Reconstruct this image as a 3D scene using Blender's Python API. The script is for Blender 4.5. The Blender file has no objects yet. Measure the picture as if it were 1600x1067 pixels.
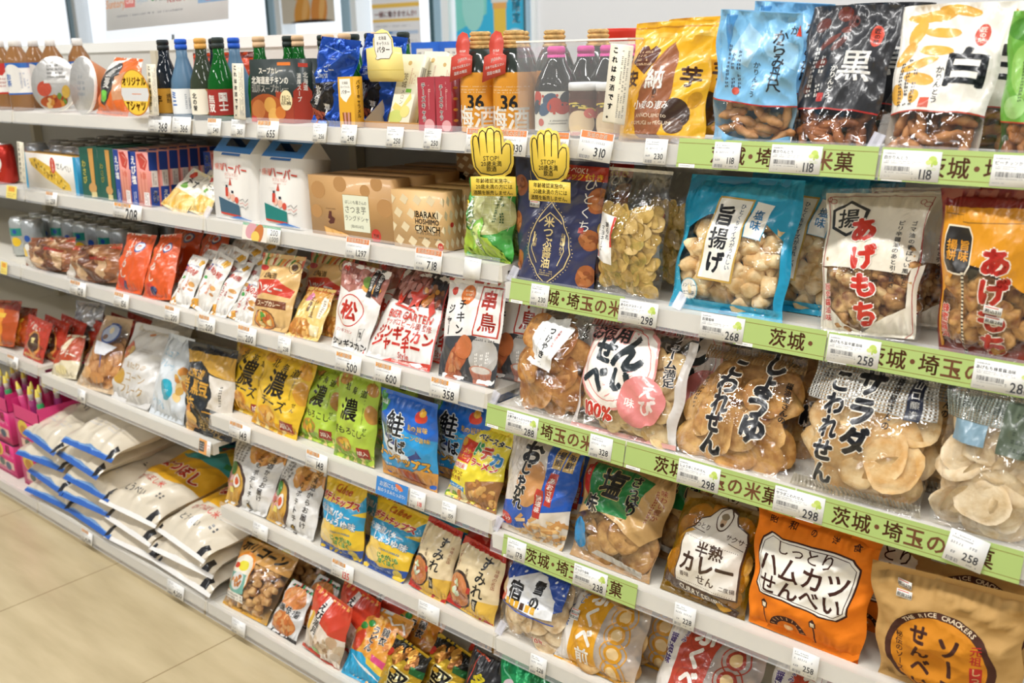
import bpy, math, random
import numpy as np
from mathutils import Matrix, Vector, geometry
C = bpy.context.scene.collection
scn = bpy.context.scene
PI = math.pi
# ------------------------------------------------------------------ camera
cam_d = bpy.data.cameras.new('camera'); cam = bpy.data.objects.new('camera', cam_d); C.objects.link(cam)
cam_d.sensor_width = 36.0; cam_d.lens = 35.119
r_, u_, f_ = (0.75681516, 0.65325876, -0.02199531), (-0.1672637, 0.22608996, 0.95963857), (-0.63186522, 0.72259001, -0.28037479)
cam.matrix_world = Matrix(((r_[0], u_[0], -f_[0], 1.10815), (r_[1], u_[1], -f_[1], -1.23903), (r_[2], u_[2], -f_[2], 1.33370), (0, 0, 0, 1)))
cam_d.clip_start = 0.05; cam_d.dof.use_dof = True; cam_d.dof.focus_distance = 1.62; cam_d.dof.aperture_fstop = 5.6
scn.camera = cam
# ------------------------------------------------------------------ light
scn.view_settings.view_transform = 'Standard'; scn.view_settings.look = 'None'
scn.view_settings.gamma = 1.0; scn.view_settings.use_curve_mapping = False
scn.view_settings.exposure = 0.14
world = bpy.data.worlds.new('world'); scn.world = world; world.use_nodes = True
wn, wl = world.node_tree.nodes, world.node_tree.links; wb = wn['Background']; wb.inputs[1].default_value = 1.0
wt = wn.new('ShaderNodeTexCoord'); ws = wn.new('ShaderNodeSeparateXYZ'); wr_ = wn.new('ShaderNodeValToRGB'); wl.new(wt.outputs['Generated'], ws.inputs[0]); wl.new(ws.outputs['Y'], wr_.inputs[0])
e_ = wr_.color_ramp.elements; e_[0].position = .1; e_[0].color = (.24, .24, .235, 1); e_[1].position = .45; e_[1].color = (1.25, 1.32, 1.4, 1); wl.new(wr_.outputs[0], wb.inputs[0])   # bright overcast day beyond the windows, dimmer shop on this side
def area_light(name, x, y, z, sx, sy, watts, col=(1, .985, .96)):
    d = bpy.data.lights.new(name, 'AREA'); d.shape = 'RECTANGLE'; d.size = sx; d.size_y = sy; d.energy = watts; d.color = col
    o = bpy.data.objects.new(name, d); C.objects.link(o); o.location = (x, y, z); return o
for k in range(4):                                              # ceiling strip lamps of the aisle
    area_light('ceiling_strip_light', -2.6 + 1.5*k, -0.95, 2.75, 1.2, 0.14, 23)
for k in range(3):
    area_light('ceiling_strip_light', -2.3 + 2.0*k, -2.9, 2.75, 1.2, 0.16, 20)
    area_light('ceiling_strip_light', -2.3 + 2.0*k, 1.7, 2.75, 1.2, 0.16, 20)
# ------------------------------------------------------------------ helpers
def lin(h):
    h = h.lstrip('#'); out = []
    for i in (0, 2, 4):
        c = int(h[i:i+2], 16)/255; out.append(c/12.92 if c <= .04045 else ((c+.055)/1.055)**2.4)
    return tuple(out)
PAL = dict(K='1b1a1c', W='f3f0ea', R='c2281f', Y='f2c52e', G='5a9a3c', B='2a5fb0', N='4a2a18', P='e88a94', O='e2801e', C='ead9b8', D='d8a560', S='c9ccd0')
def col(c): return lin(PAL.get(c, c))
MATS = {}
def mat(key, fn):
    if key not in MATS:
        m = bpy.data.materials.new(key); m.use_nodes = True; fn(m, m.node_tree.nodes, m.node_tree.links, m.node_tree.nodes['Principled BSDF']); MATS[key] = m
    return MATS[key]
def bump(n, l, b, scale, strength, dist, detail=3, stretch=(1, 1, 1), distortion=0.6):
    tc = n.new('ShaderNodeTexCoord'); mp = n.new('ShaderNodeMapping'); mp.inputs['Scale'].default_value = stretch
    t = n.new('ShaderNodeTexNoise'); t.inputs['Scale'].default_value = scale; t.inputs['Detail'].default_value = detail; t.inputs['Distortion'].default_value = distortion
    bp = n.new('ShaderNodeBump'); bp.inputs['Strength'].default_value = strength; bp.inputs['Distance'].default_value = dist
    l.new(tc.outputs['Object'], mp.inputs[0]); l.new(mp.outputs[0], t.inputs[0]); l.new(t.outputs[0], bp.inputs['Height'])
    if b: l.new(bp.outputs[0], b.inputs['Normal'])
    return bp, t
def attr_col(n, l, b):
    a = n.new('ShaderNodeAttribute'); a.attribute_name = 'Col'; l.new(a.outputs['Color'], b.inputs['Base Color']); return a
def m_print(rough, spec=.5, coat=0, bs=0, scale=45, dist=.004):
    def fn(m, n, l, b):
        attr_col(n, l, b); b.inputs['Roughness'].default_value = rough; b.inputs['Specular IOR Level'].default_value = spec
        b.inputs['Coat Weight'].default_value = coat; b.inputs['Coat Roughness'].default_value = .08
        if bs: bump(n, l, b, scale, bs, dist)
    return fn
def FILM(): return mat('printed_film', m_print(.3, .55, .35, .16, 34, .005))
def FOIL():
    def fn(m, n, l, b):
        attr_col(n, l, b); b.inputs['Roughness'].default_value = .24; b.inputs['Metallic'].default_value = .45; bump(n, l, b, 30, .5, .006)
    return mat('metallised_film', fn)
def KRAFT():
    def fn(m, n, l, b):
        attr_col(n, l, b); b.inputs['Roughness'].default_value = .75; b.inputs['Specular IOR Level'].default_value = .25; bump(n, l, b, 22, .45, .006, 4)
    return mat('kraft_paper', fn)
def CARD(): return mat('printed_card', m_print(.45, .4, .12))
def PAPER(): return mat('printed_paper', m_print(.6, .3))
def GLOSS(): return mat('glossy_print', m_print(.12, .6, .3))
def RAW(): return mat('plain_print', m_print(.55, .3))
def clear_fn(gl, rough, bs, scale, dif=0, difc=(.9, .9, .9), tint=(1, 1, 1)):
    def fn(m, n, l, b):
        out = n['Material Output']; tr = n.new('ShaderNodeBsdfTransparent'); tr.inputs[0].default_value = (*tint, 1)
        g = n.new('ShaderNodeBsdfGlossy'); g.inputs['Roughness'].default_value = rough; g.inputs[0].default_value = (1, 1, 1, 1)
        bp, t = bump(n, l, None, scale, bs, .006, 3, (1, 1, 1), 1.2)
        if bs > .3:
            vo = n.new('ShaderNodeTexVoronoi'); vo.inputs['Scale'].default_value = 26; l.new(t.inputs[0].links[0].from_socket, vo.inputs[0]); ad = n.new('ShaderNodeMath'); ad.operation = 'MULTIPLY_ADD'; ad.inputs[1].default_value = .9
            l.new(vo.outputs['Distance'], ad.inputs[0]); l.new(t.outputs[0], ad.inputs[2]); l.new(ad.outputs[0], bp.inputs['Height'])
        l.new(bp.outputs[0], g.inputs['Normal'])
        lw = n.new('ShaderNodeLayerWeight'); lw.inputs[0].default_value = .5; l.new(bp.outputs[0], lw.inputs['Normal'])
        pw = n.new('ShaderNodeMath'); pw.operation = 'POWER'; pw.inputs[1].default_value = 3.5; l.new(lw.outputs['Facing'], pw.inputs[0])
        ma = n.new('ShaderNodeMath'); ma.operation = 'MULTIPLY_ADD'; ma.inputs[1].default_value = gl; ma.inputs[2].default_value = .085 if bs > .3 else .05; l.new(pw.outputs[0], ma.inputs[0])
        mx = n.new('ShaderNodeMixShader'); l.new(ma.outputs[0], mx.inputs[0]); l.new(tr.outputs[0], mx.inputs[1]); l.new(g.outputs[0], mx.inputs[2])
        fin = mx
        if dif:
            d = n.new('ShaderNodeBsdfDiffuse'); d.inputs[0].default_value = (*difc, 1); m2 = n.new('ShaderNodeMixShader'); m2.inputs[0].default_value = dif
            l.new(mx.outputs[0], m2.inputs[1]); l.new(d.outputs[0], m2.inputs[2]); fin = m2
        l.new(fin.outputs[0], out.inputs[0])
    return fn
def CLEAR(): return mat('clear_film', clear_fn(.45, .06, 1.0, 22))
def MILKY(): return mat('milky_film', clear_fn(.4, .12, .6, 24, .38, (.88, .84, .8)))
def AMBER(): return mat('amber_film', clear_fn(.42, .1, .7, 24, .22, (.42, .27, .02), (.92, .7, .25)))
def ACRYL(): return mat('clear_acrylic', clear_fn(.3, .03, .02, 6, .05))
def RAIL(): return mat('clear_rail_plastic', clear_fn(.4, .14, .05, 9, .2, (.88, .91, .95)))
def solid(key, c, rough=.5, metal=0, spec=.5, noise=0, nscale=30, bs=0):
    def fn(m, n, l, b):
        c3 = col(c); b.inputs['Base Color'].default_value = (*c3, 1); b.inputs['Roughness'].default_value = rough; b.inputs['Metallic'].default_value = metal
        b.inputs['Specular IOR Level'].default_value = spec
        if noise or bs:
            bp, t = bump(n, l, b if bs else None, nscale, bs or .1, .003, 4)
            if noise:
                rp = n.new('ShaderNodeValToRGB'); e = rp.color_ramp.elements
                e[0].position = .3; e[1].position = .7; e[0].color = (*[x*(1-noise) for x in c3], 1); e[1].color = (*[min(1, x*(1+noise*.6)) for x in c3], 1)
                l.new(t.outputs[0], rp.inputs[0]); l.new(rp.outputs[0], b.inputs['Base Color'])
    return mat(key, fn)
def glass(key, c, rough=0.0, dens=.75):
    def fn(m, n, l, b):
        out = n['Material Output']; tr = n.new('ShaderNodeBsdfTransparent'); tr.inputs[0].default_value = (*col(c), 1)
        b.inputs['Base Color'].default_value = (*[x*.6 for x in col(c)], 1); b.inputs['Roughness'].default_value = max(rough, .04)
        mx = n.new('ShaderNodeMixShader'); mx.inputs[0].default_value = dens; l.new(tr.outputs[0], mx.inputs[1]); l.new(b.outputs[0], mx.inputs[2]); l.new(mx.outputs[0], out.inputs[0])
    return mat(key, fn)

class MB:
    "collects vertices and faces with a colour and a material each; build() links them as one mesh object"
    def __init__(s): s.v = []; s.f = []; s.c = []; s.m = []; s.n = []; s.sm = []; s.mats = []
    def mi(s, m):
        if m not in s.mats: s.mats.append(m)
        return s.mats.index(m)
    def add(s, verts, faces, m, c=(.8, .8, .8), nrm=None, smooth=False):
        o = len(s.v); s.v.extend([tuple(map(float, p)) for p in verts])
        s.n.extend([tuple(map(float, q)) for q in nrm] if nrm is not None else [(0., 0., 0.)]*len(verts))
        k = s.mi(m)
        for i, f in enumerate(faces):
            s.f.append([int(j)+o for j in f]); s.m.append(k); s.c.append(c[i] if isinstance(c, list) else c); s.sm.append(smooth)
        return s
    def box(s, x0, x1, y0, y1, z0, z1, m, c=(.8, .8, .8)):
        v = [(x, y, z) for x in (x0, x1) for y in (y0, y1) for z in (z0, z1)]
        return s.add(v, [(0, 1, 3, 2), (4, 6, 7, 5), (0, 4, 5, 1), (2, 3, 7, 6), (0, 2, 6, 4), (1, 5, 7, 3)], m, c)
    def lathe(s, prof, m, c=(.8, .8, .8), n=20, off=(0, 0, 0), axis='z', a0=0, a1=2*PI, cap=True):
        full = abs(a1-a0-2*PI) < 1e-6; k = n if full else n+1; vs = []
        for (r, z) in prof:
            for i in range(k):
                a = a0+(a1-a0)*i/n; x, y = r*math.cos(a), r*math.sin(a)
                vs.append((x+off[0], y+off[1], z+off[2]) if axis == 'z' else (x+off[0], z+off[1], y+off[2]))
        fs = []; cc = []
        for j in range(len(prof)-1):
            for i in range(n):
                i2 = (i+1) % k; fs.append((j*k+i, j*k+i2, (j+1)*k+i2, (j+1)*k+i)); cc.append(c[j] if isinstance(c, list) else c)
        if cap and full:
            if prof[0][0] > 1e-6: fs.append(list(range(k-1, -1, -1))); cc.append(c[0] if isinstance(c, list) else c)
            if prof[-1][0] > 1e-6: fs.append([(len(prof)-1)*k+i for i in range(k)]); cc.append(c[-1] if isinstance(c, list) else c)
        return s.add(vs, fs, m, cc, None, True)
    def tube(s, pts, r, m, c=(.8, .8, .8), n=8):
        vs = []; P = [Vector(p) for p in pts]
        for i, p in enumerate(P):
            d = (P[min(i+1, len(P)-1)]-P[max(i-1, 0)]).normalized(); a = d.orthogonal().normalized(); b = d.cross(a)
            for k in range(n): t = 2*PI*k/n; vs.append(p+r*(a*math.cos(t)+b*math.sin(t)))
        fs = [(i*n+k, i*n+(k+1) % n, (i+1)*n+(k+1) % n, (i+1)*n+k) for i in range(len(P)-1) for k in range(n)]
        fs += [list(range(n-1, -1, -1)), [(len(P)-1)*n+k for k in range(n)]]
        return s.add(vs, fs, m, c, None, True)
    def mesh(s, name):
        me = bpy.data.meshes.new(name); me.from_pydata(s.v, [], s.f)
        for m in s.mats: me.materials.append(m)
        me.polygons.foreach_set('material_index', s.m); me.polygons.foreach_set('use_smooth', s.sm)
        a = me.color_attributes.new('Col', 'FLOAT_COLOR', 'CORNER')
        cc = np.array(s.c, dtype=np.float32); ln = np.array([len(f) for f in s.f]); full = np.ones((ln.sum(), 4), np.float32); full[:, :3] = np.repeat(cc, ln, axis=0)
        a.data.foreach_set('color', full.ravel())
        me.update()
        if any(n != (0., 0., 0.) for n in s.n): me.normals_split_custom_set_from_vertices(s.n)
        return me
    def build(s, name, parent=None, loc=None):
        o = bpy.data.objects.new(name, s.mesh(name)); C.objects.link(o)
        if parent: o.parent = parent
        if loc: o.location = loc
        return o
def tag(o, label, cat, group=None):
    o['label'] = label; o['category'] = cat
    if group: o['group'] = group
    return o
def thing(name, label, cat, loc=(0, 0, 0), rz=0, group=None):
    o = bpy.data.objects.new(name, None); o.empty_display_size = .02; C.objects.link(o); o.location = loc; o.rotation_euler = (0, 0, rz); return tag(o, label, cat, group)
def struct(o): o['kind'] = 'structure'; return o
def dup(o, label, dx=0, dy=0, dz=0, group=None, rz=0):
    r = o.copy(); C.objects.link(r)
    r.matrix_world = Matrix.Translation((dx, dy, dz)) @ r.matrix_basis @ Matrix.Rotation(rz, 4, 'Z')
    r['label'] = label
    if group: r['group'] = group
    def kids(a, b):
        for ch in KIDS.get(a.name, ()):
            c = ch.copy(); C.objects.link(c); c.parent = b; KIDS.setdefault(b.name, []).append(c); kids(ch, c)
    kids(o, r); return r
KIDS = {}
def child(o, parent): o.parent = parent; KIDS.setdefault(parent.name, []).append(o); return o
# ------------------------------------------------------------------ lettering and printed artwork
GL = {}
def glyph(ch, b):
    k = (ch, b)
    if k not in GL:
        cu = bpy.data.curves.new('letter', 'FONT'); cu.body = ch; cu.size = 1; cu.offset = b; cu.resolution_u = 2; cu.fill_mode = 'FRONT'
        ob = bpy.data.objects.new('letter', cu); me = bpy.data.meshes.new_from_object(ob)
        v = np.array([p.co[:2] for p in me.vertices], float).reshape(-1, 2); t = [tuple(p.vertices) for p in me.polygons]
        tri = [(f[0], f[i], f[i+1]) for f in t for i in range(1, len(f)-1)]
        tri = np.array(tri, int).reshape(-1, 3); bpy.data.objects.remove(ob); bpy.data.meshes.remove(me); bpy.data.curves.remove(cu)
        if b and len(tri):                                      # thick strokes that came out torn are laid out as shifted copies
            v0, t0 = glyph(ch, 0); ar = lambda V, T: np.abs((V[T[:, 1], 0]-V[T[:, 0], 0])*(V[T[:, 2], 1]-V[T[:, 0], 1])-(V[T[:, 1], 1]-V[T[:, 0], 1])*(V[T[:, 2], 0]-V[T[:, 0], 0])).sum()/2
            ed = np.sort(np.concatenate([t0[:, [0, 1]], t0[:, [1, 2]], t0[:, [2, 0]]]), 1); uq, ct = np.unique(ed, axis=0, return_counts=True); bd = uq[ct == 1]; per = np.hypot(*(v0[bd[:, 0]]-v0[bd[:, 1]]).T).sum()
            a0, a1 = ar(v0, t0), ar(v, tri); ex = a0+per*b*.92
            if b >= .03 or a1 < ex*.9 or a1 > ex*1.14 or len(v0) > 55:
                n = 6 if b > .03 else 4; bb = b*.95; off = [(bb*math.cos(2*PI*(i+.5)/n), bb*math.sin(2*PI*(i+.5)/n)) for i in range(n)]+([(0, 0)] if b > .06 else [])
                v = np.concatenate([v0+np.array(q) for q in off]); tri = np.concatenate([t0+len(v0)*i for i in range(len(off))])
        GL[k] = (v, tri)
    return GL[k]
def adv(ch):
    if ord(ch) > 0x2000: return 1.0
    if ch == ' ': return .3
    v, t = glyph(ch, 0); return (v[:, 0].max()+.06) if len(v) else .3
class Art:
    "artwork in percent of a panel (x right, y up); each shape lies one layer above whatever it overlaps"
    def __init__(s, w, h): s.w = w; s.h = h; s.k = w/h; s.tris = []; s.cols = []; s.bb = []; s.rnd = random.Random(7)
    def put(s, v, t, c, over=None):
        v = np.asarray(v, float); t = np.asarray(t, int)
        if not len(t): return
        a, b, c_ = v[t[:, 0]], v[t[:, 1]], v[t[:, 2]]; neg = ((b[:, 0]-a[:, 0])*(c_[:, 1]-a[:, 1])-(b[:, 1]-a[:, 1])*(c_[:, 0]-a[:, 0])) < 0
        t = np.where(neg[:, None], t[:, ::-1], t)
        bb = (v[:, 0].min(), v[:, 1].min(), v[:, 0].max(), v[:, 1].max()); lay = 0
        for q in s.bb:
            if q[0] < bb[2] and q[2] > bb[0] and q[1] < bb[3] and q[3] > bb[1]: lay = max(lay, q[4]+1)
        if over is not None: lay = max(over, lay)
        s.bb.append((*bb, lay)); s.tris.append((v, t, lay)); s.cols.append(col(c) if isinstance(c, str) else c); return lay
    def P(s, pts, c):
        v = [Vector((x, y*10, 0)) for x, y in pts]; t = geometry.tessellate_polygon([v]); s.put(pts, t, c)
    def R(s, x0, y0, x1, y1, c): s.put([(x0, y0), (x1, y0), (x1, y1), (x0, y1)], [(0, 1, 2), (0, 2, 3)], c)
    def E(s, cx, cy, rx, ry, c, n=22, rot=0):
        a = np.linspace(0, 2*PI, n, endpoint=False); x = rx*np.cos(a); y = ry*np.sin(a); r = math.radians(rot)
        v = np.stack([cx+x*math.cos(r)-y*math.sin(r), cy+(x*math.sin(r)+y*math.cos(r))*s.k], 1); s.put(v, [(0, i, i+1) for i in range(1, n-1)], c)
    def L(s, pts, wd, c, close=False):
        p = np.array(pts, float); p[:, 1] /= s.k; n = len(p); out = []
        for i in range(n):
            a, b = p[i-1 if (i or close) else 0], p[(i+1) % n if (close or i < n-1) else n-1]
            d = b-a; d /= np.hypot(*d)+1e-9; q = np.array([-d[1], d[0]])*wd/2; out += [p[i]+q, p[i]-q]
        v = np.array(out); v[:, 1] *= s.k; m = n if close else n-1
        s.put(v, [t for i in range(m) for t in ((2*i, 2*i+1, 2*((i+1) % n)), (2*i+1, 2*((i+1) % n)+1, 2*((i+1) % n)))], c)
    def O(s, cx, cy, rx, ry, wd, c, n=26): s.L([(cx+rx*math.cos(2*PI*i/n), cy+ry*s.k*math.sin(2*PI*i/n)) for i in range(n)], wd, c, True)
    def T(s, txt, x, y, size, c='K', b=.02, v=False, o=None, ow=.06, rot=0, sx=1, sp=1.0):
        def lay(bb):
            V = []; F = []; pos = 0; k = 0
            tot = sum((1.0 if v else adv(ch)) for ch in txt)*sp
            for ch in txt:
                dense = ord(ch) > 0x4dff and ch not in '玉の米一'
                lim = bb if not dense else min(b, .026 if len(glyph(ch, 0)[0]) > 60 else .036)+(bb-b); gv, gt = glyph(ch, round(lim, 4)); a = 1.0 if v else adv(ch)
                if len(gv):
                    if v:
                        q = gv-np.array([.5 if ord(ch) > 0x2000 else adv(ch)/2, .38])
                        if ch == 'ー': q = np.stack([-q[:, 1], -q[:, 0]], 1)
                        q = q+np.array([0, tot/2-pos-.5*sp])
                    else: q = gv+np.array([pos-tot/2+(a*sp-a)/2, -.38])
                    V.append(q); F.append(gt+k); k += len(q)
                pos += a*sp
            V = np.concatenate(V); F = np.concatenate(F); r = math.radians(rot); X = V[:, 0]*size*sx; Y = V[:, 1]*size
            return np.stack([x+X*math.cos(r)-Y*math.sin(r), y+(X*math.sin(r)+Y*math.cos(r))*s.k], 1), F
        if not txt.strip(): return
        if o: V, F = lay(b+ow); s.put(V, F, o)
        V, F = lay(b); s.put(V, F, c)
    def M(s, x0, y0, x1, y1, n, c, v=False, dens=.8):
        "lines of print too small to read"
        V = []; F = []; r = s.rnd
        span = (x1-x0) if v else (y1-y0); th = span/(n*1.9)
        for i in range(n):
            a = (x0 if v else y0)+span*(i+.5)/n; p = y0 if v else x0; end = y1 if v else x1
            if r.random() < .3: end = p+(end-p)*r.uniform(.55, .95)
            unit = th/s.k*1 if not v else th*s.k
            while p < end-unit*.5:
                if r.random() < dens:
                    for q in range(2):
                        lo = p+unit*.85*r.uniform(0, .4)*q; hi = p+unit*.85*r.uniform(.6, 1); o1 = a-th/2+th*(q*.55); o2 = o1+th*.35
                        b = (o1, lo, o2, hi) if v else (lo, o1, hi, o2)
                        k = len(V); V += [(b[0], b[1]), (b[2], b[1]), (b[2], b[3]), (b[0], b[3])]; F += [(k, k+1, k+2), (k, k+2, k+3)]
                p += unit
        if V: s.put(V, F, c)
    def B(s, cx, cy, rx, ry, cols, n, size, seed=1, asp=1.4):
        "a heap of rounded food shapes in a picture, clipped to an ellipse"
        r = random.Random(seed)
        for i in range(n):
            a = r.uniform(0, 2*PI); d = math.sqrt(r.random()); q = size*r.uniform(.6, 1.15); c0 = col(cols[i % len(cols)]); f = r.uniform(.85, 1.12)
            s.E(cx+rx*d*math.cos(a), cy+ry*d*math.sin(a)*s.k, q*asp**.5, q/asp**.5, tuple(min(1, x*f) for x in c0), 9, r.uniform(0, 180))
    def BAR(s, x0, y0, x1, y1, c, n=22):
        V = []; F = []; r = s.rnd; st = (x1-x0)/n
        for i in range(n):
            a = x0+i*st; b = a+st*r.choice((.3, .45, .7)); k = len(V); V += [(a, y0), (b, y0), (b, y1), (a, y1)]; F += [(k, k+1, k+2), (k, k+2, k+3)]
        s.put(V, F, c)
    def soup(s, gu, gv):
        "all triangles cut along a gu x gv grid: points, layers, colour index"
        A = []; L = []; K = []
        for i, (v, t, l) in enumerate(s.tris):
            if len(t): A.append(v[t]); L += [l]*len(t); K += [i]*len(t)
        if not A: return None
        A = np.concatenate(A); L = np.array(L); K = np.array(K)
        for ax, n in ((0, gu), (1, gv)):
            for j in range(0, n+1):
                c = 100.0*j/n; d = A[:, :, ax]-c; pos = (d > 1e-7).sum(1); neg = (d < -1e-7).sum(1); cut = (pos > 0) & (neg > 0)
                if j in (0, n): 
                    keep = ~(((d <= 1e-7).all(1)) if j == 0 else ((d >= -1e-7).all(1)))
                else: keep = np.ones(len(A), bool)
                if cut.any():
                    T, D, l, k = A[cut], d[cut], L[cut], K[cut]; s0 = np.sign(np.where(np.abs(D) < 1e-7, 0, D))
                    lone = np.where((s0 > 0).sum(1) == 1, np.argmax(s0, 1), np.argmin(s0, 1)); ix = np.arange(len(T))
                    a, b, e = T[ix, lone], T[ix, (lone+1) % 3], T[ix, (lone+2) % 3]; da, db, de = D[ix, lone], D[ix, (lone+1) % 3], D[ix, (lone+2) % 3]
                    tb = np.clip(da/(da-db), 0, 1)[:, None]; te = np.clip(da/(da-de), 0, 1)[:, None]; pb = a+(b-a)*tb; pe = a+(e-a)*te
                    new = np.concatenate([np.stack([a, pb, pe], 1), np.stack([pb, b, e], 1), np.stack([pb, e, pe], 1)]); nl = np.concatenate([l]*3); nk = np.concatenate([k]*3)
                    ar = np.abs((new[:, 1, 0]-new[:, 0, 0])*(new[:, 2, 1]-new[:, 0, 1])-(new[:, 2, 0]-new[:, 0, 0])*(new[:, 1, 1]-new[:, 0, 1])); ok = ar > 1e-9
                    A = np.concatenate([A[~cut], new[ok]]); L = np.concatenate([L[~cut], nl[ok]]); K = np.concatenate([K[~cut], nk[ok]])
                    keep = np.concatenate([keep[~cut], np.ones(ok.sum(), bool)])
                    if j in (0, n):
                        cc = A[:, :, ax].mean(1); keep &= (cc > 0) if j == 0 else (cc < 100)
                A, L, K = A[keep], L[keep], K[keep]
        if gu > 1 and gv > 1:
            g = np.array([gu, gv])/100.0; cell = np.floor(A.mean(1)*g); q = A*g-cell[:, None, :]; D = q[:, :, 0]-q[:, :, 1]; cut = ((D > 1e-6).any(1)) & ((D < -1e-6).any(1))
            if cut.any():
                T, d_, l, k = A[cut], D[cut], L[cut], K[cut]; s0 = np.sign(np.where(np.abs(d_) < 1e-6, 0, d_)); lone = np.where((s0 > 0).sum(1) == 1, np.argmax(s0, 1), np.argmin(s0, 1)); ix = np.arange(len(T))
                a, b, e = T[ix, lone], T[ix, (lone+1) % 3], T[ix, (lone+2) % 3]; da, db, de = d_[ix, lone], d_[ix, (lone+1) % 3], d_[ix, (lone+2) % 3]
                pb = a+(b-a)*np.clip(da/(da-db), 0, 1)[:, None]; pe = a+(e-a)*np.clip(da/(da-de), 0, 1)[:, None]
                new = np.concatenate([np.stack([a, pb, pe], 1), np.stack([pb, b, e], 1), np.stack([pb, e, pe], 1)]); ar = np.abs((new[:, 1, 0]-new[:, 0, 0])*(new[:, 2, 1]-new[:, 0, 1])-(new[:, 2, 0]-new[:, 0, 0])*(new[:, 1, 1]-new[:, 0, 1])); ok = ar > 1e-9
                A = np.concatenate([A[~cut], new[ok]]); L = np.concatenate([L[~cut], np.concatenate([l]*3)[ok]]); K = np.concatenate([K[~cut], np.concatenate([k]*3)[ok]])
        return A, L, K
    def onto(s, mb, fn, m, gu=1, gv=1, step=.00012, base=.0002):
        "fn(u, v) -> points, normals; adds the artwork to the mesh"
        r = s.soup(gu, gv)
        if r is None: return
        A, L, K = r; n = len(A); uv = A.reshape(-1, 2)/100; lay = np.repeat(L, 3)
        key = np.round(np.column_stack([uv*20000, lay, np.repeat(K, 3)])).astype(np.int64); uq, idx, inv = np.unique(key, axis=0, return_index=True, return_inverse=True)
        inv = inv.reshape(-1); p, nr = fn(uv[idx, 0], uv[idx, 1]); p = p+nr*(base+step*lay[idx])[:, None]
        T3 = inv.reshape(-1, 3); ok = (T3[:, 0] != T3[:, 1]) & (T3[:, 1] != T3[:, 2]) & (T3[:, 0] != T3[:, 2])
        mb.add(p, T3[ok], m, [s.cols[k] for k in K[ok]], nr, True)
# ------------------------------------------------------------------ bags
def surf(w, h, t, tw, kind, seed, wr=.0022, sag=0.0):
    r = np.random.RandomState(seed); ph = r.uniform(0, 6.28, (7, 3)); fr = r.uniform(1.0, 5.0, (7, 2)); dr = r.choice([-1, 1], 7)
    def S(u, v, side):
        u = np.asarray(u, float); v = np.asarray(v, float)
        if kind == 'pillow': sv = np.clip((v-.045)/.91, 0, 1); g = np.sin(PI*sv**(.85-sag))**.6
        elif kind == 'sack': g = np.sin(PI*np.clip((v-.03)/.94, 0, 1))**.4
        elif kind == 'stand': g = np.clip(v/.04, 0, 1)**.5*(.25+.75*np.clip(1-(v/.93)**2.2, 0, 1))
        else: g = np.clip(v/.03, 0, 1)**.5*np.clip((1-v)/.04, 0, 1)**.5*(.75+.25*np.sin(PI*v))
        e = np.clip(1-np.abs(2*u-1), 0, 1); f = (1-(1-e)**2.6)**.72; f = f*np.clip(e/.05, 0, 1)**.5
        pin = 1-.02*g*(t/.05); W = w*(1+(tw-1)*v)*pin
        x = (u-.5)*W; z = h*v
        q = 0
        for k in range(7):
            a = fr[k, 0]*u*(1+.35*np.sin(ph[k, 2]+3*v))+dr[k]*fr[k, 1]*v; q = q+(1-2*np.abs(np.sin(PI*a*.8+ph[k, 0])))/(1+.35*fr[k, 0])
        if kind in ('pillow', 'sack'): q = q+(1.2 if kind == 'pillow' else .25)*np.sin(2*PI*u*11+ph[0, 1]+3*np.sin(6*u))*(np.exp(-((v-.08)/.07)**2)+np.exp(-((v-.92)/.07)**2))
        else: q = q+.9*np.sin(2*PI*u*4+ph[1, 1])*np.exp(-((v-.93)/.12)**2)
        edge = np.clip(e/.12, 0, 1)
        droop = .016*np.clip(1-v/.09, 0, 1)**2 if kind == 'sack' else 0
        y = -(t/2*f*g+wr*q*edge*np.clip(v/.06, 0, 1)*np.clip((1-v)/.03, 0, 1)) if side < 0 else t/2*f*g+wr*.5*q*edge*g
        x = x+wr*.8*np.sin(2*PI*v*2.3+ph[2, 1])*np.sign(u-.5)*np.clip(np.abs(2*u-1)*2-1, 0, 1)
        return np.stack([x, y+droop, z], -1)
    def front(u, v):
        p = S(u, v, -1); e = .006; uc = np.clip(u, e, 1-e); vc = np.clip(v, e, 1-e)
        a = S(uc+e, vc, -1)-S(uc-e, vc, -1); b = S(uc, vc+e, -1)-S(uc, vc-e, -1); n = np.cross(a, b); n /= np.linalg.norm(n, axis=1)[:, None]+1e-12; return p, n
    return S, front
def place(o, P, lift=0, rz=0):
    x, y, z, w, h, lean, roll, tw = P
    o.matrix_world = Matrix.Translation((x, y, z+lift)) @ Matrix.Rotation(math.radians(rz), 4, 'Z') @ Matrix.Rotation(-math.radians(lean), 4, 'X') @ Matrix.Rotation(math.radians(roll), 4, 'Y')
SEED = [3]
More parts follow.
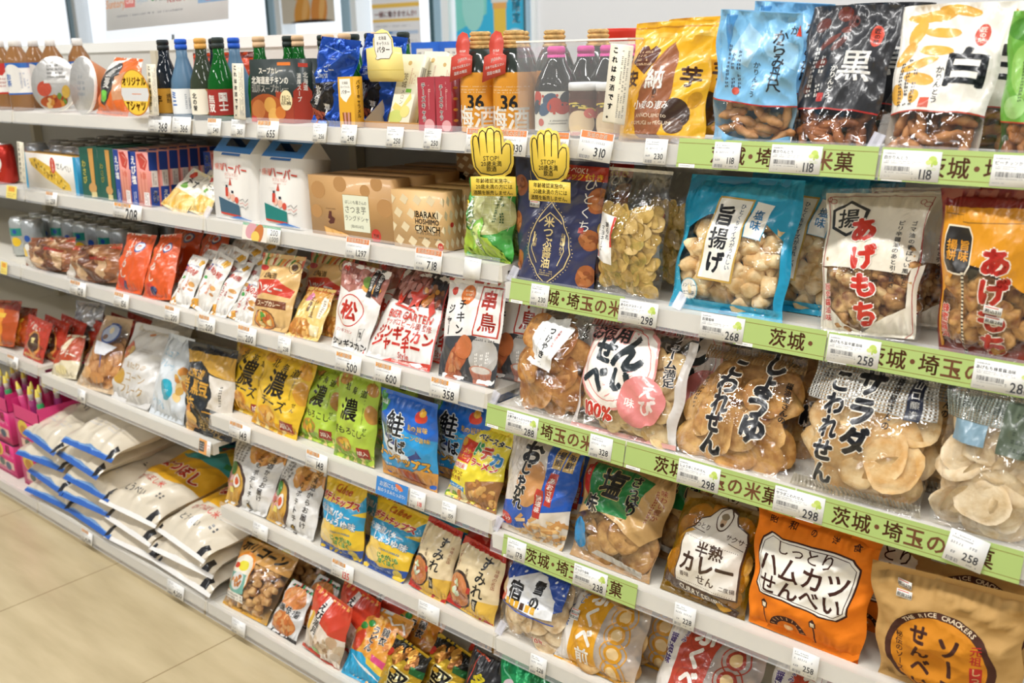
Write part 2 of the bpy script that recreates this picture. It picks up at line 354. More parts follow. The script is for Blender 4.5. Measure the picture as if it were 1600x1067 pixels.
def bag(name, label, cat, P, art, base='W', t=.05, kind='pillow', film=None, back=None, group=None, pieces=None, seal=None, wr=.0022, gu=18, gv=22, bodymat=None, zig=True, parts=None, rz=0, sag=0, body='bag_body'):
    """one snack bag: an Empty at its base > bag body with its print, top seal, contents"""
    SEED[0] += 1; sd = SEED[0]; w, h, tw = P[3], P[4], P[7]
    S, front = surf(w, h, t, tw, kind, sd, wr, sag); film = film or FILM(); bm_ = bodymat or film
    mb = MB(); us = np.linspace(0, 1, gu+1); vs = np.linspace(0, 1, gv+1); U, V = np.meshgrid(us, vs)
    p, n = front(U.ravel(), V.ravel()); k = gu+1
    q = [t_ for j in range(gv) for i in range(gu) for t_ in ((j*k+i, j*k+i+1, (j+1)*k+i+1), (j*k+i, (j+1)*k+i+1, (j+1)*k+i))]
    PG = p.reshape(gv+1, gu+1, 3)
    def onfilm(u, v):                                           # a point of the film between its grid points
        a, b = u*gu, v*gv; i = np.clip(np.floor(a+1e-9), 0, gu-1).astype(int); j = np.clip(np.floor(b+1e-9), 0, gv-1).astype(int); a = (a-i)[:, None]; b = (b-j)[:, None]
        p00, p10, p01, p11 = PG[j, i], PG[j, i+1], PG[j+1, i], PG[j+1, i+1]
        return np.where(a >= b, p00+(p10-p00)*a+(p11-p10)*b, p00+(p11-p01)*a+(p01-p00)*b), front(u, v)[1]
    mb.add(p, q, bm_, col(base), n, True)
    pb = S(U.ravel(), V.ravel(), 1); mb.add(pb, [f[::-1] for f in q], film if back else bm_, col(back or base), None, True)
    if art:
        A = Art(w, h); art(A); A.onto(mb, onfilm, film, gu, gv)
    root = thing(name, label, cat, group=group); o = child(mb.build(body, root), root)
    if seal:                                                    # crimped strip along the top edge
        c0, c1, hh = seal; ms = MB(); n = 40; vv = []; cs = []; ff = []
        for i in range(n+1):
            u = i/n; x = (u-.5)*w*tw; y = -.0016-(.0009 if i % 2 else 0)
            for z in (h-.001, h-.001-hh, h-hh*.5): vv.append((x, y, z))
        for i in range(n):
            a = 3*i; ff += [(a+1, a+4, a+5, a+2), (a+2, a+5, a+3, a)]; cs += [col(c0 if i % 2 else c1)]*2
        ms.add(vv, ff, film, cs, None, False)
        vb = [(x, 0.0012, z) for x in (-w*tw/2, w*tw/2) for z in (h-hh, h-.001)]; ms.add(vb, [(0, 1, 3, 2)], film, col(c0)); child(ms.build('seal_strip', root), root)
    if pieces:
        kind_, n, v0, v1, size, cols = pieces[:6]; fill(root, S, kind_, n, v0, v1, size, cols, t, sd, wr, pieces[6] if len(pieces) > 6 else 'rice_cracker', pieces[7] if len(pieces) > 7 else .45)
    if parts: parts(root, S, front)
    place(root, P, 0, rz); return root
# food pieces -------------------------------------------------------
PM = {}
def foodmat(c, dark): 
    def fn(m, n, l, b):
        c3 = col(c); d3 = col(dark); b.inputs['Roughness'].default_value = .5; b.inputs['Specular IOR Level'].default_value = .35
        bp, t = bump(n, l, b, 170, .5, .002, 4); oi = n.new('ShaderNodeTexNoise'); tc = n.new('ShaderNodeTexCoord'); l.new(tc.outputs['Object'], oi.inputs[0]); oi.inputs['Scale'].default_value = 55; oi.inputs['Detail'].default_value = 3
        rp = n.new('ShaderNodeValToRGB'); e = rp.color_ramp.elements; e[0].position = .38; e[1].position = .62; e[0].color = (*d3, 1); e[1].color = (*c3, 1)
        l.new(oi.outputs[0], rp.inputs[0]); l.new(rp.outputs[0], b.inputs['Base Color'])
    return mat('baked_'+c+dark, fn)
def piece_mesh(kind, size, cols, var):
    key = (kind, size, cols, var)
    if key in PM: return PM[key]
    r = np.random.RandomState(var*17+len(kind)); mb = MB(); m = foodmat(*cols[var % len(cols)])
    if kind in ('disc', 'chip'):
        n, R = 20, 5; vs = []; tk = size*(.07 if kind == 'chip' else .1); a1, a2 = r.uniform(-.13, .13, 2); cut = r.uniform(0, 6.28) if (var % 2 and kind == 'chip') else None
        for sd in (-1, 1):
            for j in range(R+1):
                for i in range(n):
                    a = 2*PI*i/n; rr = size*(j/R)*(1+.05*math.sin(3*a+var)+.03*math.sin(5*a))
                    if cut is not None: rr *= min(1, .62/max(.3, math.cos(a-cut)) if math.cos(a-cut) > .62 else 1)
                    x, z = rr*math.cos(a), rr*math.sin(a)
                    y = sd*tk*(1-(j/R)**6)**.5+size*(a1*(x/size)**2+a2*(x/size)*(z/size)+.035*math.sin(5*x/size+var)*math.sin(4*z/size)*.5); vs.append((x, y, z))
        fs = []
        for sd in (0, 1):
            o = sd*(R+1)*n
            for j in range(R):
                for i in range(n): f = (o+j*n+i, o+j*n+(i+1) % n, o+(j+1)*n+(i+1) % n, o+(j+1)*n+i); fs.append(f if not sd else f[::-1])
        fs += [(R*n+i, R*n+(i+1) % n, (2*R+1)*n+(i+1) % n, (2*R+1)*n+i) for i in range(n)]
        mb.add(vs, fs, m, (.8, .6, .3), None, True)
    elif kind in ('stick', 'straw'):
        n, R = 8, 9; L = size*(2.6 if kind == 'stick' else 4.2); rad = size*(.40 if kind == 'stick' else .3); vs = []; b1, b2 = r.uniform(-.25, .25, 2)
        for j in range(R+1):
            s = j/R; e = max(.15, 1-(abs(2*s-1))**5)**.5*(1+.14*math.sin(17*s+var)); cx = (s-.5)*L
            for i in range(n): a = 2*PI*i/n; vs.append((cx, rad*e*math.cos(a)+b1*L*(s-.5)**2*2, rad*e*math.sin(a)+b2*L*(s-.5)**2*2))
        fs = [(j*n+i, j*n+(i+1) % n, (j+1)*n+(i+1) % n, (j+1)*n+i) for j in range(R) for i in range(n)]+[list(range(n-1, -1, -1)), [R*n+i for i in range(n)]]
        mb.add(vs, fs, m, (.8, .6, .3), None, True)
    else:                                                       # chunk
        n, R = 12, 8; vs = []; ph = r.uniform(0, 6.28, 6); ax = r.uniform(.75, 1.3, 3)
        for j in range(R+1):
            th = PI*j/R
            for i in range(n):
                a = 2*PI*i/n; d = np.array([math.sin(th)*math.cos(a), math.sin(th)*math.sin(a), math.cos(th)])
                q = np.sign(d)*np.abs(d)**(.7); rr = 1+.16*math.sin(3*a+ph[0])*math.sin(th)**2+.14*math.sin(4*th+ph[1]); vs.append(tuple(q*ax*size*rr*.8))
        fs = [(j*n+i, j*n+(i+1) % n, (j+1)*n+(i+1) % n, (j+1)*n+i) for j in range(R) for i in range(n)]
        mb.add(vs, fs, m, (.8, .6, .3), None, True)
    PM[key] = mb.mesh(kind); return PM[key]
def fill(root, S, kind, n, v0, v1, size, cols, t, sd, wr, nm, tilt):
    r = random.Random(sd*3+1); flat = kind in ('disc', 'chip'); pts = []
    for i in range(n):
        best = None
        for _ in range(14):
            u, v = r.uniform(.12, .88), r.uniform(v0, v1); p = S(u, v, -1); thick = float(S(u, v, 1)[1]-p[1])
            d = min([abs(p[0]-q[0])+abs(p[2]-q[2]) for q in pts] or [9])*min(1, thick/(t*.6))
            if best is None or d > best[0]: best = (d, u, v, p, thick)
        d, u, v, p, thick = best; pts.append(p); layer = i % 3 if flat else (i % 5 > 2)
        lim = size*(.8 if flat else .7); x = float(np.clip(p[0], S(0.0, v, -1)[0]+lim, S(1.0, v, -1)[0]-lim)); z = max(float(p[2]), lim)
        if flat: y = float(p[1])+size*size/.12+.002+wr*2+size*tilt*.12+layer*size*.2
        else: y = float(p[1])+size*1.0+wr+layer*size*1.2
        y = min(y, float(p[1])+thick*.75)
        a = S(min(u+.03, .97), v, -1)-S(max(u-.03, .03), v, -1); b = S(u, min(v+.03, .97), -1)-S(u, max(v-.03, .03), -1); nn = Vector(np.cross(a, b)).normalized()
        o = bpy.data.objects.new(nm, piece_mesh(kind, size, cols, r.randrange(5))); C.objects.link(o); child(o, root); o.location = (x, y, z)
        if flat:
            k = tilt*(.22 if layer == 0 else .7); q = Vector((0, -1, 0)).rotation_difference((nn*.6+Vector((0, -.4, 0))+Vector((r.uniform(-k, k), 0, r.uniform(-k, k)))).normalized()); o.rotation_euler = (q.to_matrix() @ Matrix.Rotation(r.uniform(0, 6.28), 3, 'Y')).to_euler()
        elif kind in ('stick', 'straw'): o.rotation_euler = (r.uniform(-.3, .3), r.uniform(0, 6.28), r.uniform(-.2, .2))
        else: o.rotation_euler = (r.uniform(0, 6), r.uniform(0, 6), r.uniform(0, 6))
# ------------------------------------------------------------------ cartons
def planar(org, ax, up, nrm):
    org, ax, up, nrm = [np.array(q, float) for q in (org, ax, up, nrm)]
    return lambda u, v: (org+np.outer(u, ax)+np.outer(v, up), np.tile(nrm, (len(np.atleast_1d(u)), 1)))
def carton(name, label, cat, P, dep, c, front=None, side=None, top=None, group=None, csid=None, ctop=None, m=None, rz=0, body='carton_body'):
    w, h = P[3], P[4]; m = m or CARD(); mb = MB(); tw = P[7]; c3 = col(c)
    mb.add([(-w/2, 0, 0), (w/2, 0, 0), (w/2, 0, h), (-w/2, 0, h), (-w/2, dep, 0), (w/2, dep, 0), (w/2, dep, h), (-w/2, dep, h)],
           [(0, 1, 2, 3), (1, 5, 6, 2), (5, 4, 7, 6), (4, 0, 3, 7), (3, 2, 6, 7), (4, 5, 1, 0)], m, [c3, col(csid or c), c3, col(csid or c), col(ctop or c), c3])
    if front: A = Art(w, h); front(A); A.onto(mb, planar((-w/2, 0, 0), (w, 0, 0), (0, 0, h), (0, -1, 0)), m)
    if side: A = Art(dep, h); side(A); A.onto(mb, planar((w/2, 0, 0), (0, dep, 0), (0, 0, h), (1, 0, 0)), m)
    if top: A = Art(w, dep); top(A); A.onto(mb, planar((-w/2, 0, h), (w, 0, 0), (0, dep, 0), (0, 0, 1)), m)
    o = mb.build(name); tag(o, label, cat, group); place(o, P, 0, rz); return o
def panel(mb, w, h, art, org=(0, 0, 0), m=None, ax=(1, 0, 0), up=(0, 0, 1), nrm=(0, -1, 0), base=.0002):
    A = Art(w, h); art(A); ax = np.array(ax, float)*w; up = np.array(up, float)*h
    A.onto(mb, planar(np.array(org, float)-ax/2, ax, up, nrm), m or PAPER(), base=base)
def wrap_art(mb, w, h, art, r, z0, m, mid=-PI/2, gu=14):
    "artwork bent round a cylinder of radius r"
    A = Art(w, h); art(A); half = w/r/2
    def fn(u, v):
        a = mid+(u-.5)*2*half; n = np.stack([np.cos(a), np.sin(a), np.zeros_like(a)], 1); return np.stack([r*np.cos(a), r*np.sin(a), z0+v*h], 1), n
    A.onto(mb, fn, m, gu, 1)
# where each pack stands: x, y, z, width, height, lean, roll, top width
PL = {'annou': (0.296, 0.030, 1.199, 0.148, 0.172, 12.9, -0.3, 0.89),
      'bluebag': (0.443, 0.030, 1.199, 0.122, 0.177, -5.1, 4.7, 1.01),
      'black': (0.554, 0.030, 1.199, 0.109, 0.187, 17.2, 1.4, 1.13),
      'white': (0.683, 0.030, 1.199, 0.111, 0.184, 18.1, -0.1, 1.20),
      'green': (0.815, 0.030, 1.199, 0.109, 0.165, 0.4, -1.1, 0.95),
      'navy': (0.091, 0.035, 0.953, 0.161, 0.212, 5.0, 0.6, 1.20),
      'arare': (0.236, 0.035, 0.953, 0.122, 0.202, 5.3, 0.5, 1.11),
      'umaage': (0.408, 0.035, 0.953, 0.187, 0.203, 16.7, -0.6, 1.00),
      'agemochi': (0.622, 0.035, 0.953, 0.134, 0.202, 17.7, -4.7, 1.23),
      'agehoney': (0.772, 0.035, 0.953, 0.113, 0.210, -1.8, -2.5, 1.07),
      'tsuke': (0.103, -0.017, 0.740, 0.143, 0.186, 16.8, 1.9, 0.94),
      'senbei': (0.264, -0.017, 0.740, 0.196, 0.182, 22.8, -1.4, 1.03),
      'shoyu': (0.448, -0.017, 0.740, 0.190, 0.180, 31.1, -0.6, 0.82),
      'salad': (0.641, -0.017, 0.740, 0.184, 0.182, 16.4, 0.3, 0.92),
      'curl': (0.813, -0.017, 0.740, 0.141, 0.182, 6.5, 0.5, 1.00),
      'ojaga': (0.074, -0.017, 0.500, 0.143, 0.182, 16.1, 0.9, 1.14),
      'shio': (0.241, -0.017, 0.500, 0.163, 0.180, 23.6, -0.0, 1.12),
      'curry': (0.417, -0.017, 0.500, 0.153, 0.165, 21.6, 0.4, 0.87),
      'ham': (0.583, -0.017, 0.500, 0.174, 0.185, 7.7, 1.1, 1.08),
      'sauce': (0.786, -0.017, 0.500, 0.178, 0.175, -1.4, -4.2, 1.12),
      'yuki': (0.066, -0.016, 0.285, 0.168, 0.138, 18.7, -0.9, 0.96),
      'fukube': (0.208, -0.016, 0.285, 0.173, 0.133, 30.7, -1.9, 0.95),
      'fukured': (0.412, -0.016, 0.285, 0.172, 0.141, 30.2, 1.3, 1.02),
      'fukured2': (0.597, -0.016, 0.285, 0.153, 0.147, 32.6, -1.0, 1.01),
      'greenbag': (0.105, -0.078, 0.050, 0.168, 0.209, 15.9, -4.6, 1.02),
      'happy': (-0.660, -0.015, 0.763, 0.126, 0.167, 22.4, -2.7, 1.19),
      'mame': (-0.550, -0.015, 0.763, 0.112, 0.118, 37.4, -2.4, 0.78),
      'matsu': (-0.398, -0.015, 0.763, 0.102, 0.174, 19.8, 2.2, 1.45),
      'bier': (-0.261, -0.015, 0.763, 0.188, 0.188, 31.9, 0.4, 0.67),
      'tori': (-0.075, -0.015, 0.763, 0.137, 0.186, 16.1, -2.3, 1.02),
      'cheese1': (-0.827, 0.018, 0.521, 0.169, 0.160, 19.4, 0.8, 1.08),
      'cheese2': (-0.684, -0.012, 0.521, 0.166, 0.175, 20.6, 3.0, 1.11),
      'greenA': (-0.559, 0.008, 0.521, 0.130, 0.164, 22.5, -0.0, 0.81),
      'greenB': (-0.409, -0.012, 0.521, 0.125, 0.179, 12.2, -1.8, 1.02),
      'sake': (-0.240, -0.012, 0.521, 0.158, 0.180, 2.2, 0.9, 1.00),
      'baby': (-0.079, -0.012, 0.521, 0.131, 0.150, 25.5, 0.9, 0.87),
      'rchip1': (-0.830, -0.013, 0.284, 0.165, 0.166, 26.4, -2.2, 1.26),
      'rchip2': (-0.658, -0.013, 0.284, 0.179, 0.155, 24.4, 1.3, 0.81),
      'cal1': (-0.474, -0.013, 0.284, 0.144, 0.163, 12.2, -1.0, 0.93),
      'cal2': (-0.339, -0.013, 0.284, 0.125, 0.148, 27.8, 0.6, 1.28),
      'sumire1': (-0.208, -0.013, 0.284, 0.110, 0.151, 20.3, 4.7, 0.91),
      'sumire2': (-0.090, -0.013, 0.284, 0.129, 0.143, 14.7, 6.3, 0.87),
      'poly': (-0.780, -0.078, 0.050, 0.175, 0.169, 36.4, -2.1, 1.22),
      'kabuki': (-0.634, -0.078, 0.050, 0.109, 0.125, 35.5, 1.3, 0.75),
      'mangetsu': (-0.491, -0.078, 0.050, 0.131, 0.152, 14.8, 7.1, 0.97),
      'udon': (-0.355, -0.078, 0.050, 0.123, 0.157, 38.7, -2.4, 1.23),
      'kata1': (-0.261, -0.078, 0.050, 0.103, 0.121, 29.5, 6.6, 1.08),
      'kata2': (-0.258, -0.018, 0.050, 0.111, 0.105, 38.4, 2.0, 1.08),
      'ta': (-0.038, -0.078, 0.050, 0.101, 0.187, 19.0, 1.0, 0.80),
      'ika1': (-1.253, -0.015, 0.763, 0.123, 0.154, 23.8, -2.8, 1.11),
      'ika2': (-1.121, -0.015, 0.763, 0.127, 0.170, 27.7, -8.5, 0.75),
      'kaki1': (-1.017, -0.015, 0.763, 0.087, 0.131, 33.2, 1.5, 0.78),
      'kaki2': (-0.932, -0.015, 0.763, 0.083, 0.146, 29.9, 10.8, 0.93),
      'kaki3': (-0.855, -0.015, 0.763, 0.067, 0.144, 39.1, -0.5, 1.13),
      'kaki4': (-0.774, -0.015, 0.763, 0.096, 0.112, 36.9, 7.4, 0.74),
      'brown1': (-1.696, -0.015, 0.763, 0.273, 0.097, 21.8, -6.3, 0.96),
      'brown2': (-1.445, -0.015, 0.763, 0.267, 0.103, 21.6, -7.6, 0.95),
      'cookie': (-1.707, -0.013, 0.444, 0.146, 0.131, 30.7, -7.3, 0.75),
      'clearblue': (-1.523, -0.013, 0.444, 0.200, 0.216, 30.6, -3.7, 0.73),
      'corn1': (-1.332, -0.013, 0.444, 0.197, 0.221, 30.4, -1.6, 1.09),
      'corn2': (-1.149, -0.013, 0.444, 0.168, 0.217, 20.2, -0.7, 0.74),
      'monaka': (-0.957, -0.013, 0.444, 0.199, 0.223, 12.1, -2.8, 1.04),
      'redpack': (-1.896, -0.013, 0.463, 0.128, 0.128, 18.9, 2.7, 1.25),
      'orangeA': (-2.163, -0.013, 0.463, 0.262, 0.147, 23.3, -6.6, 0.94),
      'orangeB': (-2.102, 0.027, 0.463, 0.184, 0.125, 23.6, -4.8, 0.99),
      'whitebox': (-1.692, 0.032, 0.981, 0.313, 0.103, 1.5, 0.1, 0.95),
      'gbox1': (-1.465, 0.032, 0.981, 0.096, 0.134, 4.0, -4.3, 1.01),
      'gbox2': (-1.377, 0.032, 0.981, 0.079, 0.135, 2.4, -0.4, 1.02),
      'pbox1': (-1.298, 0.032, 0.981, 0.073, 0.133, 1.4, 1.2, 1.07),
      'pbox2': (-1.214, 0.032, 0.981, 0.088, 0.132, 3.6, -1.3, 1.04),
      'chz1': (-1.078, 0.032, 0.981, 0.130, 0.118, 43.3, 12.0, 0.79),
      'chz2': (-0.968, 0.032, 0.981, 0.086, 0.101, 35.1, 9.1, 0.71),
      'harbor1': (-0.820, 0.032, 0.981, 0.143, 0.149, 9.2, 0.6, 0.97),
      'harbor2': (-0.652, 0.032, 0.981, 0.145, 0.147, 13.1, -0.1, 0.99),
      'satsuma': (-0.419, 0.032, 0.981, 0.246, 0.121, 0.2, -1.2, 1.01),
      'hoshi': (-0.227, 0.032, 0.981, 0.135, 0.108, 0.3, -1.7, 1.00),
      'melon': (-0.054, 0.032, 0.981, 0.110, 0.138, 7.1, 1.4, 1.01),
      'orangeramen': (-1.304, 0.030, 1.199, 0.158, 0.149, 24.4, 2.6, 0.92),
      'curry1': (-0.657, 0.040, 1.199, 0.145, 0.127, 5.8, -0.4, 1.12),
      'bluefoil': (-0.473, 0.030, 1.199, 0.082, 0.168, 13.7, 5.9, 1.53),
      'bbox': (-0.388, 0.015, 1.199, 0.044, 0.093, 3.0, -1.5, 0.99),
      'melonbox1': (-0.300, 0.060, 1.199, 0.056, 0.138, 19.1, 1.5, 1.01),
      'melonbox2': (-0.230, 0.100, 1.199, 0.047, 0.128, 11.2, 0.4, 1.04),
      'cara1': (-0.190, 0.030, 1.199, 0.042, 0.092, 3.9, -2.3, 1.06),
      'cara2': (-0.147, 0.030, 1.199, 0.038, 0.092, 4.9, -2.6, 1.02)}
# ------------------------------------------------------------------ the room
def m_floor():
    def fn(m, n, l, b):
        tc = n.new('ShaderNodeTexCoord'); sep = n.new('ShaderNodeSeparateXYZ'); l.new(tc.outputs['Object'], sep.inputs[0])
        def mth(op, a, b_=None):
            q = n.new('ShaderNodeMath'); q.operation = op
            for i, x in enumerate((a, b_)):
                if x is None: continue
                if isinstance(x, (int, float)): q.inputs[i].default_value = x
                else: l.new(x, q.inputs[i])
            return q.outputs[0]
        def joint(axis, off):
            a = mth('DIVIDE', mth('ADD', sep.outputs[axis], off), .5605); return mth('LESS_THAN', mth('ABSOLUTE', mth('SUBTRACT', mth('FRACT', a), .5)), .0028)
        j = mth('MAXIMUM', joint(0, 1.351+.5605*6.5), joint(1, .083+.5605*10.5))
        mp = n.new('ShaderNodeMapping'); mp.inputs['Scale'].default_value = (1.2, 6, 1); l.new(tc.outputs['Object'], mp.inputs[0])
        t = n.new('ShaderNodeTexNoise'); t.inputs['Scale'].default_value = 3; t.inputs['Detail'].default_value = 5; l.new(mp.outputs[0], t.inputs[0])
        rp = n.new('ShaderNodeValToRGB'); e = rp.color_ramp.elements; e[0].position = .35; e[1].position = .7; e[0].color = (*lin('bdac88'), 1); e[1].color = (*lin('cebd98'), 1); l.new(t.outputs[0], rp.inputs[0])
        mx = n.new('ShaderNodeMix'); mx.data_type = 'RGBA'; l.new(j, mx.inputs[0]); l.new(rp.outputs[0], mx.inputs[6]); mx.inputs[7].default_value = (*lin('8f7b58'), 1); l.new(mx.outputs[2], b.inputs['Base Color'])
        b.inputs['Roughness'].default_value = .22; b.inputs['Specular IOR Level'].default_value = .45
    return mat('floor_tile', fn)
mb = MB(); mb.box(-9, 4, -6, 3.2, -.1, 0, m_floor()); struct(mb.build('floor'))
WALLM = solid('wall_paint', 'e6e8ec', .7); FRAMEM = solid('window_frame_blue', '9fc0d6', .4); FRAMED = solid('window_frame_dark', '3f5f6a', .4); FRAMEW = solid('window_frame_white', 'eef4f8', .4)
mb = MB(); mb.box(-2.37, 4, 3.0, 3.1, 0, 3.2, WALLM); mb.box(-9, -2.37, 3.0, 3.1, 0, .45, WALLM); mb.box(-9, -2.37, 3.0, 3.1, 2.7, 3.2, WALLM); struct(mb.build('wall_back'))
GP = mat('window_glass', clear_fn(.12, .02, 0.01, 3))
for k, (a, b) in enumerate([(-8.9, -7.44), (-7.28, -4.69), (-4.53, -3.92), (-3.78, -3.15), (-3.0, -2.45)]):
    w = MB(); w.box(a-.02, b+.02, 3.03, 3.08, .45, .5, FRAMEM); w.box(a-.02, b+.02, 3.03, 3.08, 2.65, 2.7, FRAMEM); w.box(a, b, 3.05, 3.056, .5, 2.65, GP); struct(w.build('window_%d' % (k+1)))
for k, (a, b) in enumerate([(-7.44, -7.28), (-4.69, -4.53), (-3.92, -3.78), (-3.15, -3.0), (-2.45, -2.37)]):
    w = MB(); s = b-a; w.box(a, a+s*.3, 2.98, 3.1, .45, 2.7, FRAMED if k not in (2,) else FRAMEM); w.box(a+s*.3, a+s*.62, 2.97, 3.1, .45, 2.7, FRAMEM); w.box(a+s*.62, b, 2.98, 3.1, .45, 2.7, FRAMEW); struct(w.build('trim_%d' % (k+1)))
# posters on the window glass (readable pictures become plain look-alikes)
def poster(name, label, x0, x1, z0, z1, art, y=3.02):
    mb = MB(); w, h = x1-x0, z1-z0; m = PAPER(); mb.box(-w/2, w/2, 0, .004, 0, h, m, col('W')); panel(mb, w, h, art, (0, 0, 0), m); o = mb.build(name, None, (x0+w/2, y, z0)); return tag(o, label, 'poster')
def art_fried(A):
    A.R(0, 0, 100, 100, 'd9d2c4'); A.E(40, 60, 60, 30, 'cdb48a'); A.E(45, 60, 15, 42, 'e2a04a', rot=-25); A.E(30, 66, 10, 22, 'eab860', rot=15); A.E(75, 62, 15, 40, 'e0954a', rot=-18); A.E(80, 66, 5, 24, 'efba72', rot=-18); A.E(50, 62, 5, 26, 'efba72', rot=-25)
    A.E(40, 10, 15, 22, 'e2a04a', rot=-18); A.E(72, 12, 15, 24, 'e0954a', rot=-14); A.E(46, 14, 5, 18, 'efba72', rot=-18); A.E(78, 16, 5, 18, 'efba72', rot=-14); A.E(58, -1, 44, 5, '2a2426')
poster('food_poster', 'poster with golden fried snacks on the window behind the shelf', -4.5, -3.97, 1.525, 2.1, art_fried, 2.97)
def art_notice(A):
    A.R(0, 0, 100, 100, 'eef0f6'); A.R(0, 72, 100, 78, 'f0c860'); A.R(0, 52, 100, 56, 'f0c860'); A.T('一緒に働きませんか?', 50, 63, 9.5, 'd8503c', .03); A.M(6, 44, 80, 48, 1, '8890a0'); A.R(4, 34, 96, 39, 'bcd0ec'); A.R(30, 35, 42, 38, '3a80c8'); A.M(6, 6, 94, 31, 6, 'a8aebe')
poster('notice_sheet', 'white paper notice with red headline on the window', -3.68, -3.27, 1.30, 1.70, art_notice)
def art_drink(A):
    A.R(0, 0, 100, 100, '3cb4e0'); A.P([(0, 30), (45, 50), (48, 100), (0, 100)], '7ecfc8'); A.E(26, 60, 16, 26, '9ad8d4'); A.R(55, 0, 72, 62, 'e2c050'); A.R(54, 55, 73, 62, 'e0a860'); A.R(52, 62, 75, 100, 'd8d8d4'); A.T('夏', 86, 70, 14, 'dff2fa', .03); A.T('限定', 86, 50, 11, 'dff2fa', .03, v=True); A.E(84, 26, 10, 5, 'c8e4f4')
poster('drink_poster', 'blue poster showing a yellow drink glass behind the straw-capped bottles', -2.98, -2.46, 1.3, 1.75, art_drink)
# ------------------------------------------------------------------ gondola shelving
MET = solid('cream_shelf_metal', 'e2ddd1', .42, 0, .5); MET2 = solid('grey_back_panel', 'cfcdc6', .5); WHT = solid('white_cap_rail', 'f1f0ea', .4); BRK = solid('bracket_metal', 'cfc6ae', .45)
LV = {'1': (0, 1.169), '2': (.002, .951), '3': (-.045, .733), '4B': (-.043, .414), '4A': (-.043, .433), '4C': (-.042, .491), '5C': (-.043, .254), 'D2': (.005, .923), 'D3': (-.047, .710), 'D4': (-.047, .470), 'D5': (-.046, .255), 'base': (-.108, .020)}
TILT = .009
def railpt(row, X, s, out=0): y, z = LV[row]; return (X, y-.005+TILT*s-out, z-.001+.043*s)
BAYS = [('far left bay of drinks at the end of the gondola', -3.6, -2.7, ['1', '2', '3', '4A', 'base'], 1.385), ('bay of cans and pink cartons on the left', -2.7, -1.8, ['1', '2', '3', '4A', 'base'], 1.385),
        ('bay with stacked rice sacks on its bottom board', -1.8, -.9, ['1', '2', '3', '4B', 'base'], 1.385), ('middle bay of kraft boxes and crisps', -.9, 0, ['1', '2', '3', '4C', '5C', 'base'], 1.20), ('right bay with green printed banner strips', 0, .9, ['1', 'D2', 'D3', 'D4', 'D5', 'base'], 1.20)]
for desc, x0, x1, rows, top in BAYS:
    root = thing('gondola_shelf', 'cream metal gondola shelving, ' + desc, 'shelf', (x0, 0, 0), group=None)
    W = x1-x0; p = MB(); p.box(.004, W-.004, .47, .485, .02, top, MET2); child(p.build('back_panel', root), root)
    if top > 1.35: p = MB(); p.box(0, W+(.035 if x1 > -1 else 0), .462, .52, top-.03, top, WHT); child(p.build('cap_rail', root), root)
    p = MB(); p.box(.001, .029, .44, .469, 0, top-.03, BRK); child(p.build('upright_post', root), root)
    p = MB(); p.box(.002, W-.002, -.085, .47, 0, .018, BRK); child(p.build('base_plinth', root), root)
    for r in rows:
        y, z = LV[r]; p = MB(); p.box(.002, W-.002, y+.007, .468, z+.024, z+.029, MET); p.box(.002, W-.002, y+.007, y+.022, z+.001, z+.024, MET); p.box(.002, W-.002, y+.022, .468, z+.018, z+.024, MET)
        sb = child(p.build('shelf_board', root), root)
        if r != 'base':
            for bx in (.016, W-.022): q = MB(); q.add([(bx, .46, z+.018), (bx, y+.1, z+.018), (bx, .46, z-.05), (bx+.006, .46, z+.018), (bx+.006, y+.1, z+.018), (bx+.006, .46, z-.05)], [(0, 1, 2), (5, 4, 3), (0, 3, 4, 1), (1, 4, 5, 2), (2, 5, 3, 0)], BRK); child(q.build('bracket', root), sb)
        g = .004; p = MB(); y0, z0 = y-.0035, z-.001; y1, z1 = y0+TILT, z0+.043
        for q0, q1 in ((g, W-g),):
            prof = [(y0+.004, z0), (y0, z0), (y1, z1), (y1+.003, z1), (y0+.0035, z0+.004)]
            vs = [(xx, *pt) for xx in (q0, q1) for pt in prof[:4]]
            p.add(vs, [(0, 1, 5, 4), (1, 2, 6, 5), (2, 3, 7, 6)], RAIL())
        child(p.build('price_rail', root), root)
# ------------------------------------------------------------------ price tags, banner strips
def railcard(name, label, cat, row, X, w, art, h=.036, s=.06, out=.0012, c='f6f5f1', m=None, rot=0, group=None, th=.0004):
    "card of width w in the rail of a shelf, bottom edge s up the rail"
    up = np.array([0, TILT, .043]); up /= np.linalg.norm(up); nrm = np.array([0, -up[2], up[1]]); r = math.radians(rot); ax = np.array([math.cos(r), 0, 0])+up*math.sin(r); u2 = up*math.cos(r)-np.array([math.sin(r), 0, 0])
    m = m or CARD(); mb = MB(); q = [s1*w/2*ax+s2*h*u2+nrm*d for d in (0, -th) for s1, s2 in ((-1, 0), (1, 0), (1, 1), (-1, 1))]
    mb.add(q, [(0, 1, 2, 3), (7, 6, 5, 4), (0, 4, 5, 1), (1, 5, 6, 2), (2, 6, 7, 3), (3, 7, 4, 0)], m, col(c)); A = Art(w, h); art(A); A.onto(mb, planar(-w/2*ax, w*ax, h*u2, nrm), m, base=.0001)
    o = mb.build(name); x, y, z = railpt(row, X, s, out); o.location = (x, y, z); return tag(o, label, cat, group)
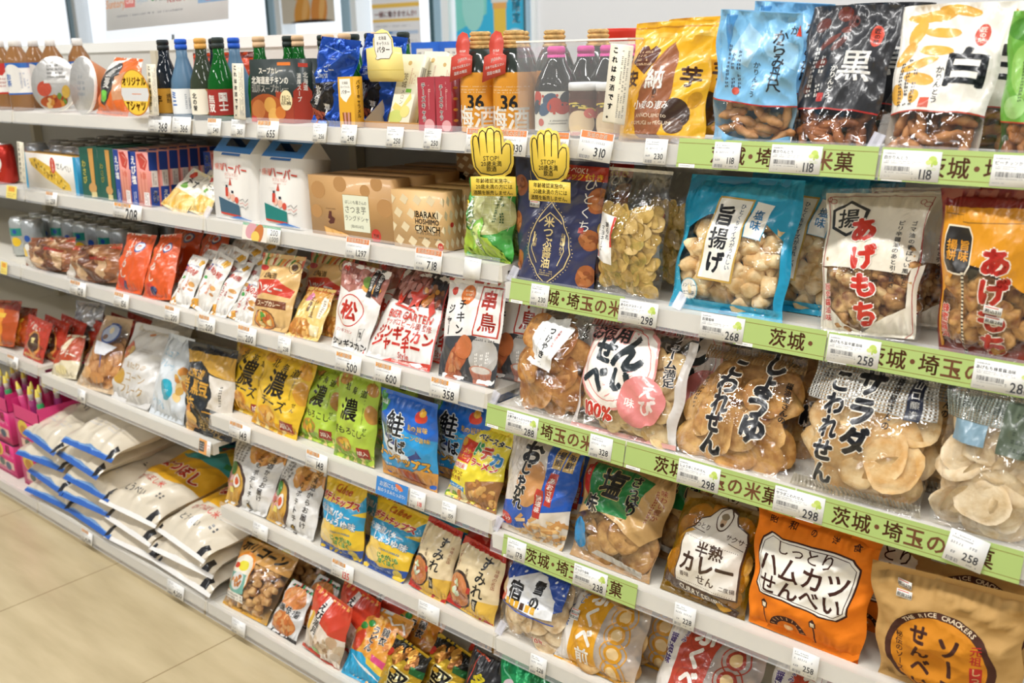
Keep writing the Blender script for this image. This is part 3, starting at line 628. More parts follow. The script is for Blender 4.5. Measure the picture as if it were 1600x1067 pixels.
def art_small(price, tagc=None, tagt=None, red=False):
    def f(A):
        if tagc: A.R(3, 76, 97 if tagt else 62, 99, tagc); A.T(tagt or '北海道', 50 if tagt else 32, 87.5, 12 if tagt else 17, 'f6e8d8', .03)
        else: A.M(8, 74, 60, 92, 2, '55555a')
        A.M(8, 55, 80, 70, 1, 'a0a0a4')
        if price: A.T(price, 66, 32, 30 if len(price) < 4 else 24, 'c8281e' if red else '2c2c30', .015, sx=.9)
        A.M(8, 26, 30, 40, 1, '77777b'); A.M(50, 6, 92, 14, 1, '77777b'); A.BAR(8, 4, 40, 16, '77777b', 12)
    return f
def art_wide(price, l1, l2):
    def f(A):
        A.T(l2, 3+len(l2)*3.5, 75, 7, '3a3a3e', .012); A.M(4, 84, 24, 93, 1, '3a3a3e'); A.M(4, 54, 66, 66, 2, '8a8a8e'); A.BAR(7, 30, 50, 46, '4a4a4e', 26); A.M(8, 22, 48, 27, 1, '77777b'); A.M(3, 8, 28, 14, 1, '9a9a9e')
        A.E(86, 72, 7, 7, 'c4d86a'); A.E(80, 64, 5, 4, 'd4e08a'); A.E(91, 63, 4, 4, 'b4cc5a'); A.R(84.5, 50, 87.5, 62, 'b8cc60'); A.M(78, 38, 95, 48, 2, 'b8cc60')
        A.T(price, 76, 25, 24, '2c2c30', .012, sx=.85); A.M(50, 20, 57, 33, 2, '55555a'); A.M(55, 5, 94, 12, 1, '77777b')
    return f
TG = []
def price_tag(row, xl, xr, art, label, **k): return railcard('price_tag', label, 'price tag', row, (xl+xr)/2, xr-xl, art, **k)
def banner(row, xs, length, x_lo, x_hi, label):
    "green paper strip printed with its line of characters, cut to x_lo..x_hi"
    w = x_hi-x_lo; pct = lambda X: 100*(X-x_lo)/w
    def art(A):
        A.R(0, 0, 100, 100, 'abc272'); A.R(0, 83, 100, 85, '8a7a3a'); A.R(0, 12, 100, 14, '8a7a3a')
        x = xs+.052
        for ch in '茨城・埼玉の米菓':
            a = .0135 if ch == '・' else .0275
            if x_lo < x+a/2-.009 and x+a/2+.009 < x_hi: A.T(ch, pct(x+a/2), 49, 100*.0262/w, '6a3f22', .022)
            x += a
        A.R(pct(xs+length)-.3*.29/w, 0, pct(xs+length), 100, '8a9a48')
        if x_lo <= xs+.02: A.R(pct(xs+.004), 0, pct(xs+.03), 12, 'f2f2ec'); A.M(pct(xs+.006), 3, pct(xs+.028), 9, 1, '77777b')
    return railcard('shelf_banner', label, 'banner strip', row, (x_lo+x_hi)/2, w, art, h=.0405, s=.02, out=.0004, c='abc272', th=.0002)
for row, segs in {'1': [(.346, .346, .632, 'leftmost green banner strip on the top shelf, starting under the light blue bag'), (.636, .636, .9, 'green banner strip on the top shelf under the white bag')],
                  'D2': [(.02, .02, .252, 'green banner strip under the navy bag'), (.445, .445, .58, 'short green banner strip under the second blue puff bag'), (.582, .582, .86, 'green banner strip under the cream puff bag')],
                  'D3': [(.004, .004, .292, 'green banner strip under the round label cracker bag'), (.294, .294, .572, 'green banner strip above the amber curry bag'), (.574, .574, .862, 'green banner strip above the orange bag')],
                  'D4': [(.034, .034, .318, 'green banner strip under the blue stick snack bag')]}.items():
    for xs, a, b, lb in segs: banner(row, xs, .29, a, b, lb)
TAGS = [('1', -1.0777, -0.9817, '368', 's', '', 'white price tag under the yellow round sign'),
        ('1', -0.9764, -0.9009, '366', 's', '', 'white price tag reading 366 under the navy and blue bottles'),
        ('1', -0.8358, -0.785, '540', 'o', '', 'white price tag reading 540 under the green sake bottle'),
        ('1', -0.7473, -0.6968, '365', 's', '', 'white price tag beside the one reading 540'),
        ('1', -0.6544, -0.5833, '655', 'o', '', 'white price tag reading 655 under the curry carton'),
        ('1', -0.4734, -0.4327, '256', 's', '', 'white price tag reading 256 under the blue foil bag'),
        ('1', -0.3894, -0.3454, '248', 's', '', 'white price tag reading 248 under the small butter box'),
        ('1', -0.2631, -0.2195, '250', 's', '', 'white price tag reading 250 under the melon boxes'),
        ('1', -0.1676, -0.1253, '250', 's', '', 'white price tag reading 250 under the red caramel boxes'),
        ('1', -0.0664, -0.0072, '1,180', 'i', '', 'orange topped tag partly behind the left hand sign'),
        ('1', -0.003, 0.0668, '1,030', 'j', '', 'orange topped tag reading 1,030'),
        ('1', 0.1241, 0.1505, '280', 'i', '', 'orange topped tag behind the right hand sign'),
        ('1', 0.1703, 0.2335, '310', 'k', '', 'tilted orange topped tag reading 310'),
        ('1', 0.2902, 0.3283, '230', 's', '', 'white price tag reading 230 under the yellow sweet potato pouch'),
        ('1', 0.4039, 0.4441, '118', 's', '', 'narrow tag reading 118 under the light blue bag'),
        ('1', 0.4894, 0.5599, '118', 'w', '|黒かりんとう', 'wide barcode tag reading 118 under the black bag'),
        ('1', 0.6378, 0.7085, '118', 'w', '|白かりんとう', 'wide barcode tag reading 118 under the white bag'),
        ('1', 0.7659, 0.8394, '118', 'w', '|ピーナッツかりん', 'wide barcode tag under the green bag at the right edge'),
        ('2', -1.9174, -1.8502, '298', 'y', '', 'yellow tag under the red cans'),
        ('2', -1.6713, -1.6036, '258', 'o', '', 'pale price tag under the white cracker box'),
        ('2', -1.3008, -1.1649, '208', 'o', '', 'pale price tag under the pink boxes'),
        ('2', -0.7449, -0.6106, '200', 'p', '', 'tag with a sweet potato picture under the white gable boxes'),
        ('2', -0.4017, -0.3323, '1,297', 'j', '', 'orange topped tag reading 1,297 under the kraft box'),
        ('2', -0.2075, -0.1384, '718', 'j', '', 'orange topped tag reading 718 under the patterned crunch box'),
        ('2', -0.0833, -0.0438, '', 'b', '', 'blank tag in the clear rail left of the navy bag'),
        ('D2', 0.0653, 0.1037, '230', 's', '', 'white tag reading 230 on the green strip under the navy bag'),
        ('D2', 0.2441, 0.3144, '298', 'w', '|あられマヨネーズ', 'wide barcode tag reading 298 under the yellow cracker bag'),
        ('D2', 0.3884, 0.4589, '268', 'w', '|旨揚塩味', 'wide barcode tag reading 268 under the large blue puff bag'),
        ('D2', 0.5834, 0.6537, '258', 'w', '|あげもち旨辛醤油味', 'wide barcode tag reading 258 under the cream puff bag'),
        ('D2', 0.7692, 0.8418, '288', 'w', '|あげもち蜂蜜醤油味', 'wide barcode tag at the right edge under the orange honey bag'),
        ('3', -1.9283, -1.8853, '198', 'y', '', 'yellow tag under the beer cans at the left edge'),
        ('3', -1.5017, -1.4138, '128', 'o', '', 'pale price tag under the brown bags'),
        ('3', -1.2678, -1.1954, '156', 'o', '', 'price tag reading 156 under the orange bags'),
        ('3', -1.0298, -0.9657, '200', 'o', '', 'leftmost of the three tags reading 200, under the white slim bags'),
        ('3', -0.8854, -0.8185, '200', 'o', '', 'middle one of the three tags reading 200'),
        ('3', -0.7323, -0.664, '200', 'o', '', 'rightmost of the three tags reading 200, under the tan bag'),
        ('3', -0.5873, -0.5438, '238', 's', '', 'price tag reading 238 under the small bean bag'),
        ('3', -0.4, -0.3234, '500', 'o', '', 'orange cornered tag reading 500 under the white mutton jerky bag'),
        ('3', -0.2846, -0.2117, '600', 'o', '', 'orange cornered tag reading 600 under the red star jerky bag'),
        ('3', -0.134, -0.0619, '358', 'o', '', 'orange cornered tag reading 358 under the chicken jerky bag'),
        ('D3', 0.0502, 0.1191, '288', 'w', '|お菓子屋さんのつけやき', 'wide barcode tag reading 288 under the bag of brown round crackers'),
        ('D3', 0.2257, 0.2691, '328', 's', '', 'white tag reading 328 under the pink label cracker bag'),
        ('D3', 0.3886, 0.4582, '298', 'w', '|しょうゆこわれせん', 'wide barcode tag reading 298 left of the curry bag top'),
        ('D3', 0.5433, 0.6159, '298', 'w', '|サラダこわれせん', 'wide barcode tag reading 298 above the orange bag'),
        ('D3', 0.7727, 0.8195, '258', 'm', '', 'large tilted white tag reading 258 above the kraft bag'),
        ('4A', -2.002, -1.9266, '158', 'o', '', 'price tag under the red pancake packs'),
        ('4B', -1.5582, -1.514, '198', 's', '', 'narrow tag under the bag with a blue oval'),
        ('4B', -0.9484, -0.8993, '238', 'v', '', 'orange and grey picture card at the rail end under the gold bean bag'),
        ('4C', -0.8107, -0.7282, '148', 'o', '', 'orange cornered tag reading 148 under the yellow bags'),
        ('4C', -0.5276, -0.4573, '148', 'o', '', 'orange cornered tag reading 148 under the green bags'),
        ('4C', -0.3041, -0.2138, '', 'q', '', 'blue picture card about salmon below the blue bag'),
        ('4C', -0.2084, -0.1662, '118', 'r', '', 'white tag with red 118 below the blue bag'),
        ('4C', -0.1218, -0.0852, '159', 's', '', 'pale tag reading 159 under the yellow noodle snack bag'),
        ('D4', 0.0442, 0.0872, '178', 's', '', 'white tag reading 178 under the blue stick snack bag'),
        ('D4', 0.1924, 0.2607, '238', 'w', '|さっぱり塩味', 'wide barcode tag reading 238 under the kraft salt cracker bag'),
        ('D4', 0.3885, 0.4261, '228', 's', '', 'white tag reading 228 under the curry bag'),
        ('D4', 0.5845, 0.624, '258', 's', '', 'white tag reading 258 under the orange bag'),
        ('5C', -0.7548, -0.6976, '', 's', '', 'white tag under the white noodle crisps bags'),
        ('5C', -0.4682, -0.3967, '135', 'R', '', 'orange cornered tag with red 135 under the potato crisps'),
        ('5C', -0.2008, -0.1417, '', 's', '', 'white tag under the cream noodle crisps bags'),
        ('D5', 0.0918, 0.1289, '228', 's', '', 'tag reading 228 under the snow rice cracker bag'),
        ('base', -1.5226, -1.4597, '4,280', 'o', '', 'tag reading 4,280 under the blue ended sacks'),
        ('base', -1.0699, -0.9925, '4,200', 's', '', 'tag reading 4,200 under the yellow printed sacks'),
        ('base', -0.7847, -0.7304, '', 's', '', 'pale tag under the bag of popped corn')]
def art_origin(price, t, c='e8924a'): return art_small(price, c, t)
for row, xl, xr, price, st, ex, lab in TAGS:
    if st == 'w': art = art_wide(price, '', ex.split('|')[1])
    elif st in 'oR': art = art_small(price, 'e8a04a', None, st == 'R')
    elif st in 'ij': art = art_small(price, 'e08850', '茨城県のお菓子')
    elif st == 'k': art = art_small(price, 'e08850', '茨城のお酒')
    elif st == 'y': art = (lambda A, p=price: (A.R(0, 0, 100, 100, 'f2dc70'), A.R(20, 55, 80, 90, 'e8a03c'), A.M(10, 10, 90, 45, 2, 'a08040')))
    elif st == 'r': art = art_small(price, None, None, True)
    elif st == 'p': art = lambda A: (A.R(0, 86, 100, 100, '8fc0a0'), A.M(10, 89, 90, 97, 1, 'e8f2ea'), A.R(0, 0, 66, 86, 'efe2d4'), A.E(24, 58, 16, 12, 'd8a0a8', rot=30), A.E(42, 34, 12, 20, 'c8783c', rot=-30), A.E(36, 24, 11, 9, 'e8c860'), A.T('200', 84, 66, 13, '2c2c30', 0), A.T('1,000', 84, 28, 11, '2c2c30', 0))
    elif st == 'q': art = lambda A: (A.R(0, 0, 100, 100, '3a86d0'), A.T('お酒にも合う', 46, 68, 12, 'f4f6fa', .03), A.T('鮭のうまみたっぷり!', 50, 34, 9.4, 'f4f6fa', .03), A.E(72, 78, 13, 5, 'e07a50', rot=-20), A.E(40, 94, 20, 3, '5aa0e0'))
    elif st == 'v': art = lambda A: (A.R(0, 0, 68, 100, 'e8a860'), A.R(2, 16, 46, 84, '4a4a4c'), A.M(6, 26, 42, 76, 3, 'e8e0d0'), A.E(56, 50, 9, 20, 'e09870'), A.M(72, 40, 96, 80, 2, 'c85040'))
    elif st == 'b': art = lambda A: A.M(20, 80, 80, 90, 1, 'b0b0b4')
    else: art = art_small(price)
    big = st in 'ijk'
    k = dict(h=.043 if st == 'k' else .041 if st == 'm' or big else .036, s=.02 if big else .06, out=.0012)
    if st == 'k': k.update(rot=-5, s=.05, out=.004)
    if st == 'm': k.update(rot=-8, s=.1, out=.004)
    price_tag(row, xl, xr, art, lab, **k)
# ------------------------------------------------------------------ right bay, top shelf
BAGC = 'snack bag'
def stamp(A, x, y, s, t, c='c8402c', tc='f3e6d8'): A.E(x, y, s, s*1.9, c); A.T(t, x, y, s*.95, tc, .02, v=True)
def sticker(nm, t1, t2, u, v, rot=0):
    def f(root, S, front):
        for i, t in enumerate((t1, t2)):
            if not t: continue
            p, n = front(np.array([u+i*.006]), np.array([v-i*.062])); mb = MB(); w, h = .021, .0105; m = PAPER(); mb.box(-w/2, w/2, -.0006, -.0002, -h/2, h/2, m, col('f2f0ea')); A = Art(w, h); A.R(8, 78, 80, 90, 'e0705a'); A.T(t, 52, 40, 27, '3a3a3e', .01); A.onto(mb, planar((-w/2, -.0006, -h/2), (w, 0, 0), (0, 0, h), (0, -1, 0)), m)
            o = child(mb.build('price_sticker', root), root); N = (Vector(n[0])*.35+Vector((0, -.65, 0))).normalized(); o.rotation_euler = (Vector((0, -1, 0)).rotation_difference(N).to_matrix() @ Matrix.Rotation(math.radians(rot), 3, 'Y')).to_euler(); o.location = Vector(p[0])+N*.003
    return f
def a_(A):
    A.R(0, 87, 100, 91, 'f0c04a'); A.R(0, 95, 100, 96.2, 'c98a14')
    for x in (52, 64, 76, 88): A.E(x, 90, 2, 1.6, 'f8e6b0')
    A.P([(28, 2), (22, 22), (27, 45), (40, 68), (50, 80), (57, 83), (63, 74), (66, 55), (64, 30), (60, 10), (55, 2)], '9a5f3e'); A.P([(38, 30), (44, 60), (52, 72), (50, 40)], 'ac7250'); A.E(72, 22, 15, 15, '3a2418'); A.E(72, 12, 10, 8, '553520')
    A.P([(8, 66), (14, 79), (22, 80), (27, 76), (33, 80), (40, 76), (38, 65), (26, 55)], '5a2c1c'); A.M(13, 62, 35, 76, 4, 'e8c9a0')
    A.T('安', 10, 52, 17, '4a2408', .035); A.T('納', 43, 52, 24, 'f6f2ea', .03); A.T('芋', 82, 53, 21, '4a2408', .035); A.T('と', 45, 37, 6, '3a2010', .03); A.E(45, 40, 3.4, 3.4, '4a2c1c'); A.T('小麦の恵み', 43, 29, 9, 'f6f2ea', .02)
    A.T('ANNOUIMO to', 45, 20, 5.6, 'f0dcc0', 0); A.T('KOMUGI no MEGUMI', 45, 14, 5.2, 'f0dcc0', 0); A.E(90, 34, 5, 9, 'c9901c', rot=-30)
b_ = bag('snack_pouch', 'yellow sweet potato snack pouch on the top shelf beside the clear acrylic box', BAGC, PL['annou'], a_, 'eab01e', .055, 'stand', wr=.003)
dup(b_, 'yellow sweet potato pouch behind the front yellow one', 0.012, 0.07, 0.006)
def a_(A):
    A.R(0, 34, 100, 100, '7fbde8'); A.P([(20, 70), (40, 92), (60, 80), (45, 60)], 'a6d3f2'); A.P([(55, 86), (95, 78), (98, 60), (66, 70)], '9acdf0'); A.P([(8, 97), (26, 97), (16, 70)], '4a92d0')
    A.R(0, 33.4, 100, 34.4, 'b8302a'); A.P([(0, 0), (100, 0), (100, 12), (60, 5), (0, 14)], '7fbde8')
    A.T('からみ丹尺', 78, 66, 15, '1e2430', .02, v=True, sp=.82); A.T('かりんとう', 55, 52, 7.5, '1e2430', .01, v=True); A.M(16, 44, 40, 76, 3, '3a4a60', v=True); A.T('か', 92, 88, 10, '1e2430', .02); A.P([(93, 84), (98, 92), (99, 84)], 'd0402c'); A.E(32, 42, 5, 4, 'c8503c')
b_ = bag('snack_pouch', 'light blue pouch of brown fried dough sticks, second pouch from the yellow one', BAGC, PL['bluebag'], a_, 'c8b49a', .05, 'stand', bodymat=CLEAR(), back='8abfe0', pieces=('stick', 15, .1, .3, .016, (('d09a66', 'a87040'),), 'dough_stick'), wr=.0035)
dup(b_, 'light blue dough stick pouch standing behind the first light blue one', .005, .085, .012)
def a_(A):
    A.R(0, 26, 100, 100, '2c2d31')
    for i, (x, y, rx, ry, ro) in enumerate([(18, 86, 8, 14, -30), (40, 94, 9, 12, 60), (52, 88, 7, 11, 10), (30, 74, 4, 22, -50), (42, 72, 4, 16, -40), (26, 58, 6, 12, -60), (14, 40, 5, 9, 20), (46, 82, 6, 6, 0)]): A.E(x, y, rx, ry*.7, '6e3226' if i % 2 else '5c2a22', 12, ro)
    A.R(0, 25.4, 100, 26.4, 'b8302a'); A.T('黒', 66, 57, 40, 'f0ede6', .014); A.T('かりんとう', 44, 45, 8.2, 'f0ede6', .012, v=True); stamp(A, 80, 78, 6.5, '匠の味', 'd8503c', '2c2426')
    A.M(12, 34, 34, 70, 2, 'd8d4cc', v=True); A.R(30, 31, 38, 37, 'b8302a')
    for x in range(50, 98, 6): A.E(x, 88, 1.6, 2.2, '17181b')
b_ = bag('snack_pouch', 'charcoal black pouch of brown fried dough sticks on the top shelf', BAGC, PL['black'], a_, 'c8b49a', .05, 'stand', bodymat=CLEAR(), back='3a3a3c', pieces=('stick', 15, .05, .24, .016, (('a8683a', '74401f'),), 'dough_stick'))
dup(b_, 'charcoal black dough stick pouch behind the first black one', .012, .08, .004)
def a_(A):
    A.R(0, 26, 100, 100, 'efeae0'); Yl = 'e2ab45'
    for x, y, rx, ry, ro in [(32, 92, 24, 7, 5), (55, 95, 20, 6, -10), (20, 80, 8, 16, -15), (44, 80, 18, 6, -5), (12, 66, 7, 16, -35), (42, 67, 17, 6, -4), (28, 58, 20, 5, 20), (30, 48, 16, 7, -10), (28, 36, 6, 8, 0), (8, 38, 8, 12, 10)]: A.E(x, y, rx, ry, Yl, 14, ro)
    A.R(0, 25.4, 100, 26.4, 'b8402a'); A.T('白', 73, 56, 46, '1f2228', .035); A.T('かりんとう', 50, 44, 8.4, '1f2228', .012, v=True); stamp(A, 80, 78, 6.5, '匠の味', 'cf4a34'); A.M(8, 30, 30, 62, 3, '3a3436', v=True); A.R(36, 28, 46, 35, 'cf5a44')
b_ = bag('snack_pouch', 'cream white pouch of brown fried dough sticks with a large black character', BAGC, PL['white'], a_, 'c8b49a', .055, 'stand', bodymat=CLEAR(), back='d8d2c4', pieces=('stick', 15, .05, .24, .016, (('c08652', '8c5a30'),), 'dough_stick'))
dup(b_, 'cream white dough stick pouch behind the first white one', .02, .075, .002)
def a_(A): A.R(0, 26, 100, 100, '6aaa3e'); A.E(30, 60, 24, 30, '8cc05a', rot=20); A.E(20, 88, 20, 12, '4c8c2c'); A.E(16, 36, 12, 12, '9ccc78'); A.M(18, 40, 30, 80, 2, '2c4a20', v=True); A.R(0, 25.4, 100, 26.4, 'b8402a')
bag('snack_pouch', 'green pouch of brown fried snacks cut by the right edge of the photo', BAGC, PL['green'], a_, 'c8b49a', .05, 'stand', bodymat=CLEAR(), back='5a8a3a', pieces=('chunk', 26, .05, .24, .011, (('b07440', '82502a'),), 'peanut_piece'))
# ------------------------------------------------------------------ right bay, second shelf
def a_(A):
    gd = 'e6cf92'
    A.R(42, 84, 100, 95, 'b52d24'); A.T('ちょこ食べOK!', 58, 91.5, 7, 'f4e8dc', .02); A.T('チャック付き', 72, 86.8, 8, 'f0c030', .03)
    for x, y, rx, ry, ro in [(7, 76, 9, 11, 0), (4, 47, 7, 12, 10), (6, 17, 7, 11, 0), (95, 70, 10, 13, 0), (92, 40, 9, 11, 15), (92, 12, 9, 12, -10)]:
        A.E(x, y, rx, ry, 'a86030', 16, ro); A.B(x, y, rx*.7, ry*.7, ('c07a44', '8e4c24', 'b46c38'), 9, 3, int(x))
    pts = [(49, 66), (60, 56), (72, 40), (76, 28), (70, 17), (60, 9), (49, 3), (38, 9), (28, 17), (22, 28), (26, 40), (38, 56)]
    A.L(pts, 1.1, gd, True)
    for i in range(54):
        j = i*len(pts)/54; k = int(j); f = j-k; a, b = pts[k], pts[(k+1) % 12]; A.E(49+(a[0]+(b[0]-a[0])*f-49)*1.1, 34+(a[1]+(b[1]-a[1])*f-34)*1.08, .55, .55, gd, 6)
    A.L([(36, 50), (49, 58), (62, 50)], 1.2, gd); A.T('米つぶ醤油', 48, 35, 11.5, gd, .022, v=True, sp=.9); A.T('お米味わう', 65, 35, 4.6, gd, .01, v=True); A.T('煎餅', 33, 34, 4.6, gd, .01, v=True); A.M(40, 9, 58, 14, 3, gd)
    for s in (-1, 1): A.L([(49+s*16, 40), (49+s*20, 30), (49+s*14, 18)], 1, gd); A.L([(49+s*18, 42), (49+s*19, 34)], 1.6, gd)
    A.T('ひとくち', 86, 66, 13, 'e8e4dc', .0, v=True, sp=1.05); A.R(81, 45, 86, 49, 'b52d24'); A.M(78, 2, 96, 4, 1, 'b8b4c0'); A.L([(18, 88), (24, 66)], .6, gd)
b_ = bag('snack_pouch', 'navy blue rice cracker pouch with gold drop emblem beside the left stop sign', BAGC, PL['navy'], a_, '32365a', .05, 'stand', parts=sticker('n', '税込248', '税抜230', .27, .69))
dup(b_, 'navy rice cracker pouch behind the front navy one', 0.0, 0.07, 0)
def a_(A):
    A.R(0, 97.5, 100, 100, 'e8e4da'); A.P([(14, 66), (42, 63), (38, 26), (8, 30)], 'f3f0ea'); A.P([(38, 63), (42, 62.6), (40, 40), (36.5, 40)], 'cf4030'); A.T('あられ', 29, 52, 8, '1b1a1c', .025, v=True, rot=2); A.T('マヨネーズ', 20, 46, 6.6, '1b1a1c', .02, v=True, rot=2); A.M(12, 34, 15, 58, 1, '55555a', v=True); A.R(10, 31, 14, 36, 'c8503c')
b_ = bag('cracker_bag', 'clear bag of yellow seaweed rice crackers with a white label, behind none', BAGC, PL['arare'], a_, 'c8b080', .07, 'pillow', bodymat=CLEAR(), pieces=('chip', 90, .05, .68, .0135, (('dcb968', 'b08c38'), ('d4ac58', '9a8a34'), ('e4c684', 'c09a48')), 'rice_cracker', .55), wr=.003)
b_['label'] = 'front clear bag of yellow seaweed rice crackers with a white paper label'
dup(b_, 'clear bag of yellow rice crackers behind and right of the front one', .04, .075)
def a_(A):
    c = '1c9cc6'; A.P([(0, 66), (30, 70), (70, 74), (100, 64), (100, 100), (0, 100)], c); A.R(0, 5, 9, 70, '2fa6ca'); A.R(94, 5, 100, 70, c); A.R(0, 0, 100, 8, '36a9cc'); A.P([(9, 60), (30, 70), (9, 70)], c); A.P([(94, 56), (70, 74), (94, 74)], c); A.E(60, 88, 30, 5, '3cb2d6', rot=-4)
    for i in range(40): A.E(A.rnd.uniform(0, 9), A.rnd.uniform(4, 64), .7, .7, '7cc8e0', 6)
    A.P([(36, 84), (66, 83), (60, 22), (28, 23)], 'c9a44e'); A.P([(37.5, 82.6), (64.5, 81.6), (58.6, 23.4), (29.4, 24.4)], 'f3efe4')
    A.T('旨揚げ', 44, 53, 17.5, '1f2126', .045, v=True, rot=-3, sp=1.05); A.T('ひとくちサイズがうれしい', 57, 55, 4.3, '24406a', .015, v=True, rot=-3, sp=1.02); A.P([(68, 82), (82, 80), (79, 54), (64, 56)], 'f3efe4'); A.L([(68, 82), (82, 80), (79, 54), (64, 56)], .8, '2c9cc6', True); A.T('塩味', 73, 68, 8, '2a80b8', .03, v=True, rot=-3)
    A.E(20, 15, 11, 8.5, '6ab6d0'); A.E(20, 15, 10.2, 7.8, 'f3efe4'); A.T('ノントレー', 20, 17.5, 3.8, '35566a', .015); A.T('エコ包装', 20, 12, 3.8, '35566a', .015); A.M(72, 96, 92, 98, 1, '0f5a80')
b_ = bag('cracker_bag', 'front bright blue bag of pale puffed crackers with white upright label', BAGC, PL['umaage'], a_, 'c8b080', .075, 'pillow', bodymat=CLEAR(), back='1c86b0', pieces=('chunk', 58, .05, .7, .0165, (('f2dcae', 'dcb478'), ('eed2a0', 'd4a868')), 'puffed_cracker'), wr=.003)
dup(b_, 'bright blue bag of puffed crackers tucked behind the front one', .065, .07)
dup(b_, 'third bright blue puffed cracker bag, deepest of the three', .09, .14, -.004)
def a_(A):
    cr = 'ece4d2'; rd = 'b23a30'
    A.P([(4, 97), (96, 97), (94, 88), (90, 50), (86, 42), (56, 44), (4, 46)], cr); A.P([(4, 46), (4, 2), (10, 2), (12, 44)], cr); A.P([(88, 46), (96, 50), (96, 2), (88, 2)], cr); A.P([(8, 2), (96, 2), (90, 22), (46, 4), (30, 8), (10, 22)], cr)
    A.L([(8, 94), (50, 95), (92, 94), (92, 60)], .7, rd); A.L([(92, 60), (93, 6), (88, 2)], .7, rd); A.L([(8, 94), (7, 40), (8, 10)], .7, rd)
    for x, y in ((10, 92), (88, 90)): A.O(x-2, y, 2.4, 2.4, .6, rd, 8); A.O(x+2, y-1.6, 2.4, 2.4, .6, rd, 8)
    hx = [(28+19*math.sin(PI*i/3+.0), 78+19*math.cos(PI*i/3)*.665) for i in range(6)]; A.P(hx, '1f2126'); A.P([(28+(x-28)*.82, 78+(y-78)*.82) for x, y in hx], cr); A.T('揚', 28, 78, 21, '1f2126', .035)
    A.T('あげもち', 48, 43, 25, 'c8301f', .06, v=True, o='f6efe4', ow=.045, sp=1.1, rot=6); A.T('ゴマ油の香ばしい風味と', 84, 56, 5, '1f2126', .02, v=True, sp=1.18); A.T('ピリ辛醤油のあと引く旨さ', 74, 55, 5, '1f2126', .02, v=True, sp=1.12); A.T('旨辛醤油味', 13, 22, 7, 'c8301f', .03, v=True, o='f6efe4', ow=.05, sp=1.08)
b_ = bag('cracker_bag', 'cream printed clear bag of dark speckled puffs with a black hexagon', BAGC, PL['agemochi'], a_, 'c8b080', .07, 'pillow', bodymat=CLEAR(), pieces=('chunk', 54, .05, .62, .0155, (('dcb478', '7a4826'), ('e8ca94', 'a06a38'), ('cc9c62', '6a3c20')), 'puffed_cracker'), wr=.0025)
dup(b_, 'cream printed puff bag behind the one with the black hexagon', 0.03, 0.085, 0)
def a_(A):
    A.R(0, 88, 100, 100, '7c1a12'); A.R(0, 0, 3, 90, '7c1a12'); A.P([(3, 90), (100, 90), (100, 40), (60, 56), (30, 60), (20, 52), (6, 40), (3, 40)], 'dc9418'); A.P([(3, 40), (6, 40), (7, 8), (3, 0)], 'dc9418'); A.L([(6, 86), (26, 86), (26, 82), (90, 82)], .6, '2a1a10')
    A.P([(10, 80), (34, 80), (38, 74), (38, 58), (34, 53), (12, 53), (8, 58), (8, 75)], 'f3e6cc'); A.P([(11, 79), (33, 79), (37, 73.5), (37, 58.5), (33, 54), (13, 54), (9, 58.5), (9, 74)], '1f1a14'); A.T('旨味', 30, 66, 11, 'e8a020', .03, v=True); A.T('揚餅', 17, 66, 11, 'e8a020', .03, v=True)
    A.T('あげもち', 62, 36, 30, 'b8261a', .065, v=True, o='f4e8d8', ow=.045, sp=1.04); A.T('蜂蜜醤油', 12, 23, 10, 'c8301f', .035, v=True, o='f4e8d8', ow=.05)
    for x in (32, 94):
        A.L([(x, 56), (x-1, 2)], 2.6, '2a1a10')
        for i in range(22): A.R(x-1.6, 3+i*2.4, x+.9, 4.3+i*2.4, 'e8dcc4')
b_ = bag('cracker_bag', 'amber and maroon bag of honey puffs at the right edge of the second shelf', BAGC, PL['agehoney'], a_, 'c8b080', .07, 'pillow', bodymat=CLEAR(), back='8a3018', pieces=('chunk', 34, .06, .5, .0145, (('dca860', '9a6028'),), 'puffed_cracker'), parts=sticker('h', '税込311', '税抜288', .64, .34, 8))
dup(b_, 'amber and maroon honey puff bag behind the front one', 0.02, 0.085, 0)
# ------------------------------------------------------------------ right bay, third shelf
def a_(A):
    A.P([(40, 90), (80, 84), (62, 42), (34, 46)], 'e8e6e2'); A.P([(30, 84), (66, 92), (72, 88), (54, 44), (26, 48)], 'efeeea'); A.T('つけやき', 50, 67, 9.6, '1f2126', .05, v=True, rot=-9, sp=1.0); A.T('本醤油仕込み', 61, 72, 3.6, 'c8301f', .02, v=True, rot=-9); A.M(38, 54, 41, 80, 1, '8a8a8e', v=True); A.M(44, 46, 50, 50, 2, '8a8a8e'); A.R(70, 93, 92, 99, 'b8b8b4')
b_ = bag('cracker_bag', 'clear bag of large round brown crackers with a tilted white label', BAGC, PL['tsuke'], a_, 'c8b080', .075, 'pillow', bodymat=CLEAR(), pieces=('disc', 16, .12, .78, .033, (('cf9852', 'a86c30'), ('c88c48', '9c5e28')), 'round_cracker', .5), wr=.0035)
dup(b_, 'clear bag of round brown crackers behind the tilted label one', 0.02, 0.085, 0); dup(b_, 'clear bag of round brown crackers third in its row', 0.04, 0.17, 0)
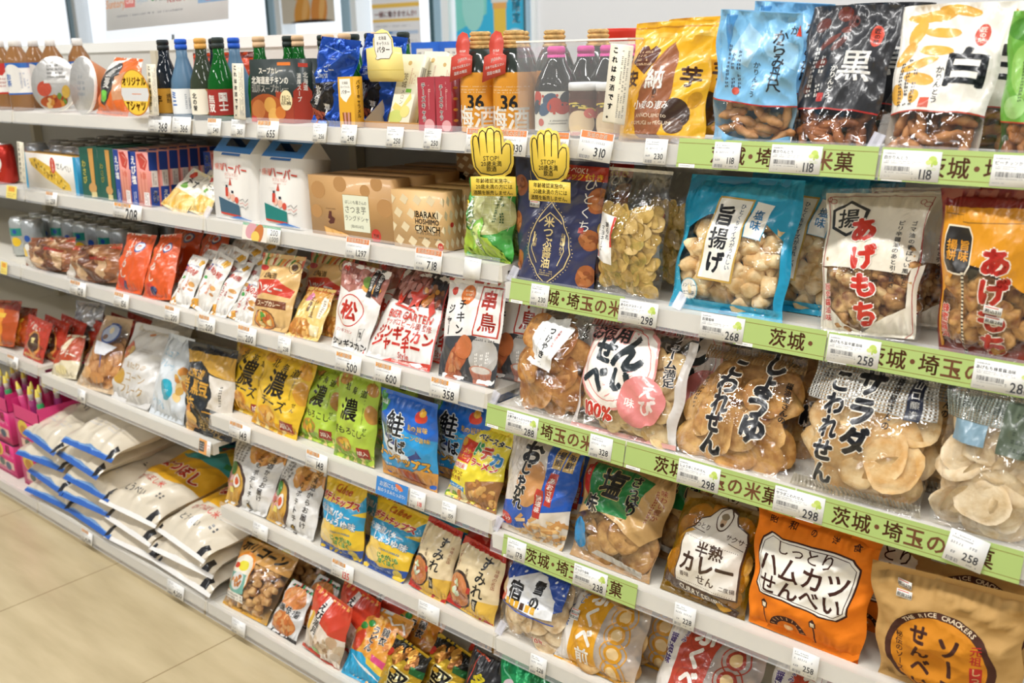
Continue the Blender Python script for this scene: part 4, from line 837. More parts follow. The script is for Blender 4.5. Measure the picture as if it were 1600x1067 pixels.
def a_(A):
    pk = 'e49a94'; A.R(0, 0, 5, 92, 'e6dfd8'); A.R(94, 0, 100, 92, 'e2dcd6'); A.R(0, 0, 100, 4, 'dfa8a0')
    A.R(0, 94, 100, 100, 'e8c4be')
    for i in range(32): A.P([(i*3.2, 94), (i*3.2+1.5, 94), (i*3.2+3.6, 100), (i*3.2+2.1, 100)], 'c85a54')
    A.E(42, 62, 37, 37, pk, 40); A.E(42, 62, 35, 35, 'f5ede4', 40); A.O(42, 62, 30, 30, .6, 'e06a60', 36)
    A.T('お徳用', 26, 87, 13, '1f2126', .05, o=pk, ow=.07, rot=-2)
    A.T('せ', 27, 72, 23, '1f2a30', .06, rot=-8); A.T('ん', 52, 73, 33, '1f2a30', .06, rot=-12, sx=.9); A.T('べ', 24, 47, 24, '1f2a30', .06, rot=-8); A.T('い', 50, 48, 24, '1f2a30', .06, rot=-8)
    A.E(70, 34, 19.5, 19.5, 'e48a86', 30); A.T('えび', 76, 37, 13, 'f8e8e2', .035, v=True, sp=.95); A.T('味', 61, 31, 9, 'f8e8e2', .03); A.T('100%', 30, 20, 15, 'c8301f', .05, o='f5ede4', ow=.06, rot=-4); A.T('米', 11, 31, 6, '1f2126', .02)
    A.T('ボリューム満足', 86, 77, 7.6, '1f2126', .035, v=True, o='f0e6dc', ow=.05, rot=8, sp=.95)
b_ = bag('cracker_bag', 'pink and white bag of thin pale round crackers with a large circle label', BAGC, PL['senbei'], a_, 'e6ded8', .075, 'pillow', bodymat=CLEAR(), pieces=('disc', 56, .05, .76, .0195, (('f0d6a4', 'e0bc80'), ('ecce96', 'd8b070')), 'thin_cracker', .55), wr=.003)
dup(b_, 'pink bag of thin round crackers behind the front pink one', .065, .085)
def mesh_print(A, y0, y1, c1, c2):
    for i in range(34): A.R(i*3, y0, i*3+1.4, y1, c1)
    for i in range(12): A.R(0, y0+(y1-y0)*i/12, 100, y0+(y1-y0)*(i+.45)/12, c2)
def a_(A):
    mesh_print(A, 86, 99, 'b08a58', '8a6a40'); A.T('しょうゆ', 74, 62, 23, '1c1e24', .06, v=True, o='ece2d0', ow=.045, sp=.8, rot=-4); A.T('こわれせん', 40, 48, 18.5, '1c1e24', .055, v=True, o='ece2d0', ow=.05, sp=.84, rot=-4); A.T('醤油屋さんの', 93, 60, 5.4, '1f2126', .03, v=True, rot=-3); A.M(10, 40, 16, 76, 1, '3a2c20', v=True)
b_ = bag('cracker_bag', 'clear bag of broken brown soy crackers with bold black brush writing', BAGC, PL['shoyu'], a_, 'c8b080', .08, 'pillow', bodymat=CLEAR(), pieces=('chip', 24, .1, .8, .036, (('d8a45c', 'b07838'), ('e0b26c', 'bc8848')), 'broken_cracker', .5), wr=.0035)
dup(b_, 'clear bag of brown soy crackers behind the front soy cracker bag', .05, .09)
def a_(A):
    mesh_print(A, 70, 98, 'd4d2cc', '9a9890'); A.R(80, 68, 90, 98, '1c2236'); A.T('山口醸造', 85, 83, 6, 'e8e6e0', .01, v=True, sp=1.15); A.T('醤油屋さんの', 70, 78, 6.4, '1f2126', .03, v=True)
    A.T('サラダ', 50, 68, 22, '191b22', .06, v=True, o='efe8da', ow=.045, sp=.98); A.T('こわれせん', 27, 52, 17.5, '191b22', .055, v=True, o='efe8da', ow=.05, sp=.98); A.M(8, 86, 16, 92, 1, '3a3a3e'); mesh_print(A, 1, 10, 'cfc8b8', 'a89c84')
b_ = bag('cracker_bag', 'clear bag of broken pale salad crackers with bold black brush writing', BAGC, PL['salad'], a_, 'c8b080', .085, 'pillow', bodymat=CLEAR(), pieces=('chip', 22, .1, .72, .038, (('eccb94', 'dcaa66'), ('f0d4a2', 'e2b878')), 'broken_cracker', .45), wr=.0035)
dup(b_, 'clear bag of pale broken crackers behind the front salad cracker bag', .045, .09)
def a_(A): mesh_print(A, 80, 97, '8f948a', '5a6258'); A.R(50, 64, 100, 97, '55604e'); A.M(60, 66, 96, 92, 5, '3a4438'); A.R(10, 66, 40, 80, '7a98a8')
b_ = bag('cracker_bag', 'clear bag of curled cream rice wafers at the right edge of the third shelf', BAGC, PL['curl'], a_, 'c8b080', .08, 'pillow', bodymat=CLEAR(), pieces=('chip', 24, .1, .72, .034, (('ecd9b8', 'd8bc90'),), 'rice_wafer', 1.0), wr=.003)
dup(b_, 'clear bag of curled wafers behind the front wafer bag', 0.02, 0.09, 0)
# ------------------------------------------------------------------ right bay, fourth shelf
def a_(A):
    A.P([(55, 100), (100, 100), (100, 40), (60, 30), (40, 8), (0, 6), (0, 30), (45, 40), (62, 70)], '1f58b8'); A.P([(0, 100), (55, 100), (64, 70), (50, 42), (0, 32)], 'd8cfc4'); A.E(46, 56, 20, 30, 'c89058', rot=-10)
    for i in range(40): x = A.rnd.uniform(0, 36); y = A.rnd.uniform(40, 96); A.L([(x, y), (x+A.rnd.uniform(-6, 6), y-A.rnd.uniform(3, 8)), (x+A.rnd.uniform(-5, 8), y-10)], .7, A.rnd.choice(('e8e0d4', 'b8aca0', 'f0eae0')))
    for i in range(30): x = A.rnd.uniform(20, 92); y = A.rnd.uniform(3, 30)*(.4+x/150); a = A.rnd.uniform(-.5, .9); A.L([(x, y), (x+16*math.cos(a), y+11*math.sin(a))], 4.2, A.rnd.choice(('e4b878', 'd8a462', 'ecc890', 'c89050')))
    A.T('お', 38, 84, 29, '1c1e24', .06, o='efe8da', ow=.045); A.T('じゃがれ', 34, 52, 17, '1c1e24', .06, v=True, o='efe8da', ow=.05, sp=.86, rot=-6)
    A.R(68, 76, 80, 96, 'd8b466'); A.R(82, 76, 94, 96, 'd8b466'); A.T('揚煎', 74, 86, 9, '1b2a50', .04, v=True); A.T('海鮮', 88, 86, 9, '1b2a50', .04, v=True)
    A.R(70, 40, 80, 72, 'b8382a'); A.T('あおさ味', 75, 56, 7.5, 'f4e8dc', .03, v=True); A.R(58, 26, 68, 54, 'b8382a'); A.T('旨塩味', 63, 40, 7.5, 'f4e8dc', .03, v=True); A.E(10, 14, 13, 8, 'cf3a28'); A.T('3パック', 10, 14, 6, 'f6efe4', .03)
b_ = bag('snack_bag', 'blue and beige bag of golden potato sticks on the fourth shelf beside the left divider', BAGC, PL['ojaga'], a_, 'e0d4c4', .06, 'pillow')
dup(b_, 'blue and beige potato stick bag second in its row', 0.03, 0.07, 0); dup(b_, 'blue and beige potato stick bag third in its row', 0.05, 0.14, 0)
def a_(A):
    k = 'c8a066'; A.P([(0, 100), (100, 100), (100, 44), (84, 30), (60, 44), (30, 52), (0, 40)], k); A.P([(8, 92), (14, 66), (10, 52), (30, 50), (66, 50), (80, 88), (60, 92)], '1f7a3c'); A.T('塩', 40, 77, 30, '16181a', .06, o='c8b070', ow=.03); A.T('味', 24, 56, 19, '16181a', .06, o='e8dcc0', ow=.05); A.T('さっぱり', 66, 72, 12, '16181a', .05, v=True, o='d8c890', ow=.04, sp=.8, rot=6)
    A.P([(2, 90), (14, 92), (12, 60), (4, 66)], 'b8302a'); A.T('味', 8, 82, 7, 'f0d8c8', .02); A.T('味わい豊か', 92, 70, 6.5, '9a3a28', .01, v=True); A.M(84, 52, 89, 86, 1, '9a3a28', v=True); A.E(12, 25, 12, 16, '2a88c0'); A.M(2, 40, 8, 54, 1, '2a5f90', v=True); A.P([(30, 10), (90, 2), (92, 8), (40, 15)], 'd4ccc0')
b_ = bag('cracker_bag', 'kraft topped bag of round salt crackers with a green patch', BAGC, PL['shio'], a_, 'c8b080', .075, 'pillow', bodymat=CLEAR(), back='b89060', pieces=('disc', 14, .08, .46, .03, (('d4a868', 'a87840'), ('cc9c5a', '9a6a34')), 'round_cracker', .5), wr=.0035)
dup(b_, 'kraft topped salt cracker bag behind the front one', .06, .085)
def a_(A):
    br = '4a3020'; W_ = 'e9e2d6'
    o = [(22, 14), (20, 66), (30, 72), (34, 80), (44, 84), (50, 93), (62, 97), (74, 92), (80, 83), (92, 78), (94, 70), (92, 14)]
    A.P(o, br); A.P([(57+(x-57)*.95, 52+(y-52)*.96) for x, y in o], W_); A.E(62, 84, 9, 12, br); A.E(62, 84, 7.8, 10.6, W_); A.E(62, 82, 4, 5.4, 'c8a888'); A.E(62, 86.4, 5, 3.4, '8a7a60'); A.E(62, 78.6, 2.6, 2, br)
    A.T('しっとり', 38, 74, 6.4, br, .015, rot=-6); A.T('サクサク', 84, 69, 6.4, br, .015, rot=-8); A.L([(28, 70), (46, 68)], .7, br); A.L([(76, 65), (91, 61)], .7, br)
    for i in range(30): A.E(26+i*2.1, 62-i*.16, .5, .5, br, 5)
    A.T('半熟', 58, 53, 16, br, .03); A.T('カレー', 57, 39, 22, br, .035, sx=.95); A.T('せん', 58, 25, 11, br, .02); A.T('香味', 34, 26, 5.4, br, .01); A.T('二度揚', 82, 23, 5, br, .01)
    for i in range(30): A.E(26+i*2.1, 19.5-i*.1, .5, .5, br, 5)
    A.P([(8, 24), (22, 18), (56, 15), (94, 6), (98, 14), (90, -2), (78, 2), (50, 7), (20, 9), (4, 12)], br); A.T('CURRY SENBEI', 52, 10.6, 7.4, 'efe6d4', .02, rot=-7)
b_ = bag('cracker_bag', 'amber film bag of curry crackers with a cream shield label', BAGC, PL['curry'], a_, 'a07818', .08, 'pillow', bodymat=AMBER(), back='7a5c10', pieces=('disc', 20, .08, .85, .024, (('d8a038', 'a87420'),), 'round_cracker', .2), wr=.002)
dup(b_, 'amber curry cracker bag behind the front amber one', -0.03, 0.09, 0); dup(b_, 'amber curry cracker bag third in its row', 0.0, 0.18, 0)
def a_(A):
    br = '40221a'; o = [(6, 38), (8, 76), (14, 82), (84, 82), (90, 76), (88, 38), (80, 31), (40, 33), (12, 32)]
    A.P(o, br); A.P([(48+(x-48)*.965, 57+(y-57)*.95) for x, y in o], 'f2eee4'); A.L([(48+(x-48)*.92, 57+(y-57)*.88) for x, y in o], .6, br, True)
    for i, ch in enumerate('昭和の洋食'): A.T(ch, 14+i*17.5, 91.5-i*.2, 6.4, br, .02)
    A.T('しっとり', 47, 74, 12.5, br, .01); A.T('ハムカツ', 47, 59, 21, br, .02, sx=.92); A.T('せんべい', 47, 43, 18.5, br, .02)
    for x in (17, 62): A.R(x-.6, 4, x+.6, 20, br); A.P([(x-2.4, 20), (x+2.4, 20), (x+3, 25), (x, 28), (x-3, 25)], br); A.P([(x-1.4, 20.8), (x+1.4, 20.8), (x+1.8, 24.6), (x-1.8, 24.6)], 'f2e4c8')
    A.P([(24+16*math.cos(a)+15, 8+13*math.sin(a)) for a in np.linspace(0, PI, 13)], br); A.P([(39+10*math.cos(a), 8+7.5*math.sin(a)) for a in np.linspace(0, PI, 11)], 'e07a1a'); A.E(39, 10, 4, 2.6, 'f6c890')
    for a in np.linspace(.2, PI-.2, 9): A.L([(39+12*math.cos(a), 8+9*math.sin(a)), (39+15*math.cos(a), 8+12*math.sin(a))], .7, 'e8b070')
b_ = bag('snack_bag', 'front bright orange paper bag with a white plaque label', BAGC, PL['ham'], a_, 'ea7e18', .06, 'pillow', film=KRAFT(), wr=.0035)
dup(b_, 'bright orange bag behind and right of the front orange one', .075, .09, -.004)
def a_(A):
    br = '4a2a20'; A.E(48, 37, 38, 38, br, 48); A.E(48, 37, 33, 33, 'cf8420', 44)
    A.T('ソース', 57, 35, 17, br, .045, v=True, sp=1.0); A.T('せんべい', 36, 36, 13.5, br, .045, v=True, sp=1.0); A.T('元祖', 74, 51, 7.6, 'b83028', .02, v=True); A.R(70.4, 16, 78, 41, 'b83028'); A.T('しっとり', 74.2, 28.5, 6.4, 'e8c088', .03, v=True, sp=.95); A.T('秘伝のソース', 21.5, 37, 5.6, br, .02, v=True)
    for i, ch in enumerate('THE RICE CRACKERS'):
        a = math.radians(128-i*4.9); A.T(ch, 48+35.6*math.cos(a), 37+35.6*A.k*math.sin(a), 4.6, 'e8d4b4', .02, rot=math.degrees(a)-90)
    for i, ch in enumerate('SINCE 1957'[:5]): a = math.radians(250+i*5.4); A.T(ch, 48+35.6*math.cos(a), 37+35.6*A.k*math.sin(a), 4.6, 'e8d4b4', .02, rot=math.degrees(a)+90)
b_ = bag('snack_bag', 'brown kraft paper bag with a round orange emblem and two price stickers', BAGC, PL['sauce'], a_, 'bf975c', .07, 'pillow', film=KRAFT(), wr=.004, parts=sticker('k', '税込278', '税抜258', .24, .88, 2))
dup(b_, 'brown kraft paper bag behind the one with the round emblem', 0.01, 0.1, 0.012)
# ------------------------------------------------------------------ right bay, fifth shelf and bottom board
def a_(A):
    A.P([(4, 98), (10, 99), (90, 98), (92, 60), (60, 42), (6, 50)], '2450b0'); A.P([(6, 50), (10, 76), (46, 96), (60, 94), (82, 70), (84, 46), (60, 43)], 'eef0f2')
    for x, y in ((10, 88), (16, 80), (84, 88), (88, 80), (30, 92), (74, 92), (8, 70)): A.E(x, y, 1.3, 1.3, 'f2f4f6', 8)
    for x, y in ((30, 66), (50, 58), (66, 56), (22, 74)): A.E(x, y, 1, 1, '4a6ab8', 8)
    A.T('雪の', 58, 70, 15, '17181c', .05, v=True, sp=1.02); A.T('宿', 28, 66, 23, '17181c', .06); A.L([(4, 46), (40, 42), (86, 40)], 1.2, '2450b0')
    for i in range(6): A.R(16+i*8, 46, 22+i*8, 55, 'e8b030' if i != 3 else '4a2c1c')
    A.E(4, 56, 9, 9, 'd8503c'); A.T('20枚', 66, 12, 8, 'c8402c', .03, o='f2e8da', ow=.06)
b_ = bag('cracker_bag', 'clear bag of sugar topped crackers with a snowy blue label', BAGC, PL['yuki'], a_, 'd8c8b0', .07, 'pillow', bodymat=CLEAR(), pieces=('disc', 14, .1, .8, .03, (('ead4ae', 'cba878'),), 'sugar_cracker', .5))
dup(b_, 'clear sugar cracker bag second in its row behind the snowy label', 0.02, 0.08, 0)
def fuk(base, ring, t1, t2, bl):
    def f(A):
        A.R(20, 0, 56, 100, base); A.R(0, 0, 20, 100, 'e6e0d8'); A.R(0, 0, 100, 3, base)
        for y in (82, 58, 34, 10): A.O(76, y, 13, 13, 1.2, ring); A.E(76, y, 9, 9, ring); A.E(76, y, 6, 6, 'e8c890')
        for y in (90, 66, 40, 20): A.O(38, y, 12, 12, 1, ring)
        A.T('ふくべ煎', 40, 56, 21, 'f6f0e6', .06, v=True, sp=1.0); A.T(t1, 8, 66, 10, bl, .04, v=True, o='f4f2ee', ow=.06); A.T(t2, 20, 88, 6, bl, .02, v=True, o='f4f2ee', ow=.06)
    return f
b_ = bag('cracker_bag', 'clear bag with a golden yellow band of large white brush characters', BAGC, PL['fukube'], fuk('e0a01c', 'd8981c', 'しお味', 'だし', '1f5cb0'), 'd8b880', .075, 'pillow', bodymat=MILKY(), back='d8b070', pieces=('disc', 16, .1, .9, .03, (('e4c088', 'c89858'),), 'round_cracker', .5), parts=sticker('f', '税込228', '税抜208', .2, .68))
dup(b_, 'clear cracker bag with golden band behind the front golden one', .05, .075)
b_ = bag('cracker_bag', 'left one of two clear bags with a brick red band on the fifth shelf', BAGC, PL['fukured'], fuk('b8402a', 'a83826', '醤油味', 'うまみ', '4a2c80'), 'c89870', .075, 'pillow', bodymat=MILKY(), back='b07050', pieces=('disc', 16, .1, .9, .03, (('c88c58', '9a6034'),), 'round_cracker', .5))
dup(b_, 'right one of two clear bags with a brick red band on the fifth shelf', .185, .01)
def a_(A): A.E(40, 70, 40, 24, '2a9a5c'); A.E(70, 88, 24, 10, '18703c'); A.L([(5, 90), (40, 70), (90, 84)], 2, '7acca0'); A.L([(60, 96), (70, 80), (96, 70)], 1.4, 'b8e8d0'); A.P([(40, 84), (70, 82), (70, 66), (42, 68)], 'e8902c'); A.T('おこげ', 56, 75, 8, '7a2c10', .03); A.E(20, 72, 12, 12, 'e8d4dc')
bag('snack_bag', 'shiny emerald green bag at the bottom of the right bay', BAGC, PL['greenbag'], a_, '1a8a52', .06, 'pillow', film=FOIL())
# ------------------------------------------------------------------ middle bay, third shelf
def strip_top(A, cols, y0=90):
    n = 16
    for i in range(n): A.R(i*100/n, y0, (i+1)*100/n, 100, cols[i % len(cols)])
def a_(A):
    strip_top(A, ('c85a3a', 'ecd9a8', '5a9a48', 'e8a050', 'ecd9a8'), 84); A.E(86, 84, 11, 11, '8a5a28'); A.E(86, 84, 9.6, 9.6, 'e8c888'); A.E(86, 84, 5, 6, '5a3a1c'); A.E(14, 80, 12, 5, 'b82a24'); A.T('北海道', 40, 70, 11, '4a2a14', .02)
    A.P([(2, 62), (60, 66), (96, 54), (94, 44), (40, 46), (4, 42)], 'd0402a'); A.T('ハッピー', 44, 54, 17, 'f6efe4', .05, rot=-4); A.P([(8, 38), (90, 38), (92, 28), (10, 28)], '7a3e1c'); A.T('スープカレー', 52, 33, 10, 'f0dcb8', .02)
    A.E(40, 12, 32, 17, '7a4a24'); A.E(40, 12, 29, 14.6, 'd8862c'); A.B(40, 13, 20, 10, ('e8b040', 'c8602c', '5a9a3c', 'e8d088'), 16, 6, 4)
b_ = bag('snack_bag', 'front tan bag with striped top and red lettering, middle bay third shelf', BAGC, PL['happy'], a_, 'e0b878', .045, 'pillow', group=None)
dup(b_, 'tan striped top bag standing second behind the front tan one', .075, .075); dup(b_, 'tan striped top bag third and deepest in its row', .15, .15)
def a_(A):
    A.R(0, 90, 100, 100, 'c8783c'); A.E(30, 78, 14, 10, 'e08ab0'); A.P([(0, 90), (100, 90), (100, 66), (0, 74)], 'd8a050'); A.E(34, 78, 14, 9, 'dc84a4'); A.T('北海道', 48, 64, 11, '5a2c14', .02, v=True); A.T('いり豆', 66, 56, 13, '5a2c14', .025, v=True); A.R(80, 40, 92, 80, 'f0e6d0'); A.M(82, 44, 90, 76, 1, '6a4a2c', v=True); A.E(40, 16, 36, 20, 'c88438'); A.B(40, 17, 32, 17, ('dca050', 'c47c34', 'ecb868'), 30, 5.5, 2); A.R(72, 8, 92, 26, 'ecd9a8')
b_ = bag('snack_bag', 'small yellow brown roasted bean bag leaning back beside the tan bag', BAGC, PL['mame'], a_, 'e6c470', .03, 'pillow')
dup(b_, 'small roasted bean bag behind and right of the first bean bag', .045, .045)
def a_(A):
    A.P([(0, 72), (30, 66), (60, 74), (100, 60), (100, 100), (0, 100)], 'a86a5c'); A.B(36, 86, 36, 13, ('c08478', '9a5448', 'b4746a', 'd09c90'), 40, 6.5, 5); A.E(74, 76, 18, 10, 'd89a3c'); A.E(66, 82, 10, 12, '6a8a38', rot=30)
    A.R(70, 66, 79, 98, '1f1d20'); A.R(81, 68, 90, 100, '1f1d20'); A.T('あの味を再現', 74.5, 82, 5.4, 'f0ece4', .02, v=True); A.T('ジンギスカン', 85.5, 84, 5.4, 'f0ece4', .02, v=True); A.E(12, 93, 6, 6, 'd0402c')
    A.O(42, 46, 31, 31, 2, 'cf3a26', 36); A.T('松', 42, 46, 40, 'cf3a26', .055); A.T('ジンギスカン', 36, 22, 8, 'cf3a26', .01); A.L([(76, 28), (86, 30), (82, 16), (72, 14), (76, 28)], .8, '3a3a3e'); A.T('焼肉', 79, 22, 6, '3a3a3e', .02, v=True); A.T('ジンギスカン', 50, 8, 16, '1f1d20', .04)
b_ = bag('jerky_bag', 'white bag with a red circled pine character and mutton picture', BAGC, PL['matsu'], a_, 'eeeae4', .03, 'pillow', wr=.0018)
dup(b_, 'white mutton jerky bag behind the one with the red circle', .055, .05)
def a_(A):
    A.P([(0, 66), (50, 60), (100, 64), (100, 100), (0, 100)], '5a3028'); A.P([(55, 100), (100, 100), (100, 80), (70, 86)], '2c3038'); A.B(34, 84, 34, 15, ('a4665c', '8a4a40', 'bc8078', 'c8948a'), 60, 5.5, 3); A.B(80, 74, 18, 10, ('c8782c', 'a8502c', '8a5a38', 'd89a48'), 18, 5, 6)
    st = [(56+(17 if i % 2 == 0 else 7)*math.sin(PI*i/5), 70+(17 if i % 2 == 0 else 7)*.98*math.cos(PI*i/5)) for i in range(10)]; A.P(st, 'd03a24'); A.P([(18, 76), (24, 60), (32, 62), (36, 74), (30, 66)], 'd03a24'); A.P([(84, 74), (90, 60), (84, 52), (80, 64)], 'd03a24'); A.L([(20, 60), (40, 58), (62, 55)], 2.4, 'd03a24')
    A.T('BIER GARTEN', 54, 50, 11.5, 'd03a24', .03); A.T('サッポロビール園 監修', 54, 41, 7.6, 'd03a24', .02); A.T('ジンギスカン', 52, 30, 15, 'cf3020', .05, o='f2e8dc', ow=.06); A.T('ジャーキー', 46, 19, 15, 'cf3020', .05, o='f2e8dc', ow=.06); A.T('Style', 60, 9.5, 8, 'd03a24', .01)
    A.P([(30, 0), (100, 0), (100, 8), (40, 4)], 'd03a24'); A.M(44, 1, 96, 5, 1, 'f2e8dc'); A.L([(1, 1), (1, 99)], 1.6, 'c8382a'); A.L([(99, 1), (99, 99)], 1.6, 'c8382a')
b_ = bag('jerky_bag', 'white and red bag with a red star and grilled meat picture', BAGC, PL['bier'], a_, 'efece6', .03, 'pillow', wr=.0018)
dup(b_, 'grilled meat jerky bag behind the one with the red star', .05, .05)
def a_(A):
    A.R(0, 96, 100, 98.5, 'b8402c'); A.P([(0, 0), (100, 0), (100, 42), (60, 46), (0, 40)], '3c3e42'); A.E(78, 28, 22, 26, 'b8b4ae'); A.E(14, 86, 5.6, 5.6, 'd0402c'); A.E(40, 84, 12.5, 13, 'd8742c'); A.M(33, 78, 47, 90, 3, 'f0dcb8')
    A.R(60, 46, 97, 94, 'bc3a28'); A.R(62, 47.4, 95, 92.6, 'efece6'); A.T('串', 77, 81, 27, 'b8301f', .05); A.T('鳥', 79, 60, 27, 'b8301f', .05); A.T('チキン', 34, 62, 15, '1f1d20', .03, v=True, sp=1.1); A.T('ジャー', 14, 58, 14, '1f1d20', .03, v=True); A.M(58, 41, 96, 45, 1, '3a3a3e')
    A.E(34, 20, 14, 34, 'b8643c', rot=-38); A.B(34, 18, 12, 22, ('c87a4c', 'a04e2c', 'd08c5c'), 20, 5, 8); A.E(48, 34, 14, 16, 'c47040', rot=-10); A.P([(58, 14), (94, 14), (88, -2), (64, -2)], 'b4705a'); A.E(76, 14, 18, 6, 'c88a74'); A.E(76, 14, 15, 4.6, 'e0d8d0'); A.M(66, 18, 90, 38, 3, 'f0ece6', v=True)
b_ = bag('jerky_bag', 'white chicken jerky bag with two red framed characters beside the green strip', BAGC, PL['tori'], a_, 'efece6', .03, 'pillow', wr=.0016)
dup(b_, 'chicken jerky bag behind the one with red framed characters', .05, .055)
# ------------------------------------------------------------------ middle bay, fourth shelf
def nou(base, dark, food, t2, fc):
    def f(A):
        A.E(20, 96, 14, 12, fc, rot=30); A.E(86, 88, 14, 9, fc, rot=-40); A.E(92, 60, 10, 16, fc, rot=20); A.P([(0, 0), (100, 0), (100, 12), (0, 16)], dark)
        for i in range(10): A.P([(i*10, 0), (i*10+5, 12), (i*10+10, 0)], 'f0d890' if i % 2 else dark)
        for i, ch in enumerate('北海道'): A.T(ch, 30+i*22, 86-i*2, 13, '3a2a10', .02)
        A.T('濃', 48, 62, 38, '2a2010', .03); A.T(t2, 50, 37, 14 if len(t2) > 3 else 17, '2a2010', .02, rot=-3); A.T('せん', 86, 40, 7, '2a2010', .01, v=True); A.E(38, 20, 20, 12, fc); A.B(38, 20, 14, 8, food, 10, 5.5, 3); A.R(68, 8, 92, 20, '9a2c1c'); A.T('3袋入', 80, 14, 8, 'f2e6d4', .02); A.M(76, 48, 80, 76, 1, '5a4a28', v=True)
    return f
b_ = bag('snack_bag', 'left one of the two yellow cheese cracker bags on the fourth shelf', BAGC, PL['cheese1'], nou('e8b820', 'd89a18', ('d8a040', 'b8782c'), 'チーズ', 'e0a030'), 'ecc02c', .055, 'pillow')
dup(b_, 'yellow cheese cracker bag behind the left yellow one', 0.03, 0.07, 0)
b_ = bag('snack_bag', 'right one of the two yellow cheese cracker bags, beside the green ones', BAGC, PL['cheese2'], nou('e8b820', 'd89a18', ('d8a040', 'b8782c', 'e8c070'), 'チーズ', 'e0a030'), 'ecc02c', .055, 'pillow')
dup(b_, 'yellow cheese cracker bag behind the right yellow one', 0.03, 0.08, 0)
b_ = bag('snack_bag', 'left one of the two lime green corn cracker bags on the fourth shelf', BAGC, PL['greenA'], nou('a8cc3c', '8ab030', ('e0b030', '8a9a30'), '焼もろこし', 'c08a3c'), 'b4d044', .055, 'pillow')
dup(b_, 'lime green corn cracker bag behind the left green one', 0.03, 0.075, 0)
b_ = bag('snack_bag', 'right one of the two lime green corn cracker bags, beside the blue bag', BAGC, PL['greenB'], nou('a8cc3c', '8ab030', ('e0b030', '8a9a30', 'e8c850'), '焼もろこし', 'c08a3c'), 'b4d044', .055, 'pillow')
dup(b_, 'lime green corn cracker bag behind the right green one', 0.03, 0.08, 0)
def a_(A):
    A.P([(0, 62), (40, 66), (100, 58), (100, 20), (0, 16)], '2a9ad8'); A.P([(2, 96), (10, 99), (14, 90), (22, 90), (18, 80), (10, 76), (6, 84), (0, 84)], '4a9a48'); A.T('北海道', 11, 87, 5, 'f2f4f0', .02)
    A.P([(4, 66), (20, 62), (52, 40), (64, 36), (62, 30), (40, 26), (22, 34), (8, 50)], 'dfe6ec'); A.P([(4, 66), (20, 63), (50, 44), (30, 46), (12, 54)], '1f3a80'); A.P([(62, 36), (74, 42), (76, 46), (84, 38), (76, 36), (66, 32)], '1f3a80'); A.E(12, 58, 2, 2, '1a1a20')
    A.T('鮭', 38, 68, 30, '15171c', .05, o='e8eef2', ow=.05); A.T('とば', 40, 46, 20, '15171c', .04, o='e8eef2', ow=.05, rot=-4); A.E(78, 82, 10, 7, 'd8402c'); A.E(80, 87, 6, 5, 'e8b030'); A.T('鮭の旨味', 74, 69, 7.5, 'ecc04a', .03); A.T('×', 74, 64, 5, 'ecc04a', .02); A.T('コーンの旨味', 72, 58, 7, 'ecc04a', .03)
    A.T('コーンチップス', 46, 30, 14.5, 'eab040', .05, o='5a3a18', ow=.05, rot=-3, sp=.95); A.P([(0, 0), (100, 0), (100, 22), (76, 24), (60, 16), (0, 18)], 'd89a48'); A.E(56, 6, 26, 16, 'b87a3c'); 
    for i in range(7): A.L([(42+i*5, 18), (56+i*3, 4)], 3.6, '9a3c20' if i % 2 else 'b0502c')
    A.M(8, 18, 30, 22, 1, 'e8eef2')
b_ = bag('snack_bag', 'front deep blue salmon corn chip bag on the fourth shelf', BAGC, PL['sake'], a_, '1f66c8', .055, 'pillow')
dup(b_, 'deep blue salmon corn chip bag behind the front blue one', .085, .06); dup(b_, 'third deep blue salmon chip bag, deepest in its row', .15, .13)
def a_(A):
    A.R(0, 94, 100, 100, 'e8c830'); A.R(6, 86, 20, 97, 'c8301f'); A.P([(4, 80), (44, 76), (40, 48), (2, 50)], 'cf3a24'); A.E(14, 73, 8, 6, 'e8a830'); A.T('ベビースター', 22, 63, 7.5, 'f0c840', .04); A.T('カンパニー', 22, 55, 7, 'f0c840', .03); A.R(2, 40, 40, 47, 'f0e8dc'); A.T('共同企画', 21, 43.5, 7, 'c8301f', .02)
    A.T('ベビースター', 70, 84, 10, '1a1a1c', .05, o='f2efe8', ow=.06, rot=-5); A.T('ド', 50, 70, 21, '2c9a48', .07, o='f2efe8', ow=.05); A.T('デ', 68, 67, 20, 'd04a30', .07, o='f2efe8', ow=.05); A.T('カ', 87, 63, 20, '2c88c8', .07, o='f2efe8', ow=.05); A.T('ラーメン', 68, 52, 12, 'd03a24', .05, o='f2efe8', ow=.06, rot=-4)
    A.T('ラーメンと', 18, 34, 7.4, '9a2c1c', .03); A.T('合った味', 16, 27, 7.4, '9a2c1c', .03); A.P([(0, 22), (40, 18), (40, 12), (0, 16)], '2a88c0'); A.T('みそラーメン味', 20, 17, 5, 'f2efe8', .02); A.E(22, 3, 26, 14, 'd8c8a0'); A.B(22, 4, 20, 8, ('e0b050', 'c8783c', '6a9a3c', 'e8d8a0'), 14, 5, 2)
    A.P([(44, 26), (100, 40), (100, 0), (44, 0)], '9a6a3c'); A.B(74, 16, 24, 18, ('c8904c', 'a8703c', 'd8a860'), 24, 5, 4)
b_ = bag('snack_bag', 'yellow noodle snack bag with red and multicoloured lettering', BAGC, PL['baby'], a_, 'ecd838', .05, 'pillow')
dup(b_, 'yellow and blue noodle snack bag behind the front yellow one', .01, .07)
